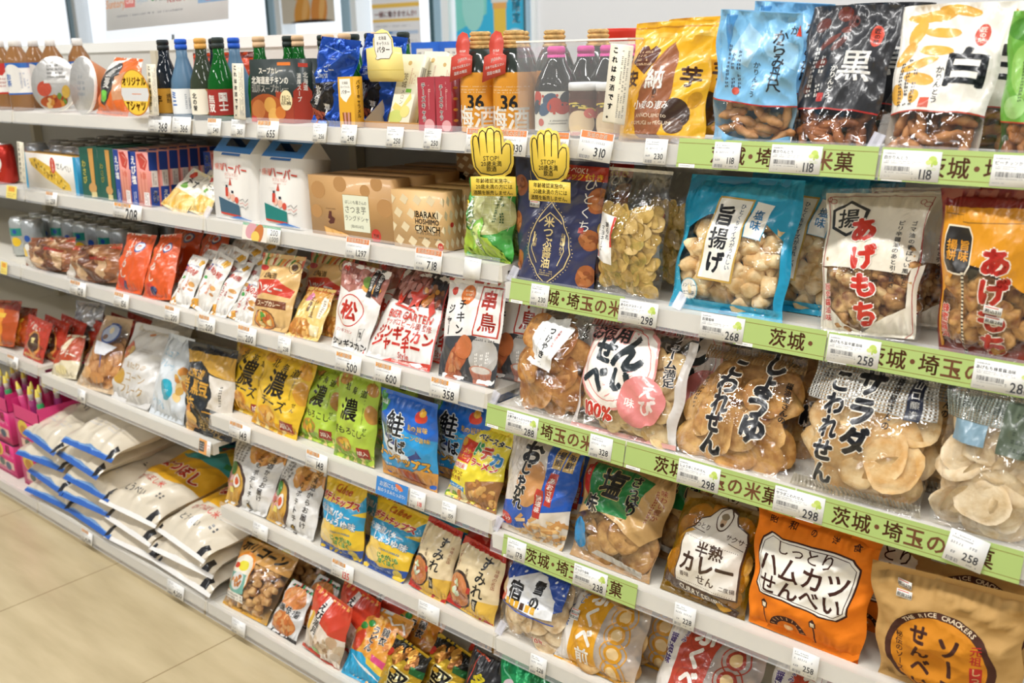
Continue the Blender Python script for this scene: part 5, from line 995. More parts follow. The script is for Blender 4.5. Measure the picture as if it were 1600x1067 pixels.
# ------------------------------------------------------------------ middle bay, fifth shelf
def a_(A):
    A.B(70, 88, 34, 14, ('d89a4c', 'c07c34', 'e4b06a'), 16, 11, 5); A.E(20, 30, 32, 34, '4a3430', 30); A.E(17, 30, 29, 31, 'd8a848', 30)
    for i in range(26): A.L([(4+i*1.4, 4+i*.2), (14+i*1.2, 26)], .8, 'c88c34' if i % 2 else 'e4bc60')
    A.B(10, 34, 12, 14, ('d0908a', 'b8685c', 'e0b0a8'), 14, 5.5, 4); A.E(16, 54, 10, 10, '4a8a3c'); A.E(32, 38, 7.5, 10, 'f0e8dc'); A.E(32, 38, 4.4, 6, 'd85a2c'); A.R(18, 20, 28, 28, 'ecd868')
    A.T('北のポテトチップ', 64, 42, 9.6, '2c2018', .012, v=True, sp=1.12, rot=-2); A.T('北海道からお届け', 83, 58, 9.2, '2c2018', .012, v=True, sp=1.05, rot=-2); A.M(6, 66, 36, 96, 4, '7a746c', v=True); A.E(62, 9, 4, 4, '4a3818'); A.E(62, 9, 2.6, 2.6, '9a7a30')
b_ = bag('snack_bag', 'left one of the two white bags with a ramen bowl picture', BAGC, PL['rchip1'], a_, 'e6e4e0', .05, 'pillow')
dup(b_, 'white ramen picture bag behind the left one', 0.02, 0.08, 0)
b_ = bag('snack_bag', 'right one of the two white bags with a ramen bowl picture', BAGC, PL['rchip2'], a_, 'e6e4e0', .05, 'pillow')
dup(b_, 'white ramen picture bag behind the right one', 0.03, 0.08, 0)
def a_(A):
    A.P([(0, 20), (50, 10), (100, 18), (100, 0), (0, 0)], '2450a0'); A.P([(0, 70), (20, 60), (60, 56), (100, 70), (100, 90), (80, 70), (50, 72)], '2a9ac8'); A.P([(0, 68), (100, 62), (100, 44), (0, 46)], '2a9ac8'); A.E(26, 30, 24, 20, 'ecc868'); A.E(30, 24, 18, 12, 'f0d488')
    A.T('Calbee', 52, 91, 14, 'c05a1c', .04); A.T('ポテトチップス', 48, 76, 13.2, 'c8301f', .06, o='f4ecd0', ow=.05, rot=-3, sp=.95); A.T('北海道バター', 44, 60, 12, 'f2f4f4', .05, o='2a78a8', ow=.05, rot=-4); A.T('しょうゆ味', 58, 49, 13, 'f2f4f4', .05, o='2a78a8', ow=.05, rot=-4)
    A.M(44, 33, 84, 38, 1, '2a78a8'); A.T('じゃがいも', 64, 27, 9, '4a9a3c', .05, o='f2e8a0', ow=.05); A.T('ほくほく', 64, 20, 9, '4a9a3c', .05, o='f2e8a0', ow=.05); A.M(10, 4, 70, 10, 1, 'c8d4e8'); A.E(84, 8, 10, 8, 'd8c040')
b_ = bag('snack_bag', 'left one of the two yellow and blue potato crisp bags', BAGC, PL['cal1'], a_, 'ecc530', .06, 'pillow')
dup(b_, 'yellow and blue potato crisp bag behind the left one', 0.04, 0.08, 0)
b_ = bag('snack_bag', 'right one of the two yellow and blue potato crisp bags, slightly twisted', BAGC, PL['cal2'], a_, 'ecc530', .06, 'pillow')
dup(b_, 'yellow and blue potato crisp bag behind the right one', 0.05, 0.09, 0)
def a_(A):
    A.P([(0, 0), (100, 0), (100, 14), (60, 10), (0, 26)], 'c83020'); A.R(0, 92, 100, 100, 'b8281c'); A.P([(30, 0), (100, 0), (100, 34), (70, 30), (40, 14)], 'e4b848'); A.E(26, 30, 30, 30, '3a2820', 30); A.E(25, 29, 27, 26.5, 'c87c44', 30); A.B(24, 28, 20, 18, ('d89458', 'b86438', 'c8805c'), 20, 5, 4); A.B(24, 32, 12, 10, ('eef0ea', 'dfe8d4', 'c8dcb0'), 14, 4.5, 6)
    A.T('すみれ', 68, 62, 23, '17171a', .02, v=True, rot=-4, sp=.95); A.T('札幌', 38, 58, 8, '6a4a30', .0, v=True); A.R(60, 14, 70, 30, '17171a'); A.T('監修', 65, 22, 6.5, 'efe2c4', .02, v=True); A.T('ラーメンチップス', 12, 76, 6.4, '9a3c24', .0, v=True, sp=.7); A.T('味噌の名店', 90, 66, 6.4, '9a3c24', .0, v=True); A.R(48, 34, 54, 42, 'b83a2c')
bag('snack_bag', 'left one of the two cream noodle crisp bags with black brush writing', BAGC, PL['sumire1'], a_, 'ead6ac', .05, 'pillow', back='b8281c')
b_ = bag('snack_bag', 'right one of the two cream noodle crisp bags with black brush writing', BAGC, PL['sumire2'], a_, 'ead6ac', .05, 'pillow', back='b8281c')
def a_(A): A.R(0, 0, 100, 100, 'b8281c'); A.M(20, 70, 80, 90, 1, 'e8c060')
bag('snack_bag', 'dark red bag standing behind the cream noodle crisp bags', BAGC, (-.12, .07, .284, .13, .165, 8, 2, 1), a_, 'b8281c', .05, 'pillow')
# ------------------------------------------------------------------ middle bay, bottom board
def a_(A):
    A.P([(0, 74), (100, 70), (100, 100), (0, 100)], 'cf9a50'); A.T('ポリコーン', 48, 88, 17, '1c1a18', .06, rot=-2); A.E(30, 52, 26, 30, 'e8902c'); A.E(30, 50, 24, 27, 'eee6d4'); A.P([(12, 50), (48, 52), (52, 26), (30, 22), (12, 28)], '78b0a0'); A.E(32, 62, 10, 7, 'e4d83c'); A.E(20, 60, 5, 4, 'c8402c'); A.E(32, 40, 13, 12, 'd8d8d4'); A.B(32, 40, 9, 7.5, ('c88444', 'b06c30'), 14, 3, 2); A.R(8, 14, 54, 24, 'efe9dc'); A.M(10, 15, 52, 23, 2, '3a2a1c'); A.R(0, 0, 100, 5, 'd8a030')
b_ = bag('snack_bag', 'clear bag of puffed corn pieces with an ochre paper header', BAGC, PL['poly'], a_, 'c8b080', .075, 'pillow', bodymat=CLEAR(), back='b89050', pieces=('chunk', 60, .06, .72, .0125, (('e2b87c', 'c08c4c'), ('d8aa68', 'b07c40')), 'puffed_corn'))
dup(b_, 'clear bag of puffed corn behind the front corn bag', 0.03, 0.1, 0)
def a_(A):
    A.R(0, 0, 100, 6, '2a2624'); strip_top(A, ('2a8a54', 'd04a34', '26221f'), 90); A.E(52, 72, 42, 24, 'd88a4c'); A.B(52, 73, 36, 18, ('e0a068', 'cc7a3c', 'd8904c'), 30, 6, 3); A.E(50, 24, 40, 24, 'd07c3c'); A.B(50, 25, 34, 18, ('dc9454', 'c46c30', 'e0a468'), 30, 6, 5)
    for i, ch in enumerate('歌舞伎揚'): A.T(ch, 16+i*22, 52-i*1.2, 17, '1c1a18', .05, o='ecebe6', ow=.05)
b_ = bag('snack_bag', 'silver white bag showing two fried round crackers', BAGC, PL['kabuki'], a_, 'dcdad6', .045, 'pillow')
dup(b_, 'silver fried cracker bag behind the front silver one', .035, .05, .004)
def a_(A):
    strip_top(A, ('e8a050', 'c8402a'), 92); A.P([(0, 0), (100, 0), (100, 48), (60, 52), (24, 66), (0, 60)], 'e6d8c8'); A.B(60, 24, 42, 26, ('ece0d0', 'd8c0a0', 'e0ccb4', 'c8a888'), 26, 9, 3, 1.0); A.B(60, 24, 34, 20, ('a88868', 'c8b090'), 14, 3.4, 7); A.P([(14, 66), (26, 64), (24, 40), (12, 40)], 'e0b030'); A.P([(40, 94), (52, 92), (40, 30), (28, 34)], 'ece6e0'); A.T('えび満月', 39, 62, 15, '1c1a18', .04, v=True, rot=-8, sp=.98); A.E(44, 14, 9, 7, '7ac83c'); A.R(0, 0, 100, 5, 'd04a30')
b_ = bag('snack_bag', 'red topped bag of pale shrimp crackers with vertical black writing', BAGC, PL['mangetsu'], a_, 'd2432a', .05, 'pillow')
dup(b_, 'red topped shrimp cracker bag directly behind the front one', .03, .055); dup(b_, 'red topped shrimp cracker bag deepest in its row', .06, .115)
def a_(A):
    A.R(0, 95, 100, 100, 'd8d6d0'); A.R(0, 0, 5, 95, 'e8e4dc'); A.B(60, 70, 40, 26, ('e0942c', 'd07c20', 'ecb050', 'd8882c'), 46, 8, 4); A.L([(56, 92), (70, 84), (84, 90), (96, 78)], 3.4, 'f0e8dc'); A.E(20, 70, 8, 6, '2a8a3c'); A.E(34, 76, 7, 6, '2a8a3c'); A.E(36, 88, 6, 4, 'c8402c'); A.E(20, 50, 12, 20, 'd04a30', rot=-20); A.T('鶏衣', 68, 66, 15, '1c1a18', .05, v=True, o='f0e8dc', ow=.05); A.T('うどん', 48, 58, 15, '1c1a18', .05, v=True, o='f0e8dc', ow=.05); A.P([(60, 40), (100, 34), (100, 20), (64, 30)], 'd84a80'); A.P([(0, 34), (40, 36), (100, 14), (100, 0), (0, 0)], '28a0cc'); A.P([(10, 30), (60, 20), (96, 8), (60, 16)], 'e8e6e0'); A.P([(52, 34), (100, 24), (100, 14), (56, 26)], 'e8c040')
b_ = bag('snack_bag', 'orange and blue udon snack bag leaning on the bottom board', BAGC, PL['udon'], a_, 'e09a34', .04, 'pillow')
dup(b_, 'orange udon snack bag behind the front udon bag', 0.04, 0.07, 0)
def a_(A):
    A.P([(0, 74), (30, 80), (100, 66), (100, 100), (0, 100)], '2c2a24'); A.B(46, 78, 34, 16, ('b8782c', '8a5420', 'd8a048'), 22, 8, 3); A.T('堅', 56, 36, 50, '1a1814', .06, o='eadca0', ow=.05, rot=-6); A.E(10, 70, 9, 8, 'd0402c'); A.R(76, 60, 100, 72, '2a6a38')
    for i in range(8): A.E(A.rnd.uniform(5, 95), A.rnd.uniform(2, 60), 7, 5, 'd8a830')
b_ = bag('snack_bag', 'front gold bag with one huge black hard character at the bottom', BAGC, PL['kata1'], a_, 'c8a42c', .05, 'pillow', film=FOIL())
dup(b_, 'second gold foil bag behind the front gold one', .075, .05, .008); dup(b_, 'third gold foil bag, right end of the gold row', .13, .11, .008)
def a_(A): A.L([(10, 96), (60, 92)], 3, 'c8502c'); A.T('多', 50, 66, 46, 'd8c420', .06, rot=-8); A.M(46, 40, 90, 60, 5, '6a6a70'); A.L([(4, 10), (20, 60), (30, 98)], 2.4, 'c8402c'); A.T('スパイス', 66, 30, 20, 'd8c420', .04, rot=-8)
b_ = bag('snack_bag', 'black bag with yellow brush lettering at the bottom of the middle bay', BAGC, PL['ta'], a_, '1e1d20', .05, 'pillow')
dup(b_, 'black bag with yellow lettering behind the front black one', 0.02, 0.07, 0)
# ------------------------------------------------------------------ second shelf, middle and left bays
def gable(name, label, P, art, sideart):
    x, y, z, w, h, lean, roll, tw = P; root = thing(name, label, 'gift box'); dep = .075; m = CARD(); mb = MB(); wht = col('efece6'); hb = h*.9
    vs = [(s*w/2*q, a, b) for s in (-1, 1) for a, b, q in ((0, 0, 1), (-.003, h*.5, 1), (0, h, .97), (dep, h, .97), (dep, 0, 1), (dep*.5, h+.012, .97))]
    mb.add(vs, [(1, 0, 6, 7), (2, 1, 7, 8), (0, 1, 2, 3, 4), (10, 9, 8, 7, 6), (4, 3, 9, 10)], m, wht)
    panel(mb, w, h*.94, art, (0, -.0032, h*.03), m); A = Art(dep, h); sideart(A); A.onto(mb, planar((w/2*.985, 0, 0), (0, dep, 0), (0, 0, h), (1, 0, 0)), m)
    child(mb.build('box_body', root), root); p = MB(); b = col('2f78bc'); d = col('2460a0'); W2 = w*.485; rz_ = h+.042; my = dep*.5; in_ = w*.26
    def pt(x, s, front): return (x, my*s if front else dep-my*s, h+(rz_-h)*s)
    for fr in (True, False):
        for x0, x1, s0, s1 in ((-W2, -in_, 0, 1), (in_, W2, 0, 1), (-in_, in_, .7, 1), (-in_, in_, 0, .3)):
            q = [pt(x0, s0, fr), pt(x1, s0, fr), pt(x1, s1, fr), pt(x0, s1, fr)]; p.add(q, [(0, 1, 2, 3) if fr else (3, 2, 1, 0)], m, b if fr else d)
    p.add([(-in_, my*.3, h+.0126), (in_, my*.3, h+.0126), (in_*.92, -.004, h-.006), (-in_*.92, -.004, h-.006)], [(3, 2, 1, 0)], m, col('2a6cb4'))
    for s in (-1, 1): p.add([(s*W2, 0, h), (s*W2, dep, h), (s*W2, my, rz_)], [(0, 1, 2) if s > 0 else (2, 1, 0)], m, wht)
    child(p.build('handle', root), root); place(root, (x, y, z, w, h, max(lean-6, 0), roll, tw)); return root
def a_(sea):
    def f(A):
        A.T('横濱', 17, 80, 11, 'd8705c', .0); A.T('ハーバー', 58, 79, 17, 'c23a26', .02, rot=-3); A.T('ダブルマロン', 50, 69, 6, 'd8806c', .0); A.M(34, 62, 66, 65, 1, 'd8a090'); A.M(24, 50, 46, 57, 3, 'c8c4be')
        A.P([(14, 32), (34, 28), (68, 22), (70, 6), (18, 8)], sea); A.P([(18, 8), (70, 6), (70, 3), (19, 5)], 'c8402c')
        A.E(40, 36, 6, 5.6, 'e8b8a4'); A.E(52, 33, 6, 5.6, 'e8b8a4'); A.E(62, 30, 5, 5, 'd0503c'); A.R(33, 34, 40, 48, 'c8402c'); A.R(34, 48, 39, 52, '2c2e3a'); A.P([(42, 52), (50, 52), (46, 64)], 'c8503c'); A.R(48, 40, 54, 44, '2c2e3a')
        for k in range(3): A.L([(70, 30-k*5), (78, 33-k*6), (84, 28-k*5), (92, 34-k*6)], .8, 'c8503c' if k % 2 else '3a3a44')
        A.P([(40, 0), (64, 5), (100, 1), (100, -1), (40, -1)], '2a70b8')
    return f
sd_ = lambda A: (A.R(0, 0, 100, 9, '1f4a88'), A.M(20, 40, 80, 62, 4, '8a8680'), A.M(30, 74, 70, 80, 1, 'c8503c'))
gable('gift_box', 'left one of two white gable boxes with blue handles and a ship drawing', PL['harbor1'], a_('3f5f74'), sd_)
gable('gift_box', 'right one of two white gable boxes with blue handles and a ship drawing', PL['harbor2'], a_('1c7a72'), sd_)
CT = 'confectionery box'
def a_(A):
    for x, y, r in ((12, 76, 9), (40, 88, 8), (84, 92, 7), (92, 55, 9), (8, 40, 7), (70, 80, 6)): A.E(x, y, r, r*.8, 'b88a56', 14)
    A.R(42, 12, 74, 72, 'a8884c'); A.R(42.5, 12.8, 73.5, 71.2, 'e6e8d0'); A.T('ほしいも屋さんの', 58, 60, 3.3, '4a4a3c', .0); A.T('さつま芋', 57, 48, 6.6, '3a3a30', .0); A.T('ラングドシャ', 58, 34, 4.9, '3a3a30', .0); A.T('(IBARAKI)', 58, 21, 3.4, '5a5a4c', .0)
    A.P([(22, 30), (24, 42), (27, 42), (27, 34), (31, 30), (29, 22), (24, 20), (22, 24), (25, 28)], '5a2c24'); A.M(20, 44, 32, 48, 1, '8a6a44')
    for k in range(3): A.P([(16+k*10, 16-k*3), (26+k*10, 12-k*3), (29+k*10, 1), (18+k*10, 2)], 'dca45a'); A.P([(17.5+k*10, 14-k*3), (24.5+k*10, 11-k*3), (26.5+k*10, 3), (19+k*10, 4)], 'e6b870')
    A.E(80, 9, 5.6, 5.6, 'c23a2c'); A.T('茨城', 80, 9, 3.6, 'f2dcc4', .02)
b_ = carton('gift_carton', 'front kraft box with a pale green label, sweet potato wafers', CT, PL['satsuma'][:5]+(0, -1, 1), .05, 'c49862', a_, None, None, ctop='b89064')
for k in range(4): dup(b_, ['kraft wafer box second in the row behind the front kraft box', 'kraft wafer box third in the row behind the front kraft box', 'kraft wafer box fourth in the row behind the front kraft box', 'kraft wafer box last in the row behind the front kraft box'][k], .012*(k+1), .056*(k+1), .002*(k % 2), 'kraft wafer boxes in a row')
def diam(A, lat=100):
    for i in range(-2, 6):
        for j in range(5):
            x, y = 12+i*26+(j % 2)*13, 12+j*24; A.P([(x-9, y-1), (x-2, y+10), (x+9, y+2), (x+2, y-9)], 'e4d2ac')
def a_(A):
    diam(A); A.R(40, 42, 96, 46, 'd8b47e'); A.T('IBARAKI', 67, 61, 12.4, '1f1c1c', .03, sx=.95); A.T('HOSHIIMO', 68, 49, 10.2, '1f1c1c', .03, sx=.95); A.T('CRUNCH', 68, 37, 12, '1f1c1c', .03, sx=.95); A.T('WHITE CHOCOLATE', 69, 28.5, 5, '6a5a48', .01, sx=.95); A.M(50, 18, 96, 22, 1, '8a7a60'); A.E(92, 8, 5.5, 5.5, 'c23a2c'); A.T('茨城', 92, 8, 3.4, 'f2dcc4', .01)
def s_(A): diam(A); A.E(40, 44, 9, 9, 'c23a2c')
b_ = carton('gift_carton', 'front crunch box with cream diamond pattern and bold black lettering', CT, PL['hoshi'][:5]+(0, -1, 1), .052, 'deb57c', a_, s_, None, ctop='cfa86c')
for k in range(3): dup(b_, ['patterned crunch box second in the row behind the front one', 'patterned crunch box third in the row behind the front one', 'patterned crunch box last in the row behind the front one'][k], .004*(k+1), .055*(k+1), 0, 'patterned crunch boxes in a row')
def a_(A): diam(A); A.M(10, 30, 70, 40, 1, '3a2c20')
carton('gift_carton', 'kraft patterned box standing high behind the left stop sign', CT, (-.235, .2, 1.078, .1, .062, 0, 0, 1), .06, 'b98e5c', a_)
mb = MB(); mb.box(-.07, .07, 0, .08, 0, .097, CARD(), col('b08858')); o = mb.build('gift_carton'); o.location = (-.235, .2, .981); tag(o, 'plain brown box under the kraft patterned box behind the left stop sign', CT)
def a_(A):
    A.P([(0, 100), (34, 100), (40, 80), (20, 60), (0, 50)], '3aa03c'); A.P([(34, 100), (100, 100), (100, 50), (60, 80)], '4aa848'); A.E(60, 62, 44, 36, 'b8bc78', 24); A.E(62, 62, 40, 32, 'c6c88c', 24)
    for k in range(7): A.L([(24+k*12, 88), (40+k*9, 40)], .7, 'dcdcb0'); A.L([(20, 42+k*7), (96, 46+k*7)], .6, 'dcdcb0')
    A.P([(0, 50), (20, 40), (70, 30), (100, 0), (0, 0)], 'a8c83c'); A.P([(30, 10), (34, 44), (56, 56), (60, 30)], '8ac848'); A.P([(35, 14), (38, 40), (52, 48), (54, 28)], 'd4e890'); A.T('メロン', 30, 56, 15, 'f0f4e4', .05, v=True, o='1f8a4a', ow=.05, rot=28); A.T('の', 40, 34, 8, '2a7a3c', .03); A.T('ゼリー', 52, 14, 12, 'f0f4e4', .05, v=True, o='1f8a4a', ow=.05, rot=20); A.M(74, 50, 90, 84, 2, '2c5a2c', v=True); A.E(10, 68, 9, 7, 'e8c830'); A.E(10, 68, 5, 4, '5a3a1c')
b_ = bag('sweet_bag', 'glossy green melon jelly bag beside the navy pouch', 'sweet bag', PL['melon'], a_, '4aa848', .07, 'pillow', wr=.004)
dup(b_, 'second green melon bag tucked behind the front melon bag', .045, .06, -.002)
# boxes of the left bay
def a_(A):
    A.R(0, 0, 4, 100, '2a9ac8'); A.R(94, 0, 100, 100, '2a9ac8'); A.P([(10, 84), (24, 88), (60, 60), (84, 26), (86, 10), (70, 10), (40, 34), (14, 66)], 'e0b83c')
    for i in range(60): u = A.rnd.random(); A.E(16+u*62+A.rnd.uniform(-6, 6), 80-u*62+A.rnd.uniform(-9, 9), 1, 1.2, A.rnd.choice(('6a5220', 'f2da7a', 'a8802a')), 6)
    A.E(56, 72, 5, 7, 'cf4a38'); A.T('うまか', 56, 72, 3.6, 'f2ece4', .01, v=True); A.T('せんべい', 76, 70, 7, '2a2624', .0, rot=-6)
b_ = carton('cracker_carton', 'front white box with a large golden cracker picture, left bay', CT, PL['whitebox'], .05, 'eeeae2', a_, None, csid='1f8ab8', ctop='c8963c')
for k in range(3): dup(b_, ['second white cracker box behind the front golden cracker box', 'third white cracker box behind the front golden cracker box', 'last white cracker box behind the front golden cracker box'][k], 0, .054*(k+1))
def a_(A):
    A.R(0, 0, 100, 100, '1f5a4a')
    for k in range(6): A.L([(52+k*5, 96), (58+k*3, 20)], 4.5, ('d8a458', 'c08a40')[k % 2])
    A.E(60, 20, 22, 14, 'c8985a'); A.T('わさび', 20, 52, 22, 'e8d860', .03, v=True); A.R(50, 2, 80, 12, 'd8c890')
for k, (key, lb) in enumerate((('gbox1', 'left dark green pretzel stick box with wasabi lettering'), ('gbox2', 'right dark green pretzel stick box with wasabi lettering, beside the pink ones'))):
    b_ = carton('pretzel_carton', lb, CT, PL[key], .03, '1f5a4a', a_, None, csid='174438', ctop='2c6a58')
    for j in range(3): dup(b_, ['second', 'third', 'fourth'][j]+(' box behind the left dark green pretzel box' if k == 0 else ' box behind the right dark green pretzel box'), 0, .0325*(j+1), 0, 'dark green pretzel boxes, left file' if k == 0 else 'dark green pretzel boxes, right file')
def a_(A):
    A.R(0, 0, 34, 100, '27479a'); A.T('えび塩', 17, 66, 26, 'f0ece6', .04, v=True, sp=1.05); A.M(8, 4, 26, 26, 2, 'e8e6f0', v=True); A.P([(40, 96), (70, 98), (96, 84), (80, 66), (54, 70)], 'c8483c'); A.L([(60, 92), (88, 84), (70, 72)], 2, 'f0c0b0'); A.E(70, 56, 14, 10, 'd8584c')
    for k in range(5): A.L([(44+k*10, 64), (50+k*8, 10)], 5, ('e8a088', 'd88870')[k % 2])
    A.R(66, 2, 94, 26, 'f0e8e4'); A.M(70, 4, 90, 24, 2, '8a5a50', v=True)
def s_(A): A.R(0, 66, 100, 100, '1f3f92'); A.R(20, 36, 80, 66, 'efe6e2'); A.M(30, 40, 70, 62, 2, '6a4a48', v=True); A.R(0, 0, 100, 36, '2a4a9c'); A.T('えび', 50, 18, 60, 'f0ece6', .04, v=True, sp=.9); A.R(84, 0, 100, 100, 'e88a80')
for k, (key, lb) in enumerate((('pbox1', 'left front pink shrimp pretzel box with a blue band'), ('pbox2', 'right front pink shrimp pretzel box with a blue band'))):
    b_ = carton('pretzel_carton', lb, CT, PL[key], .0275, 'e8968c', a_, s_, None, ctop='d8b0a4')
    for j in range(6): dup(b_, ['second', 'third', 'fourth', 'fifth', 'sixth', 'seventh'][j]+(' box behind the left pink pretzel box' if k == 0 else ' box behind the right pink pretzel box'), 0, .0286*(j+1), 0, 'pink shrimp pretzel boxes, left file' if k == 0 else 'pink shrimp pretzel boxes, right file')
for j in range(3):
    b_ = carton('pretzel_carton', ['pink pretzel box deep on the shelf, nearest the white gable box', 'pink pretzel box deep on the shelf, middle of three', 'pink pretzel box deep on the shelf, farthest of three'][j], CT, (-1.06, .15+.03*j, .981, .09, .128, 0, 0, 1), .0275, 'e8968c', a_, s_)
def a_(A):
    A.R(0, 0, 100, 45, 'ecc878'); A.P([(0, 45), (100, 45), (100, 100), (0, 100)], 'ece6d6'); A.E(30, 86, 14, 8, 'd0402c'); A.T('チーズ', 56, 70, 17, '2a2420', .04, rot=-6); A.E(40, 58, 12, 7, '6aa03c')
    for k in range(6): A.L([(10+k*16, 44), (14+k*15, 2)], 9, ('e8b850', 'f0d488')[k % 2])
b_ = bag('snack_bag', 'flat cheese stick pack leaning far back beside the pink boxes', BAGC, PL['chz1'], a_, 'ecdcae', .025, 'pillow'); dup(b_, 'second flat cheese stick pack behind the leaning one', .03, .05, .012)
bag('snack_bag', 'flat cheese stick pack leaning against the left gable box', BAGC, PL['chz2'], a_, 'ecdcae', .025, 'pillow')
# ------------------------------------------------------------------ third shelf, left bay
def a_(A):
    A.E(70, 76, 14, 12, '2a5a9c'); A.E(70, 76, 10, 8.6, 'e8ecf0'); A.E(70, 76, 6, 5, 'd0503c'); A.T('いかめし', 44, 55, 21, 'f2e4d6', .03, v=True, rot=-6); A.E(36, 14, 16, 12, 'c8402c'); A.E(50, 12, 10, 8, '24305c'); A.R(0, 97, 100, 100, 'f0e0d0')
b_ = bag('snack_bag', 'left one of the two front orange squid snack bags', BAGC, PL['ika1'], a_, 'dd5a22', .05, 'pillow')
b2 = bag('snack_bag', 'right one of the two front orange squid snack bags', BAGC, PL['ika2'], a_, 'dd5a22', .05, 'pillow')
dup(b2, 'orange squid snack bag standing behind the right front one', .06, .1, .012); dup(b_, 'orange squid snack bag standing behind the left front one', .05, .11, .012)
def kaki(t2, c2):
    def f(A):
        A.T('北海道', 30, 91, 10, 'b87a3c', .0); A.P([(62, 96), (92, 94), (80, 80), (60, 84)], 'e0a830'); A.R(4, 66, 22, 78, '2c3f8c'); A.R(8, 69, 18, 75, 'd85a4c'); A.T('柿の種', 56, 68, 20, 'c8402c', .05, rot=-8); A.M(28, 77, 76, 82, 1, '3c4a8c'); A.E(20, 54, 8, 5, '4aa04c'); A.T(t2, 34, 36, 14, c2, .04, v=True, rot=-6); A.T('北海道', 62, 40, 11, c2, .02, v=True, rot=-6); A.P([(0, 0), (34, 0), (30, 18), (4, 14)], 'e8a83c'); A.E(80, 44, 12, 7, 'd8a058'); A.E(82, 34, 10, 4, 'c08038')
    return f
KL = ['leftmost', 'second from left', 'third from left', 'rightmost']
for k in range(4):
    b_ = bag('snack_bag', KL[k]+' white slim rice snack bag in front, lower edge of the rail', BAGC, PL['kaki%d' % (k+1)], kaki('チーズ' if k < 2 else 'スープカレー', 'd8762c' if k < 2 else 'c8402c'), 'e8e4dc', .03, 'pillow')
    for j in range(3): dup(b_, KL[k]+' file of white slim rice snack bags, '+['second', 'third', 'fourth'][j]+' one back', .018*(j+1), .03*(j+1), .011*(j+1), 'white slim rice snack bags')
def a_(A): A.P([(0, 86), (60, 92), (100, 84), (100, 100), (0, 100)], 'b8482c'); A.R(10, 40, 46, 46, '6a3422'); A.B(50, 50, 40, 22, ('8a5a3c', '6a3c26', 'a8744c', 'd8b48c'), 26, 9, 5); A.P([(55, 66), (90, 60), (86, 52), (54, 58)], '9a2c1c'); A.E(16, 24, 12, 12, 'd8cfc4')
bag('snack_bag', 'left wide brown bag beside the beer cans', BAGC, PL['brown1'], a_, '8c5638', .07, 'pillow', wr=.005)
bag('snack_bag', 'right wide brown bag with bread slices showing, beside the orange bags', BAGC, PL['brown2'], a_, '94603e', .07, 'pillow', wr=.005)
# ------------------------------------------------------------------ fourth shelf, left bay
def a_(A): A.P([(0, 100), (100, 100), (100, 40), (60, 36), (20, 26), (0, 20)], 'b84a26'); A.P([(40, 100), (70, 100), (50, 60), (30, 64)], 'e8d8b8'); A.T('クッキー', 56, 56, 19, 'f2e6d4', .04, rot=-10); A.E(50, 16, 24, 9, 'e8d8a0')
b_ = bag('snack_bag', 'red and cream cookie bag leaning on the fourth shelf', BAGC, PL['cookie'], a_, 'e8dcbc', .05, 'pillow'); dup(b_, 'cookie bag behind the red and cream one', .06, .08, .01)
def a_(A): A.E(60, 76, 26, 16, '3f5a9a', 26); A.E(60, 76, 22, 13, 'b8c4dc', 26); A.E(60, 80, 8, 5, 'e8d8b0'); A.E(50, 70, 7, 4, '8a6a5a'); A.P([(22, 64), (90, 60), (70, 46), (40, 46)], 'e8eaf0'); A.L([(60, 46), (66, 30)], 2.4, '3a5a9a'); A.E(30, 20, 18, 8, 'd8a468'); A.E(60, 16, 18, 7, 'c88c50'); A.R(0, 0, 100, 5, 'e0c8a8')
bag('snack_bag', 'clear bag of brown biscuits with a blue oval label', BAGC, PL['clearblue'], a_, 'd8b890', .06, 'pillow', bodymat=CLEAR(), back='c8a880', pieces=('disc', 14, .06, .6, .036, (('d8a060', 'b87838'),), 'round_biscuit'))
def a_(A): A.R(0, 90, 100, 97, 'd8d0c0'); A.E(56, 88, 7, 2.4, 'd8803c'); A.B(20, 60, 14, 12, ('d87a4c', 'e8c070', 'c8603c'), 14, 6, 3); A.E(24, 30, 13, 11, 'c89a3c'); A.T('コーン', 60, 32, 15, 'b8924a', .0); A.T('あたりの', 58, 46, 10, 'b8924a', 0); A.T('フレーク', 56, 17, 15, 'b8924a', .0); A.M(50, 64, 80, 70, 2, 'b8b0a4')
b_ = bag('snack_bag', 'pale grey corn flake bag with ochre lettering', BAGC, PL['corn1'], a_, 'dcd9d4', .07, 'pillow', wr=.004); dup(b_, 'pale grey bag with tan top behind the corn flake bag', -.05, .09, .01)
def a_(A): A.T('ピュア', 40, 78, 14, '8ac0dc', .0, rot=-8); A.T('フレーク', 46, 64, 12, '8ac0dc', .0, rot=-8); A.E(58, 36, 19, 16, '22a4bc'); A.T('Sugar', 58, 36, 9, 'bce0ea', .0); A.B(88, 46, 12, 24, ('d8a850', 'e8c888', 'c8843c'), 16, 6, 3); A.T('シリアル', 30, 18, 12, '8ac0dc', 0, rot=-10)
bag('snack_bag', 'pale blue white flake bag with a turquoise dot', BAGC, PL['corn2'], a_, 'd8dee2', .06, 'pillow', wr=.004)
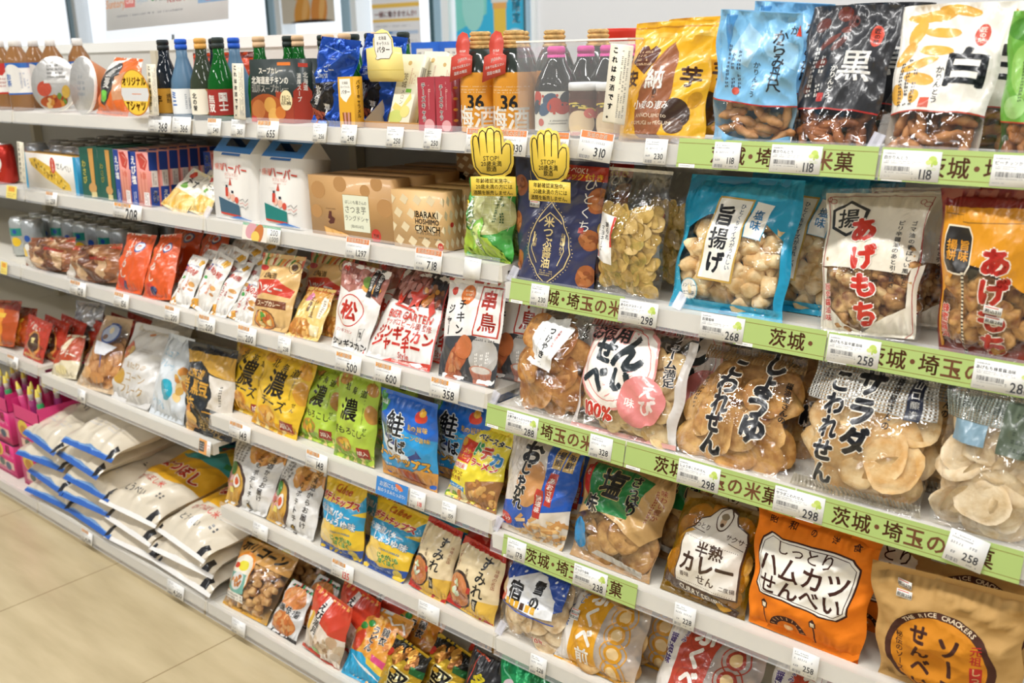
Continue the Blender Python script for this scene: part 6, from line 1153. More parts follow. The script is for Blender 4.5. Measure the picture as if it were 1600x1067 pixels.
def a_(A):
    A.R(0, 91, 100, 100, '26282c'); A.P([(0, 91), (100, 91), (100, 66), (64, 72), (40, 82), (0, 76)], 'd4a440'); A.P([(4, 76), (40, 82), (66, 66), (74, 46), (62, 32), (30, 26), (2, 28)], '23282c'); A.P([(66, 70), (100, 66), (100, 30), (66, 34), (76, 48)], 'e0d8cc'); A.L([(60, 30), (100, 26)], 1.6, 'c8902c'); A.T('北海道', 36, 69, 12, 'e0a840', .04, rot=-4); A.T('黒豆', 50, 54, 19, 'e0a840', .05, rot=-4); A.T('岩', 18, 56, 18, 'e0a840', .05); A.T('もち', 30, 38, 17, 'e0a840', .05, rot=-6); A.P([(0, 26), (30, 26), (100, 22), (100, 0), (0, 0)], '2a2c2c'); A.B(16, 14, 16, 14, ('d8a050', 'e8b868', 'c07c34'), 14, 8, 3); A.T('外カリ', 60, 20, 11, '2a2420', .04, o='e8c070', ow=.06); A.T('中ふわ', 62, 12, 11, '2a2420', .04, o='e8c070', ow=.06); A.T('食感!', 72, 5, 10, '2a2420', .04, o='e8c070', ow=.06); A.M(84, 38, 90, 60, 1, '4a443c', v=True)
bag('snack_bag', 'gold and black bean wafer bag standing at the rail end', BAGC, PL['monaka'], a_, '26282c', .075, 'pillow', wr=.004)
def a_(A): A.R(0, 90, 100, 100, 'b83a26'); A.T('うまい', 40, 78, 16, 'f0e4d4', .03, rot=-8); A.E(52, 40, 28, 30, 'd8924a'); A.E(52, 42, 23, 24, '4a2a1c'); A.P([(42, 52), (58, 54), (60, 42), (46, 40)], 'ead890'); A.R(6, 4, 94, 12, 'd8a060'); A.T('トース', 86, 24, 12, '3a1c14', .03, v=True)
b_ = bag('snack_bag', 'front red pancake pack with a dark round picture, far left', BAGC, PL['redpack'], a_, 'b83a26', .025, 'pillow')
for k in range(6): dup(b_, ['second', 'third', 'fourth', 'fifth', 'sixth', 'last'][k]+' red pancake pack in the file behind the front one', .045*(k+1), .03*(k+1), .002*k, 'red pancake packs in a file')
def a_(A): A.E(50, 40, 30, 30, 'e8902c'); A.E(46, 24, 16, 14, '3a8a3c'); A.P([(0, 100), (100, 100), (100, 78), (0, 84)], '8a2c1c'); A.R(20, 60, 80, 70, 'ecc040')
bag('snack_bag', 'front orange brown bag cut by the left edge, fourth shelf', BAGC, PL['orangeA'], a_, 'b8501c', .06, 'pillow'); bag('snack_bag', 'second orange brown bag beside the red pancake packs', BAGC, PL['orangeB'], a_, 'b04a1c', .06, 'pillow')
bag('snack_bag', 'silver foil bag standing behind the red pancake packs', BAGC, (-1.78, .1, .463, .17, .17, 14, -4, 1), None, 'c4c6ca', .08, 'pillow', film=FOIL(), wr=.006)
bag('snack_bag', 'teal glitter bag lying low at the left edge of the fourth shelf', BAGC, (-2.02, .06, .463, .12, .08, 30, -4, 1), lambda A: [A.E(A.rnd.uniform(5, 95), A.rnd.uniform(5, 95), 4, 3, A.rnd.choice(('d8e8e4', '3a8a90', 'a0ccc8')), 6) for i in range(50)], '5aa8ac', .05, 'pillow')
# ------------------------------------------------------------------ rice sacks on the bottom board
def a_blue(A):
    A.R(0, 0, 100, 2.2, '2a62b8'); A.P([(0, 2.2), (100, 2.2), (100, 3), (80, 2.6), (60, 3.6), (30, 2.8), (0, 3.2)], '7aa6dc'); A.T('とうべい', 44, 40, 9, '4a4a4c', .02); A.M(16, 16, 80, 22, 2, 'c8c8cc'); A.M(74, 34, 88, 40, 1, '5a5a5c'); A.M(30, 50, 60, 54, 1, 'd8a0a0'); A.P([(88, 0), (96, 2), (99, 9), (94, 10)], '1c1c20'); A.R(0, 80, 100, 100, '2a62a8')
def a_yel(A):
    A.P([(0, 34), (20, 30), (60, 30), (100, 36), (100, 64), (0, 66)], 'eaae26'); A.P([(0, 66), (40, 56), (100, 62), (100, 100), (0, 100)], '4aa8a4'); A.P([(0, 66), (30, 60), (60, 70), (40, 78), (0, 76)], 'e8c840'); A.P([(60, 78), (100, 66), (100, 78), (70, 90)], 'e8c840'); A.L([(20, 60), (60, 74), (90, 90)], 5, 'e0b838'); A.E(60, 84, 16, 3.4, 'c8502c', rot=10)
    A.T('ななつぼし', 48, 44, 17, 'c8341f', .05, o='f6e8d0', ow=.06, rot=-4); A.T('ななつぼし米', 40, 25, 9, 'd8584c', .02); A.T('とうべい', 40, 14, 9, '4a4a4c', .02); A.M(70, 14, 84, 22, 1, '5a5a5c'); A.P([(80, 1), (90, 0), (96, 8), (90, 9)], '1c1c20'); A.P([(2, 2), (8, 1), (8, 4), (3, 5)], '1c1c20'); A.R(0, 0, 100, 2, 'f2f0ec'); A.L([(84, 66), (100, 72)], 8, '3a8a50')
RS = 'rice sack'
def sack(label, x, z, art, w=.265, y=-.1, t=.1, lean=84, roll=0, h=.4, base='dfd4bf', film=None, rz=0): return bag('rice_sack', label, RS, (x, y, z, w, h, lean, roll, 1.0), art, base, t, 'sack', film=film or FILM(), wr=.0045, rz=rz, gu=16, gv=20)
for k, (x, z, lb, rz) in enumerate([(-1.755, .085, 'lowest sack of the left blue ended stack', 3), (-1.75, .145, 'second sack from the floor in the left blue ended stack', -4), (-1.765, .205, 'third sack from the floor in the left blue ended stack', 5), (-1.75, .268, 'topmost sack of the left blue ended stack', -6),
                                    (-1.50, .085, 'lowest sack of the right blue ended stack', -3), (-1.505, .14, 'second sack from the floor in the right blue ended stack', 4), (-1.485, .197, 'third sack from the floor in the right blue ended stack', 0), (-1.52, .258, 'fourth sack from the floor in the right blue ended stack', -4), (-1.445, .322, 'topmost sack of the right blue ended stack, under the flake bags', 2)]):
    sack(lb, x, z, a_blue, rz=rz)
for k, (x, z, lb, rz) in enumerate([(-1.27, .083, 'lowest sack of the left yellow printed stack', 3), (-1.275, .135, 'middle sack of the left yellow printed stack', -3), (-1.262, .19, 'topmost sack of the left yellow printed stack', 2),
                                    (-1.02, .083, 'lowest sack of the right yellow printed stack', -2), (-1.015, .13, 'middle sack of the right yellow printed stack', 3), (-1.01, .18, 'topmost sack of the right yellow printed stack', -5)]):
    sack(lb, x, z, a_yel, rz=rz)
def a_(A):
    for i in range(70): A.E(A.rnd.uniform(20, 98), A.rnd.uniform(2, 40), .8, .5, 'b8c8e0', 6)
    A.E(40, 80, 30, 14, '2a5aa0')
bag('rice_sack', 'navy sack with white dots standing behind the yellow printed sacks', RS, (-1.30, .27, .16, .55, .25, 28, 0, 1), a_, '16356e', .1, 'pillow', wr=.005)
# ------------------------------------------------------------------ pink cartons and candy tubes at the far left
def a_pk(A): A.R(0, 0, 100, 6, 'b01e5a'); A.E(30, 76, 22, 16, 'e8c84a'); A.E(30, 70, 14, 10, 'c88a3c'); A.T('超', 72, 82, 20, 'f0d030', .06); A.M(50, 58, 92, 70, 2, 'f0e4ea'); A.R(14, 20, 90, 44, 'e8c0b0'); A.E(40, 34, 12, 8, '5a6a60'); A.E(66, 28, 12, 8, '4a5a70'); A.M(16, 10, 80, 18, 2, 'f2d8e0')
for k, (x, z, lb) in enumerate([(-1.9, .05, 'lower pink carton beside the blue ended sacks'), (-1.895, .165, 'upper pink carton beside the blue ended sacks, under candy tubes'), (-2.12, .05, 'lower pink carton at the left edge of the photo'), (-2.115, .165, 'upper pink carton at the left edge, under candy tubes')]):
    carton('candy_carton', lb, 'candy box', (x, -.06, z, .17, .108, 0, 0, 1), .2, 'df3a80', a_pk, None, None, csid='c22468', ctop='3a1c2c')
for k, x in enumerate((-1.895, -2.115)):
    r = thing('display_tray', ['pink display tray with black back card holding candy tubes, beside the sacks', 'pink display tray holding candy tubes at the left edge'][k], 'display tray', (x, -.06, .274)); m = CARD(); q = MB(); pk = col('df3a80')
    for a in ((-.085, .085, 0, .002, 0, .045), (-.085, -.083, 0, .2, 0, .06), (.083, .085, 0, .2, 0, .06), (-.085, .085, 0, .2, 0, .002)): q.box(*a, m, pk)
    child(q.build('tray', r), r); q = MB(); q.box(-.085, .085, .2, .202, 0, .15, m, pk); panel(q, .17, .05, lambda A: (A.R(0, 0, 100, 100, '241c20'), A.R(2, 8, 34, 92, 'ecd02c'), A.T('超', 18, 50, 26, '241c20', .06), A.T('摩訶', 52, 72, 15, 'efece6', .04), A.T('不思議', 62, 28, 15, 'efece6', .04)), (0, .2, .075), m); child(q.build('back_card', r), r)
    for i in range(9):
        t = thing('candy_tube', ['first', 'second', 'third', 'fourth', 'fifth', 'sixth', 'seventh', 'eighth', 'ninth'][i]+' candy tube in the '+('tray beside the sacks' if k == 0 else 'tray at the left edge'), 'candy tube', (x-.06+.03*(i % 5)+(.012 if i > 4 else 0), -.03+.06*(i//5), .278), group='candy tubes in the '+('tray beside the sacks' if k == 0 else 'tray at the left edge')); q = MB(); c = ('e0508c', 'd8487c', 'a83c7c', 'b84a90', '3aa060')[i % 5]
        q.lathe([(.0095, 0), (.0105, .004), (.0105, .062), (.006, .07)], GLOSS(), col(c), 12); child(q.build('tube', t), t); q = MB(); q.lathe([(.008, .066), (.008, .088), (.002, .112)], GLOSS(), [col('d8d6d2'), col('ecd860')], 12); child(q.build('cap', t), t); t.rotation_euler = (.12*(-1)**i, .1*((i % 3)-1), 0)
# ------------------------------------------------------------------ cans
ALU = solid('brushed_aluminium', 'd4d6d8', .28, .9); 
def can(label, x, y, z, c, art=None, group=None):
    t = thing('drink_can', label, 'can', (x, y, z), group=group); q = MB(); q.lathe([(.025, 0), (.033, .008), (.033, .104), (.0265, .116)], FOIL(), col(c), 18); A = art or (lambda A: (A.E(50, 60, 14, 22, 'f0ece4'), A.M(40, 30, 60, 44, 2, 'c8c4bc')))
    wrap_art(q, .1, .09, A, .0333, .01, GLOSS(), -PI/2+.5); child(q.build('can_body', t), t); q = MB(); q.lathe([(.0265, .116), (.0272, .119), (.025, .119), (.0235, .1155), (0, .1155)], ALU, col('d4d6d8'), 18, cap=False); q.box(-.006, .006, -.012, .004, .1156, .1168, ALU, col('c8cacc')); child(q.build('can_lid', t), t); return t
CC = {0: '1f4a9c', 1: 'c22a1f'}
c0 = can('red beer can in front at the left edge of the second shelf', -2.02, .05, .981, 'bf2f22'); dup(c0, 'blue beer can left of the red can', -.075, 0)
cb = can('blue and silver beer can behind the white card, second shelf', -1.95, .12, .981, 'b8bcc4')
n = 0
for i in range(5):
    for j in range(6):
        if (i, j) in ((0, 0), (0, 1)): continue
        n += 1; d = dup(cb, 'silver topped can in the block of cans at the left of the second shelf', -.14-.0+.075*j+.15-.02*(i % 2), .075*i-.0, 0, 'silver topped cans on the second shelf')
cg = can('front green and white beer can at the left edge of the third shelf', -2.0, .06, .763, 'b9bebc', lambda A: (A.R(0, 60, 100, 86, '2a8a7c'), A.E(50, 40, 16, 14, 'e8c030'), A.E(50, 74, 7, 7, '24509c')))
cs = can('silver beer can with blue dot in front on the third shelf', -1.92, .06, .763, 'aeb3b4', lambda A: (A.R(0, 0, 100, 30, 'e8c040'), A.E(50, 60, 10, 10, '2450a0'), A.E(50, 30, 14, 12, 'f0ece0')))
for i in range(6):
    for j in range(8): dup((cg, cs)[(j) % 2], 'silver topped beer can in the block on the third shelf'+(' with green band' if j % 2 == 0 else ' with blue dot'), -.04+.072*j+(0 if j % 2 == 0 else -.08), .075*(i+1), .0, 'beer cans with green band on the third shelf' if j % 2 == 0 else 'beer cans with blue dot on the third shelf')
# ------------------------------------------------------------------ top shelf, left bay
ZT = 1.1985
def tea(label, x, y, art, cap='f0eeea'):
    t = thing('tea_bottle', label, 'drink bottle', (x, y, ZT)); q = MB(); g = glass('tea_plastic', 'c8905a', .05, .8)
    q.lathe([(.026, 0), (.031, .006), (.031, .13), (.029, .145), (.0135, .172), (.0125, .178)], g, col('b87840'), 18); wrap_art(q, .15, .085, art, .0314, .045, GLOSS(), -PI/2+.6); child(q.build('bottle_body', t), t)
    q = MB(); q.lathe([(.0145, .174), (.0145, .192), (.0135, .194)], RAW(), col(cap), 18); child(q.build('bottle_cap', t), t); return t
ab = lambda A: (A.R(0, 0, 100, 100, 'eeece6'), A.R(0, 84, 100, 100, '2a66b4'), A.E(50, 50, 20, 26, 'e2e0da'), A.T('お茶', 42, 46, 12, '2a66b4', .04, v=True), A.R(0, 0, 100, 5, '2a66b4'), A.M(62, 20, 80, 70, 3, '8a9ab8', v=True))
ar = lambda A: (A.R(0, 0, 100, 100, 'f0ece6'), A.P([(20, 100), (80, 100), (60, 60), (40, 66)], 'c2382e'), A.M(40, 20, 66, 56, 3, 'b8605a'), A.R(0, 0, 100, 6, 'c2382e'))
tea('white capped tea bottle with a blue topped label, front left of the top shelf', -1.835, .05, ab); tea('white capped tea bottle with a red and white label at the left edge', -1.955, .06, ar)
for k, (x, y) in enumerate(((-2.0, .13), (-1.915, .14), (-1.83, .15), (-1.81, .22))): tea(['tea bottle behind the red label bottle at the left edge', 'tea bottle behind and between the two front tea bottles', 'tea bottle behind the blue topped label bottle', 'tea bottle farthest back, left of the foil lid bowls'][k], x, y, ab if k % 2 else ar)
def bowl(label, x, y, z, rz, lean, art, R=.071):
    t = thing('noodle_bowl', label, 'noodle bowl', (x, y, z)); q = MB(); q.lathe([(R, 0), (R*1.03, -.004), (R*1.0, -.008), (R*.62, -.062), (0, -.062)], RAW(), [col('f0eee8'), col('f0eee8'), col('b8703c'), col('8a3a20')], 30, axis='y', cap=False); child(q.build('bowl', t), t)
    q = MB(); q.lathe([(0, .002), (R*.985, .0015), (R, 0)], FOIL(), col('c8c6c2'), 30, axis='y', cap=False); A = Art(2*R, 2*R); art(A); A.onto(q, planar((R, .0022, -R), (-2*R, 0, 0), (0, 0, 2*R), (0, 1, 0)), FOIL()); child(q.build('foil_lid', t), t)
    t.matrix_world = Matrix.Translation((x, y, z)) @ Matrix.Rotation(rz, 4, 'Z') @ Matrix.Rotation(lean, 4, 'X') @ Matrix.Rotation(PI, 4, 'Z'); return t
def a_(A): A.E(30, 42, 16, 14, 'cf5a44'); A.E(50, 18, 30, 12, 'b85a30'); A.B(50, 20, 28, 10, ('d08a3c', 'a8482c', 'e0b878', '6a8a3c'), 20, 5, 3); A.M(38, 60, 78, 88, 4, '5a5856'); A.R(30, 52, 80, 58, 'e8e6e2'); A.E(78, 36, 9, 12, 'd8b050')
bowl('round foil lidded noodle bowl on its edge, lid facing out beside the tea bottle', -1.61, .04, 1.272, .45, -.12, a_); bowl('noodle bowl on its edge seen nearly side on, second of the two bowls', -1.445, .035, 1.27, -.05, -.1, lambda A: A.M(34, 30, 66, 70, 4, 'a8b0b8'))
def a_(A): A.P([(0, 100), (60, 100), (20, 60), (0, 40)], 'e8e4da'); A.E(44, 50, 24, 36, '2a2a28', rot=-14); A.T('蕎麦', 44, 58, 18, 'd8d4cc', .04, v=True); A.E(42, 26, 12, 9, '6ab83c'); A.P([(60, 60), (100, 80), (100, 30), (70, 20)], 'c89068'); A.P([(76, 100), (100, 100), (100, 84)], 'f0e6d8')
bag('noodle_bag', 'orange noodle bag with a black oval and green garnish, left bay top shelf', BAGC, PL['orangeramen'], a_, 'dc6a24', .07, 'pillow')
bag('noodle_bag', 'red orange packet block behind the orange noodle bag', BAGC, (-1.03, .17, ZT, .26, .145, 6, 0, 1), lambda A: A.R(0, 90, 100, 100, '6a2418'), 'd84a1c', .08, 'pillow')
def flatcard(name, label, cat, x, y, z, w, h, art, c, lean=0, rz=0, roll=0, th=.0008, pts=None, holder=False, group=None, m=None):
    "a printed card standing or hanging on the shelf edge; pts is its outline in percent"
    m = m or CARD(); pts = pts or [(3, 0), (97, 0), (100, 2), (100, 98), (97, 100), (3, 100), (0, 98), (0, 2)]; n = len(pts); q = MB(); P_ = [((a/100-.5)*w, b/100*h) for a, b in pts]; v2 = [Vector((a, b, 0)) for a, b in P_]; tr = geometry.tessellate_polygon([v2]); fs = []
    for t in tr:
        a, b, d = [P_[i] for i in t]; s = (b[0]-a[0])*(d[1]-a[1])-(b[1]-a[1])*(d[0]-a[0]); t = tuple(t) if s > 0 else tuple(t)[::-1]; fs += [t, tuple(i+n for i in t[::-1])]
    q.add([(a, -th, b) for a, b in P_]+[(a, 0, b) for a, b in P_], fs+[(i, i+n, (i+1) % n+n, (i+1) % n) for i in range(n)], m, col(c)); panel(q, w, h, art, (0, -th, 0), m)
    if holder:
        t = thing(name, label, cat, (x, y, z), group=group); child(q.build('card', t), t); q = MB(); q.box(w*.1, w*.55, -.004, -.0035, -.035, .018, ACRYL()); q.box(w*.1, w*.55, -.004, .002, -.036, -.035, ACRYL()); child(q.build('clip', t), t); o = t
    else: o = q.build(name); tag(o, label, cat, group)
    o.matrix_world = Matrix.Translation((x, y, z)) @ Matrix.Rotation(rz, 4, 'Z') @ Matrix.Rotation(-lean, 4, 'X') @ Matrix.Rotation(roll, 4, 'Y'); return o
def a_(A): A.T('これはお酒です。', 26, 51, 24, '1c1a1a', .05, v=True, sp=1.0*.98*A.h/A.w*100/24/8.3*1.0); A.M(54, 8, 92, 94, 3, '6a6660', v=True)
for x, z, ro, lb in ((-1.04, 1.208, .02, 'cream sake warning card beside the yellow round sign'), (-.705, 1.207, .02, 'cream sake warning card beside the curry carton'), (-1.78, 1.006, .06, 'cream sake warning card in front of the cans on the second shelf'), (.238, 1.226, .1, 'tilted cream sake warning card beside the yellow snack pouch')):
    flatcard('warning_card', lb, 'sign card', x, -.006, z, .04, .112, a_, 'efe7d2', .05, 0, ro, holder=True)
ci = [(50+50*math.cos(2*PI*i/32), 50+50*math.sin(2*PI*i/32)) for i in range(32)]
flatcard('round_sign', 'round yellow sign with orange lettering on the top shelf edge', 'sign card', -1.105, -.010, 1.205, .125, .105, lambda A: (A.E(50, 50, 50, 50*A.h/A.w, 'c8742c', 36), A.E(50, 50, 47.5, 47.5*A.h/A.w, 'ecc63c', 36), A.P([(3, 60), (97, 60), (99, 46), (92, 32), (8, 32), (1, 46)], 'd8d8d8'), A.T('オリジナル', 50, 74, 17, 'd8762c', .05), A.T('Tシャツ', 50, 22, 19, 'd8762c', .05), A.R(40, 46, 72, 48, 'd8906c')), 'ecc63c', pts=ci)
def bottle(label, x, y, prof, gc, capc, lab, rough=.03, dens=.75, labw=.1, labh=.055, labz=.012, cr=.0135, group=None):
    t = thing('sake_bottle', label, 'bottle', (x, y, ZT), group=group); q = MB(); q.lathe(prof, glass('glass_'+gc+str(rough), gc, rough, dens), col(gc), 24); R = max(p[0] for p in prof)
    if lab: wrap_art(q, labw, labh, lab, R+.0003, labz, PAPER(), -PI/2+.55)
    child(q.build('bottle_glass', t), t); q = MB(); z = prof[-1][1]; q.lathe([(cr, z-.014), (cr, z-.004), (cr*.92, z-.004), (cr*.92, z-.002), (cr, z-.002), (cr, z+.006), (cr*.8, z+.009)], RAW(), col(capc), 20); child(q.build('bottle_cap', t), t); return t
PB = [(.028, 0), (.0315, .004), (.0315, .062), (.029, .085), (.0185, .115), (.0125, .135), (.0115, .166)]
L1 = lambda A: (A.R(0, 0, 100, 100, 'd09a38'), A.T('芋', 40, 54, 22, '3a2410', .04, v=True), A.T('焼酎', 66, 60, 11, '5a3c18', .02, v=True))
L2 = lambda A: (A.R(0, 0, 100, 100, 'eceeee'), A.T('ミニ', 34, 60, 17, '2c6ab8', .06, v=True), A.M(60, 20, 76, 84, 2, '8a94a0', v=True))
L3 = lambda A: (A.R(0, 0, 100, 100, 'b8864c'), A.E(40, 50, 34, 40, 'efe8d4', 24), A.T('北の誉', 38, 50, 13, '1f1c1a', .04, v=True), A.R(70, 0, 90, 40, '5a8a3c'))
L4 = lambda A: (A.R(0, 0, 100, 100, '9a2c24'), A.T('国士', 64, 52, 20, 'f2ece4', .05, v=True), A.T('無双', 36, 46, 19, 'f2ece4', .05, v=True))
bottle('dark navy sake bottle with an ochre label, leftmost of the sake bottles', -1.065, .05, PB, '1d2630', '23282a', L1, dens=.9)
bottle('frosted blue sake bottle with a blue cap and white label', -.99, .05, PB, '6f9cc0', '2258c0', L2, .35, .85)
bottle('grey green glass sake bottle with a gold cap', -.912, .05, PB, '5a6650', 'd8a050', L3, dens=.6)
bottle('front green sake bottle with a red and white label', -.844, .05, PB, '1f8a34', '2a3330', L4, dens=.6)
bottle('dark bottle behind the frosted blue sake bottle', -.97, .125, PB, '1d2630', '23282a', None, dens=.9); bottle('frosted blue bottle behind the gold capped bottle', -.895, .125, PB, '6f9cc0', '2258c0', None, .35, .85)
g0 = bottle('green sake bottle with a tan cap, behind the curry carton', -.78, .11, PB, '1f8a34', 'd8b48c', None, dens=.6); g1 = bottle('green sake bottle with a dark cap, behind the curry carton', -.755, .17, PB, '1f8a34', '26302c', None, dens=.6)
for k in range(4): dup(g0, 'green sake bottle with a tan cap, in the row behind the curry carton', .0+.078*(k+1)-.02, .02*(k % 2)+.06, 0, 'green tan capped bottles behind the curry carton'); dup(g1, 'green sake bottle with a dark cap, in the row behind the curry carton', .078*(k+1)-.02, .02*(k % 2)+.05, 0, 'green dark capped bottles behind the curry carton')
# ------------------------------------------------------------------ top shelf, middle bay
def a_(A):
    A.P([(60, 52), (100, 40), (100, 0), (60, 0)], '9a3a20'); A.T('スープカレー', 50, 82, 9.5, 'e8e2d4', .03); A.R(66, 90, 96, 95, 'e07a30'); A.T('北海道産チキンの', 47, 67, 11.4, 'eeeae0', .03, sx=.95); A.T('濃厚スープカレー', 47, 54, 11.4, 'eeeae0', .03, sx=.95); A.E(36, 16, 44, 26, 'a8501c'); A.E(18, 20, 16, 14, 'c87a3c'); A.E(46, 28, 14, 11, 'd8a04c'); A.E(54, 10, 13, 12, 'e0ac58'); A.E(70, 16, 12, 9, 'c8742c'); A.E(84, 36, 14, 14, 'e8d8a8'); A.T('まるごと', 84, 41, 5, '3a2418', .02); A.T('たまごと', 84, 36, 5, '3a2418', .02); A.T('大きい野菜', 84, 31, 4.6, '3a2418', .02); A.E(6, 3, 8, 6, 'cf3a2c')
def s_(A): A.P([(0, 50), (60, 66), (100, 50), (100, 0), (0, 0)], 'a8341f'); A.T('北海道', 66, 66, 26, 'e8e2d4', .02, v=True); A.T('濃厚スープ', 32, 56, 24, 'e8e2d4', .02, v=True); A.R(30, 88, 80, 94, 'c8402c')
b_ = carton('curry_carton', 'dark green soup curry carton with a picture of chicken and egg', CT, PL['curry1'][:5]+(3, 0, 1.06), .048, '26302e', a_, s_); dup(b_, 'soup curry carton behind the front curry carton', .0, .052)
def a_(A): A.P([(0, 0), (60, 0), (80, 40), (70, 52), (0, 40)], '201e22'); A.T('まるごと', 38, 62, 15, 'd8e2f0', .02, rot=14); A.T('北海道', 36, 54, 10, 'd8e2f0', .02, rot=14); A.T('北海道', 30, 32, 14, 'efeae2', .04, v=True, sp=.9); A.T('薫る', 56, 18, 12, 'efeae2', .04, v=True); A.P([(0, 0), (50, 0), (56, 14), (0, 18)], 'b85a3c'); A.M(40, 74, 70, 80, 2, 'c8d4e8'); A.L([(4, 92), (60, 84), (96, 90)], 1.6, '8ab0e8')
b_ = bag('snack_bag', 'shiny royal blue foil bag leaning beside the curry carton', BAGC, (-.473, .03, 1.199, .095, .168, 13.7, 5.9, 1.35), a_, '1f4fb0', .05, 'pillow', film=FOIL(), wr=.005)
dup(b_, 'royal blue foil bag behind the front foil bag', .065, .06, .004)
def a_(A): A.R(0, 0, 100, 100, 'e0a82c'); A.P([(10, 96), (80, 96), (84, 66), (60, 56), (50, 50), (30, 54), (12, 62)], 'f2efe4'); A.T('北海道', 46, 88, 13, '3a2c18', 0); A.T('キャラメル', 46, 80, 12, '3a2c18', 0); A.T('バター', 48, 70, 19, '3a2c18', .02); [A.L([(24+k*12, 30), (30+k*10, 4)], 9, ('8a4a24', 'c88a8a')[k % 2]) for k in range(5)]
carton('caramel_carton', 'small yellow butter caramel box standing at the shelf edge', CT, (-.388, .015, 1.199, .044, .093, 2, -1.5, 1), .022, 'e0a82c', a_, lambda A: A.T('バターキャラメル', 50, 56, 40, '5a3a18', .04, v=True))
t = thing('display_carton', 'grey kraft caramel display carton with an upright yellow picture card', 'display carton', (-.325, .04, ZT)); q = MB(); m = CARD(); g = col('b4a48a'); k_ = col('b8884c')
q.add([(-.045, 0, 0), (-.045, .14, 0), (-.045, .14, .085), (-.045, .1, .085), (-.045, 0, .012)], [(0, 1, 2, 3, 4)], m, g); q.add([(.11, 0, 0), (.11, .14, 0), (.11, .14, .085), (.11, .1, .085), (.11, 0, .012)], [(0, 1, 2, 3, 4)], m, g); q.box(-.045, .11, -.001, 0, 0, .012, m, k_); q.box(-.045, .11, 0, .14, 0, .002, m, k_); q.box(-.045, .11, .138, .14, 0, .1, m, g); child(q.build('tray', t), t)
card = flatcard('picture_card', 'x', 'x', 0, 0, 0, .1, .094, lambda A: (A.P([(28, 92), (26, 62), (30, 48), (26, 44), (32, 42), (40, 44), (64, 44), (74, 56), (74, 80), (64, 92)], 'f0eee6'), A.L([(28, 92), (26, 62), (30, 48), (26, 44), (32, 42), (40, 44), (64, 44), (74, 56), (74, 80), (64, 92)], 1.2, '6a5a40', True), A.T('北海道', 50, 83, 7, '3a3020', 0), A.T('キャラメル', 50, 73, 7, '3a3020', .0), A.T('バター', 50, 61, 12, '3a3020', .02), A.R(0, 22, 100, 23, 'd0b858')), 'ecd880', pts=[(6, 0), (94, 0), (100, 8), (98, 64), (78, 66), (76, 82), (66, 95), (50, 100), (34, 95), (24, 82), (22, 66), (2, 64), (0, 8)])
for k_ in ('label', 'category'): del card[k_]
card.matrix_world = Matrix.Translation((-.003, .025, .083)) @ Matrix.Rotation(.05, 4, 'X'); child(card, t)
def a_(A): A.R(0, 0, 100, 100, 'e8e2c8'); A.E(48, 88, 9, 8, 'c8a868'); A.T('茨城', 40, 64, 26, '5a4a34', .0, v=True); A.T('メロン', 42, 42, 18, '5a4a34', 0, v=True); A.R(54, 48, 80, 53, '7ac040'); A.P([(6, 26), (40, 18), (90, 40), (80, 48), (50, 28), (14, 34)], 'e4d070'); A.E(30, 14, 34, 24, 'c8d070'); A.E(70, 22, 22, 20, 'e8d880'); A.M(60, 60, 90, 82, 3, 'c89080', v=True)
b_ = carton('melon_carton', 'front slim cream melon box leaning back in the display carton', CT, PL['melonbox1'], .02, 'e8e2c8', a_, lambda A: A.BAR(20, 60, 80, 84, '4a4a44', 8)); dup(b_, 'slim cream melon box behind the front melon box', .03, .03, .004)
carton('melon_carton', 'slim cream melon box standing behind the red caramel boxes', CT, PL['melonbox2'], .02, 'e8e2c8', a_)
def a_(A): A.R(0, 0, 100, 100, 'a83a44'); A.T('チーズキャラ', 34, 53, 26, '3a3438', .03, v=True, o='ece4dc', ow=.06, sp=1.05); A.M(60, 40, 72, 92, 1, 'd8a0a0', v=True); A.T('α', 70, 76, 22, 'e0b0a8', .02); A.E(66, 10, 30, 26, 'd8a0a0')
for k, (key, lb) in enumerate((('cara1', 'left front red caramel box beside the melon box'), ('cara2', 'right front red caramel box beside the straw capped bottle'))):
    b_ = carton('caramel_carton', lb, CT, PL[key][:5]+(2, -1, 1), .02, 'a83a44', a_, lambda A: [A.E(50, 20+20*i, 30, 12, 'c88a3c') for i in range(4)], csid='8a2028'); dup(b_, 'red caramel box behind the '+('left' if k == 0 else 'right')+' front red one', 0, .024)
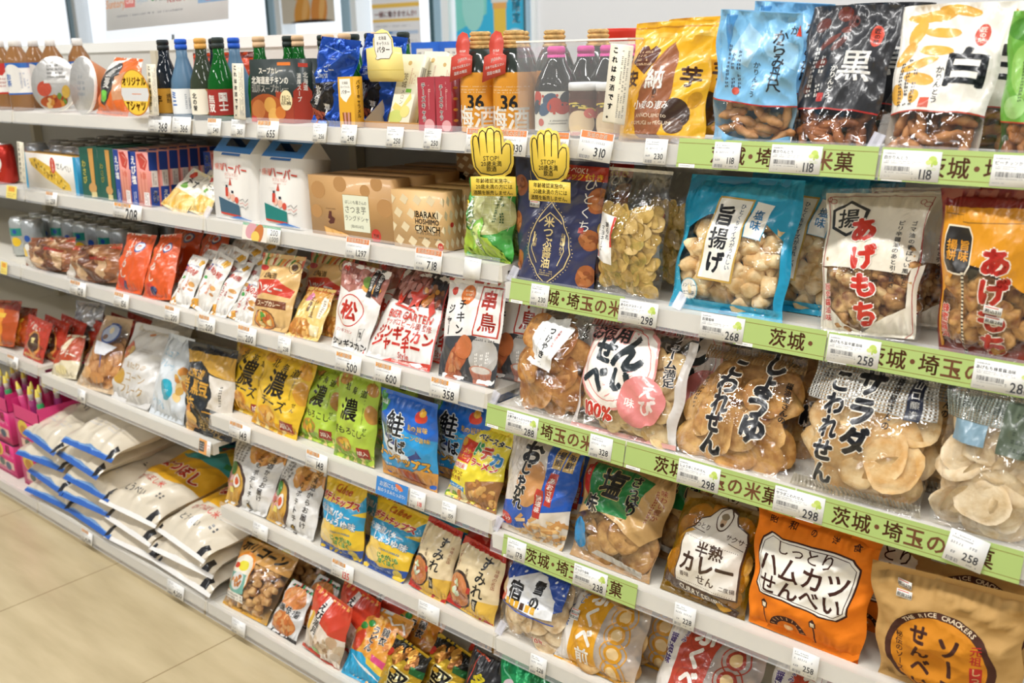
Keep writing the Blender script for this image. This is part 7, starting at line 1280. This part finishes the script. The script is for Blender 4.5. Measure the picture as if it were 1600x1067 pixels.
def ume(label, x, y, front=True):
    t = thing('plum_wine_bottle', label, 'bottle', (x, y, ZT)); q = MB(); R = .037; q.lathe([(R-.003, 0), (R, .004), (R, .088), (R*.98, .1), (.026, .128), (.019, .14)], GLOSS(), [col('d8922c')]*3+[col('2a332c')]*2, 26)
    wrap_art(q, .13, .08, lambda A: (A.R(0, 0, 100, 100, 'd8922c'), A.M(20, 92, 80, 96, 1, 'f0d8a8'), A.M(20, 80, 60, 90, 2, 'f0d8a8'), A.T('36', 46, 64, 25, '1f1c1a', .03), A.T('梅酒', 44, 32, 30, 'f2ece0', .04), A.M(20, 8, 70, 16, 1, 'f0d8a8')), R+.0003, .002, GLOSS(), -PI/2+.55); child(q.build('bottle_body', t), t)
    q = MB(); st = solid('straw_rope', 'd8b070', .7, 0, .2, .45, 90, .8)
    for i in range(4): q.lathe([(.0175-.0008*i, .136+.0072*i), (.0205-.0008*i, .1385+.0072*i), (.0205-.0008*i, .1415+.0072*i), (.0175-.0008*i, .144+.0072*i)], st, col('d8b070'), 20)
    child(q.build('straw_cap', t), t)
    if front:
        q = MB(); pts = [(0, 0), (100, 18), (100, 52), (84, 56), (86, 78), (72, 96), (50, 100), (30, 92), (22, 74), (28, 56), (4, 50)]
        c = flatcard('neck_tag', 'x', 'x', 0, 0, 0, .05, .082, lambda A: (A.T('JAPAN', 56, 46, 14, 'f2e0d8', .03, rot=10), A.T('日本では買えない', 52, 32, 10.5, 'f2e0d8', .03, rot=10), A.T('国産の梅酒', 50, 20, 12, 'f2e0d8', .03, rot=10), A.M(42, 58, 70, 66, 1, 'f2e0d8')), 'c4402e', pts=pts)
        for k_ in ('label', 'category'): del c[k_]
        c.matrix_world = Matrix.Translation((-.012, -.04, .084)) @ Matrix.Rotation(-.12, 4, 'X'); child(c, t)
    return t
ume('left straw capped plum wine bottle numbered 36', -.083, .06); ume('right straw capped plum wine bottle numbered 36, beside the acrylic case', -.008, .06)
for k, (x, y) in enumerate(((-.07, .145), (.005, .15), (.06, .2))): ume(['straw capped bottle behind the left numbered one', 'straw capped bottle behind the right numbered one', 'straw capped bottle behind the acrylic case'][k], x, y, False)
t = thing('acrylic_case', 'clear acrylic case holding pink capped bottles and glass jars', 'display case', (.136, .022, ZT)); 
for nm, a in (('front_panel', (-.107, .107, 0, .0025, 0, .146)), ('side_panel', (-.107, -.1045, .0025, .2, 0, .146)), ('side_panel', (.1045, .107, .0025, .2, 0, .146))): q = MB(); q.box(*a, ACRYL()); child(q.build(nm, t), t)
q = MB(); q.box(-.107, .107, -.001, .0035, .1455, .148, WHT); q.box(-.107, -.104, .0035, .2, .1455, .148, WHT); q.box(.104, .107, .0035, .2, .1455, .148, WHT); child(q.build('edge_strip', t), t)
def leafart(A):
    A.R(0, 0, 100, 100, 'e8e6d6')
    for x, y, c, ro in ((22, 82, 'c0402e', 20), (44, 80, '2f4a68', -20), (66, 82, '26303c', 15), (36, 56, '3a5a78', 0), (62, 58, 'b83a2c', -30), (50, 66, 'c0402e', 0), (20, 60, '2a3a48', 10)): A.E(x, y, 11, 8 if c != 'c0402e' else 9, c, 12, ro+40)
    for x, y in ((34, 88), (54, 90), (28, 70), (50, 46), (74, 70)): A.E(x, y, 2, 2, 'c0402e', 8)
    A.E(30, 22, 5, 5, 'cf6a5c'); A.M(42, 16, 80, 30, 2, '6a6a60')
def pink(label, x, y, lab=True):
    return bottle(label, x, y, [(.032, 0), (.0355, .004), (.0355, .075), (.03, .092), (.016, .115), (.0125, .13)], '262b2a', 'd8489a', leafart if lab else None, .04, .92, .12, .062, .008, .0145)
pink('front pink capped liqueur bottle with a leaf pattern label in the acrylic case', .072, .07); pink('pink capped bottle at the back left of the acrylic case', .075, .145); pink('pink capped bottle at the back middle of the acrylic case', .118, .15); pink('pink capped bottle at the back right of the acrylic case', .165, .15)
def jarart(A):
    A.R(0, 0, 100, 100, '5a2c18')
    for k in range(5): A.L([(24+k*5, 86-k*2), (40+k*6, 90-k*4), (60+k*5, 76-k*4)], 2.6, ('e4cc5a', '2a2018')[k % 2])
    A.E(46, 34, 22, 18, 'e8d0a8'); A.E(60, 62, 8, 7, 'd86a5c'); A.E(70, 56, 6, 5, 'd86a5c'); A.R(26, 0, 66, 10, 'd88a7c')
for k, (x, y) in enumerate(((.142, .052), (.192, .056))):
    t = thing('glass_jar', ['left short white lidded jar in the acrylic case', 'right short white lidded jar in the acrylic case'][k], 'jar', (x, y, ZT)); q = MB(); q.lathe([(.022, 0), (.025, .004), (.025, .07), (.0235, .074)], glass('jar_glass', '6a3c20', .04, .85), col('6a3c20'), 22); wrap_art(q, .11, .055, jarart, .0253, .004, GLOSS(), -PI/2+.5); child(q.build('jar_body', t), t); q = MB(); q.lathe([(.0255, .072), (.0255, .082), (.024, .084)], RAW(), col('eceeee'), 22); child(q.build('jar_lid', t), t)
# things standing on the far side of the gondola
for k, (x, c) in enumerate(((-.77, '1f5fc0'), (-.67, '1f5fc0'))):
    mb = MB(); mb.box(-.048, .048, 0, .05, 0, .158, CARD(), col(c)); panel(mb, .096, .158, lambda A: (A.R(20, 60, 80, 90, 'd8d4cc'), A.M(24, 64, 76, 86, 4, '5a5a5c'), A.E(60, 50, 10, 6, 'e08a3c')), (0, 0, 0), CARD()); o = mb.build('snack_carton'); o.location = (x, .6, ZT); tag(o, ['left blue carton standing behind the melon boxes on the far side', 'right blue carton standing behind the melon boxes on the far side'][k], CT)
mb = MB(); mb.box(-4, 4, .52, .9, 1.165, ZT-.001, MET); o = mb.build('far_side_shelf'); tag(o, 'cream top board on the far side of the gondola, behind the middle bay', 'shelf'); o.data.transform(Matrix.Translation((0, 0, 0)))
t = thing('noodle_cup', 'red noodle cup standing behind the yellow snack pouch', 'noodle cup', (.03, .3, ZT)); q = MB(); q.lathe([(.028, 0), (.04, .15), (.042, .16), (.042, .166)], RAW(), [col('c8301f'), col('c8301f'), col('c8301f')], 26); wrap_art(q, .12, .05, lambda A: (A.R(0, 20, 100, 90, 'e8e0d4'), A.M(8, 30, 90, 80, 3, '8a5a50'), A.R(40, 10, 48, 95, 'c8301f')), .0405, .1, RAW()); child(q.build('cup', t), t); q = MB(); q.lathe([(0, .1675), (.041, .167), (.042, .166)], RAW(), col('d8402c'), 26, cap=False); child(q.build('lid', t), t)
# ------------------------------------------------------------------ hand shaped age signs and the hanging drinks board
HO = [(14, 30), (6, 42), (4, 56), (3, 80), (6, 88), (14, 91), (20, 89), (22, 94), (29, 98), (37, 97), (41, 99), (50, 100), (57, 97), (60, 96), (68, 97), (74, 93), (77, 84), (78, 74), (84, 79), (92, 80), (98, 74), (98, 60), (97, 44), (90, 33), (80, 30)]
HS = [(0, 0), (100, 0), (100, 27.5), (78, 29), (97-14, 31)]
def a_(A):
    Yc = 'eccb4c'; ink = '1f1c14'
    A.L([(24, 33), (13, 42), (10, 54), (8, 78), (10, 85), (15, 87), (20, 84), (24, 58), (22, 84), (25, 91), (31, 94), (37, 91), (40, 62), (39, 90), (43, 96), (50, 97), (56, 93), (56, 62), (57, 90), (62, 93), (68, 92), (71, 86), (72, 60), (75, 70), (82, 75), (90, 74), (92, 68), (91, 48), (84, 38), (72, 32), (48, 30), (24, 33)], 2.1, ink)
    A.T('STOP!', 48, 54.5, 13, ink, .0); A.T('20歳未満', 48, 46.5, 11.5, ink, .008); A.T('飲酒', 48, 39, 11.5, ink, .008)
    A.T('年齢確認実施中。', 52, 22, 10.2, ink, .008); A.T('20歳未満の方には', 52, 13.5, 10.2, ink, .008); A.T('酒類を販売しません。', 52, 5, 9.4, ink, .008)
SO = [(0, 0), (100, 0), (100, 28), (76, 28.5), (90, 34), (97, 46), (98, 60), (97, 74), (91, 79), (84, 80), (77, 76), (76, 88), (72, 95), (66, 97), (58, 97), (54, 100), (46, 100), (40, 97), (30, 98), (23, 95), (20, 89), (12, 91), (6, 87), (3, 78), (5, 54), (8, 42), (20, 31), (26, 28.5), (0, 28)]
for x, lb, rz, ro in ((.006, 'left yellow hand shaped stop sign hanging on the top rail', .25, -.03), (.124, 'right yellow hand shaped stop sign hanging on the top rail', .0, -.02)):
    flatcard('stop_hand_sign', lb, 'sign card', x, -.016, 1.103, .083, .113, a_, 'eccb4c', .03, rz, ro, pts=SO)
t = thing('hanging_board', 'clear holder with a printed drinks list standing above the left bays', 'sign board', (-1.82, .5, 1.40)); t.rotation_euler = (-.12, -.02, .0)
q = MB(); q.box(-.365, .365, 0, .003, 0, .3, ACRYL()); q.box(-.365, .365, .006, .008, 0, .3, ACRYL()); child(q.build('clear_holder', t), t)
q = MB(); q.box(-.35, .35, .0035, .005, .03, .29, PAPER(), col('eceae6'))
panel(q, .7, .26, lambda A: (A.R(0, 46, 76, 100, '4a4a6a'), A.T('人気飲料メーカーのペットボトル', 38, 54, 4.4, 'eceaf0', .03), A.P([(0, 46), (6, 66), (4, 90), (0, 90)], 'b84a44'), A.R(78, 20, 100, 100, '7aa4cc'), A.E(86, 62, 11, 15, 'd05a44'), A.T('200種類', 86, 64, 5, 'f2e8e0', .04), A.T('以上!', 86, 46, 4.6, 'f2e8e0', .04), A.T('Suntory', 9, 32, 5.2, 'e09a60', .02), A.R(17.5, 25, 26.5, 42, 'd85a4c'), A.T('Coca', 22, 33, 3, 'f2e6e0', .02), A.T('DyDo', 33, 33, 3.6, 'a8c4d8', .01), A.E(42, 33, 1.6, 1.6, '3a8a4c'), A.T('伊藤園', 49, 33, 3.6, '4a5a54', .02), A.T('KIRIN', 61, 31, 5.6, 'd04a44', .03), A.T('Asahi', 71.5, 36, 5, '4a5468', .02), A.M(10, 14, 66, 18, 1, '6a6a78')), (0, .0035, .03), PAPER(), base=.0003); child(q.build('printed_sheet', t), t)
q = MB(); q.box(.05, .058, .002, .008, -.05, .0, solid('wire_grey', '7a8084', .4, .6)); child(q.build('stem', t), t)
# clear dividers and little rail clips
for x, r, lb in ((.004, 'D2', 'clear divider plate left of the navy pouch'), (-.002, 'D3', 'clear divider plate beside the chicken jerky bag'), (-.002, 'D4', 'clear divider plate between the yellow noodle bag and the stick snack bag'), (-.002, 'D5', 'clear divider plate left of the snow cracker bag'), (-.915, '2', 'clear divider plate left of the white gable boxes'), (.33, '1', 'clear divider plate right of the yellow sweet potato pouch'), (.615, '1', 'clear divider plate between the black and white pouches'), (.335, 'D2', 'clear divider plate between the yellow cracker bags and blue bag')):
    y, z = LV[r]; t = thing('shelf_divider', lb, 'shelf divider', (x, y, z)); q = MB(); q.add([(s, a, b) for s in (0, .0015) for a, b in ((.02, .03), (.4, .03), (.4, .09), (.05, .075))], [(3, 2, 1, 0), (4, 5, 6, 7), (0, 4, 7, 3), (3, 7, 6, 2), (2, 6, 5, 1), (0, 1, 5, 4)], ACRYL()); child(q.build('divider_plate', t), t)
    q = MB(); q.box(-.007, .008, -.004, .0, 0, .026, mat('lilac_clear_plastic', clear_fn(.4, .1, .02, 9, .45, (.85, .84, .92)))); q.box(-.002, .003, -.006, -.004, 0, .026, ACRYL()); c = child(q.build('end_clip', t), t); c.location = (0, .018, .03); c.rotation_euler = (-.45, .3, 0)
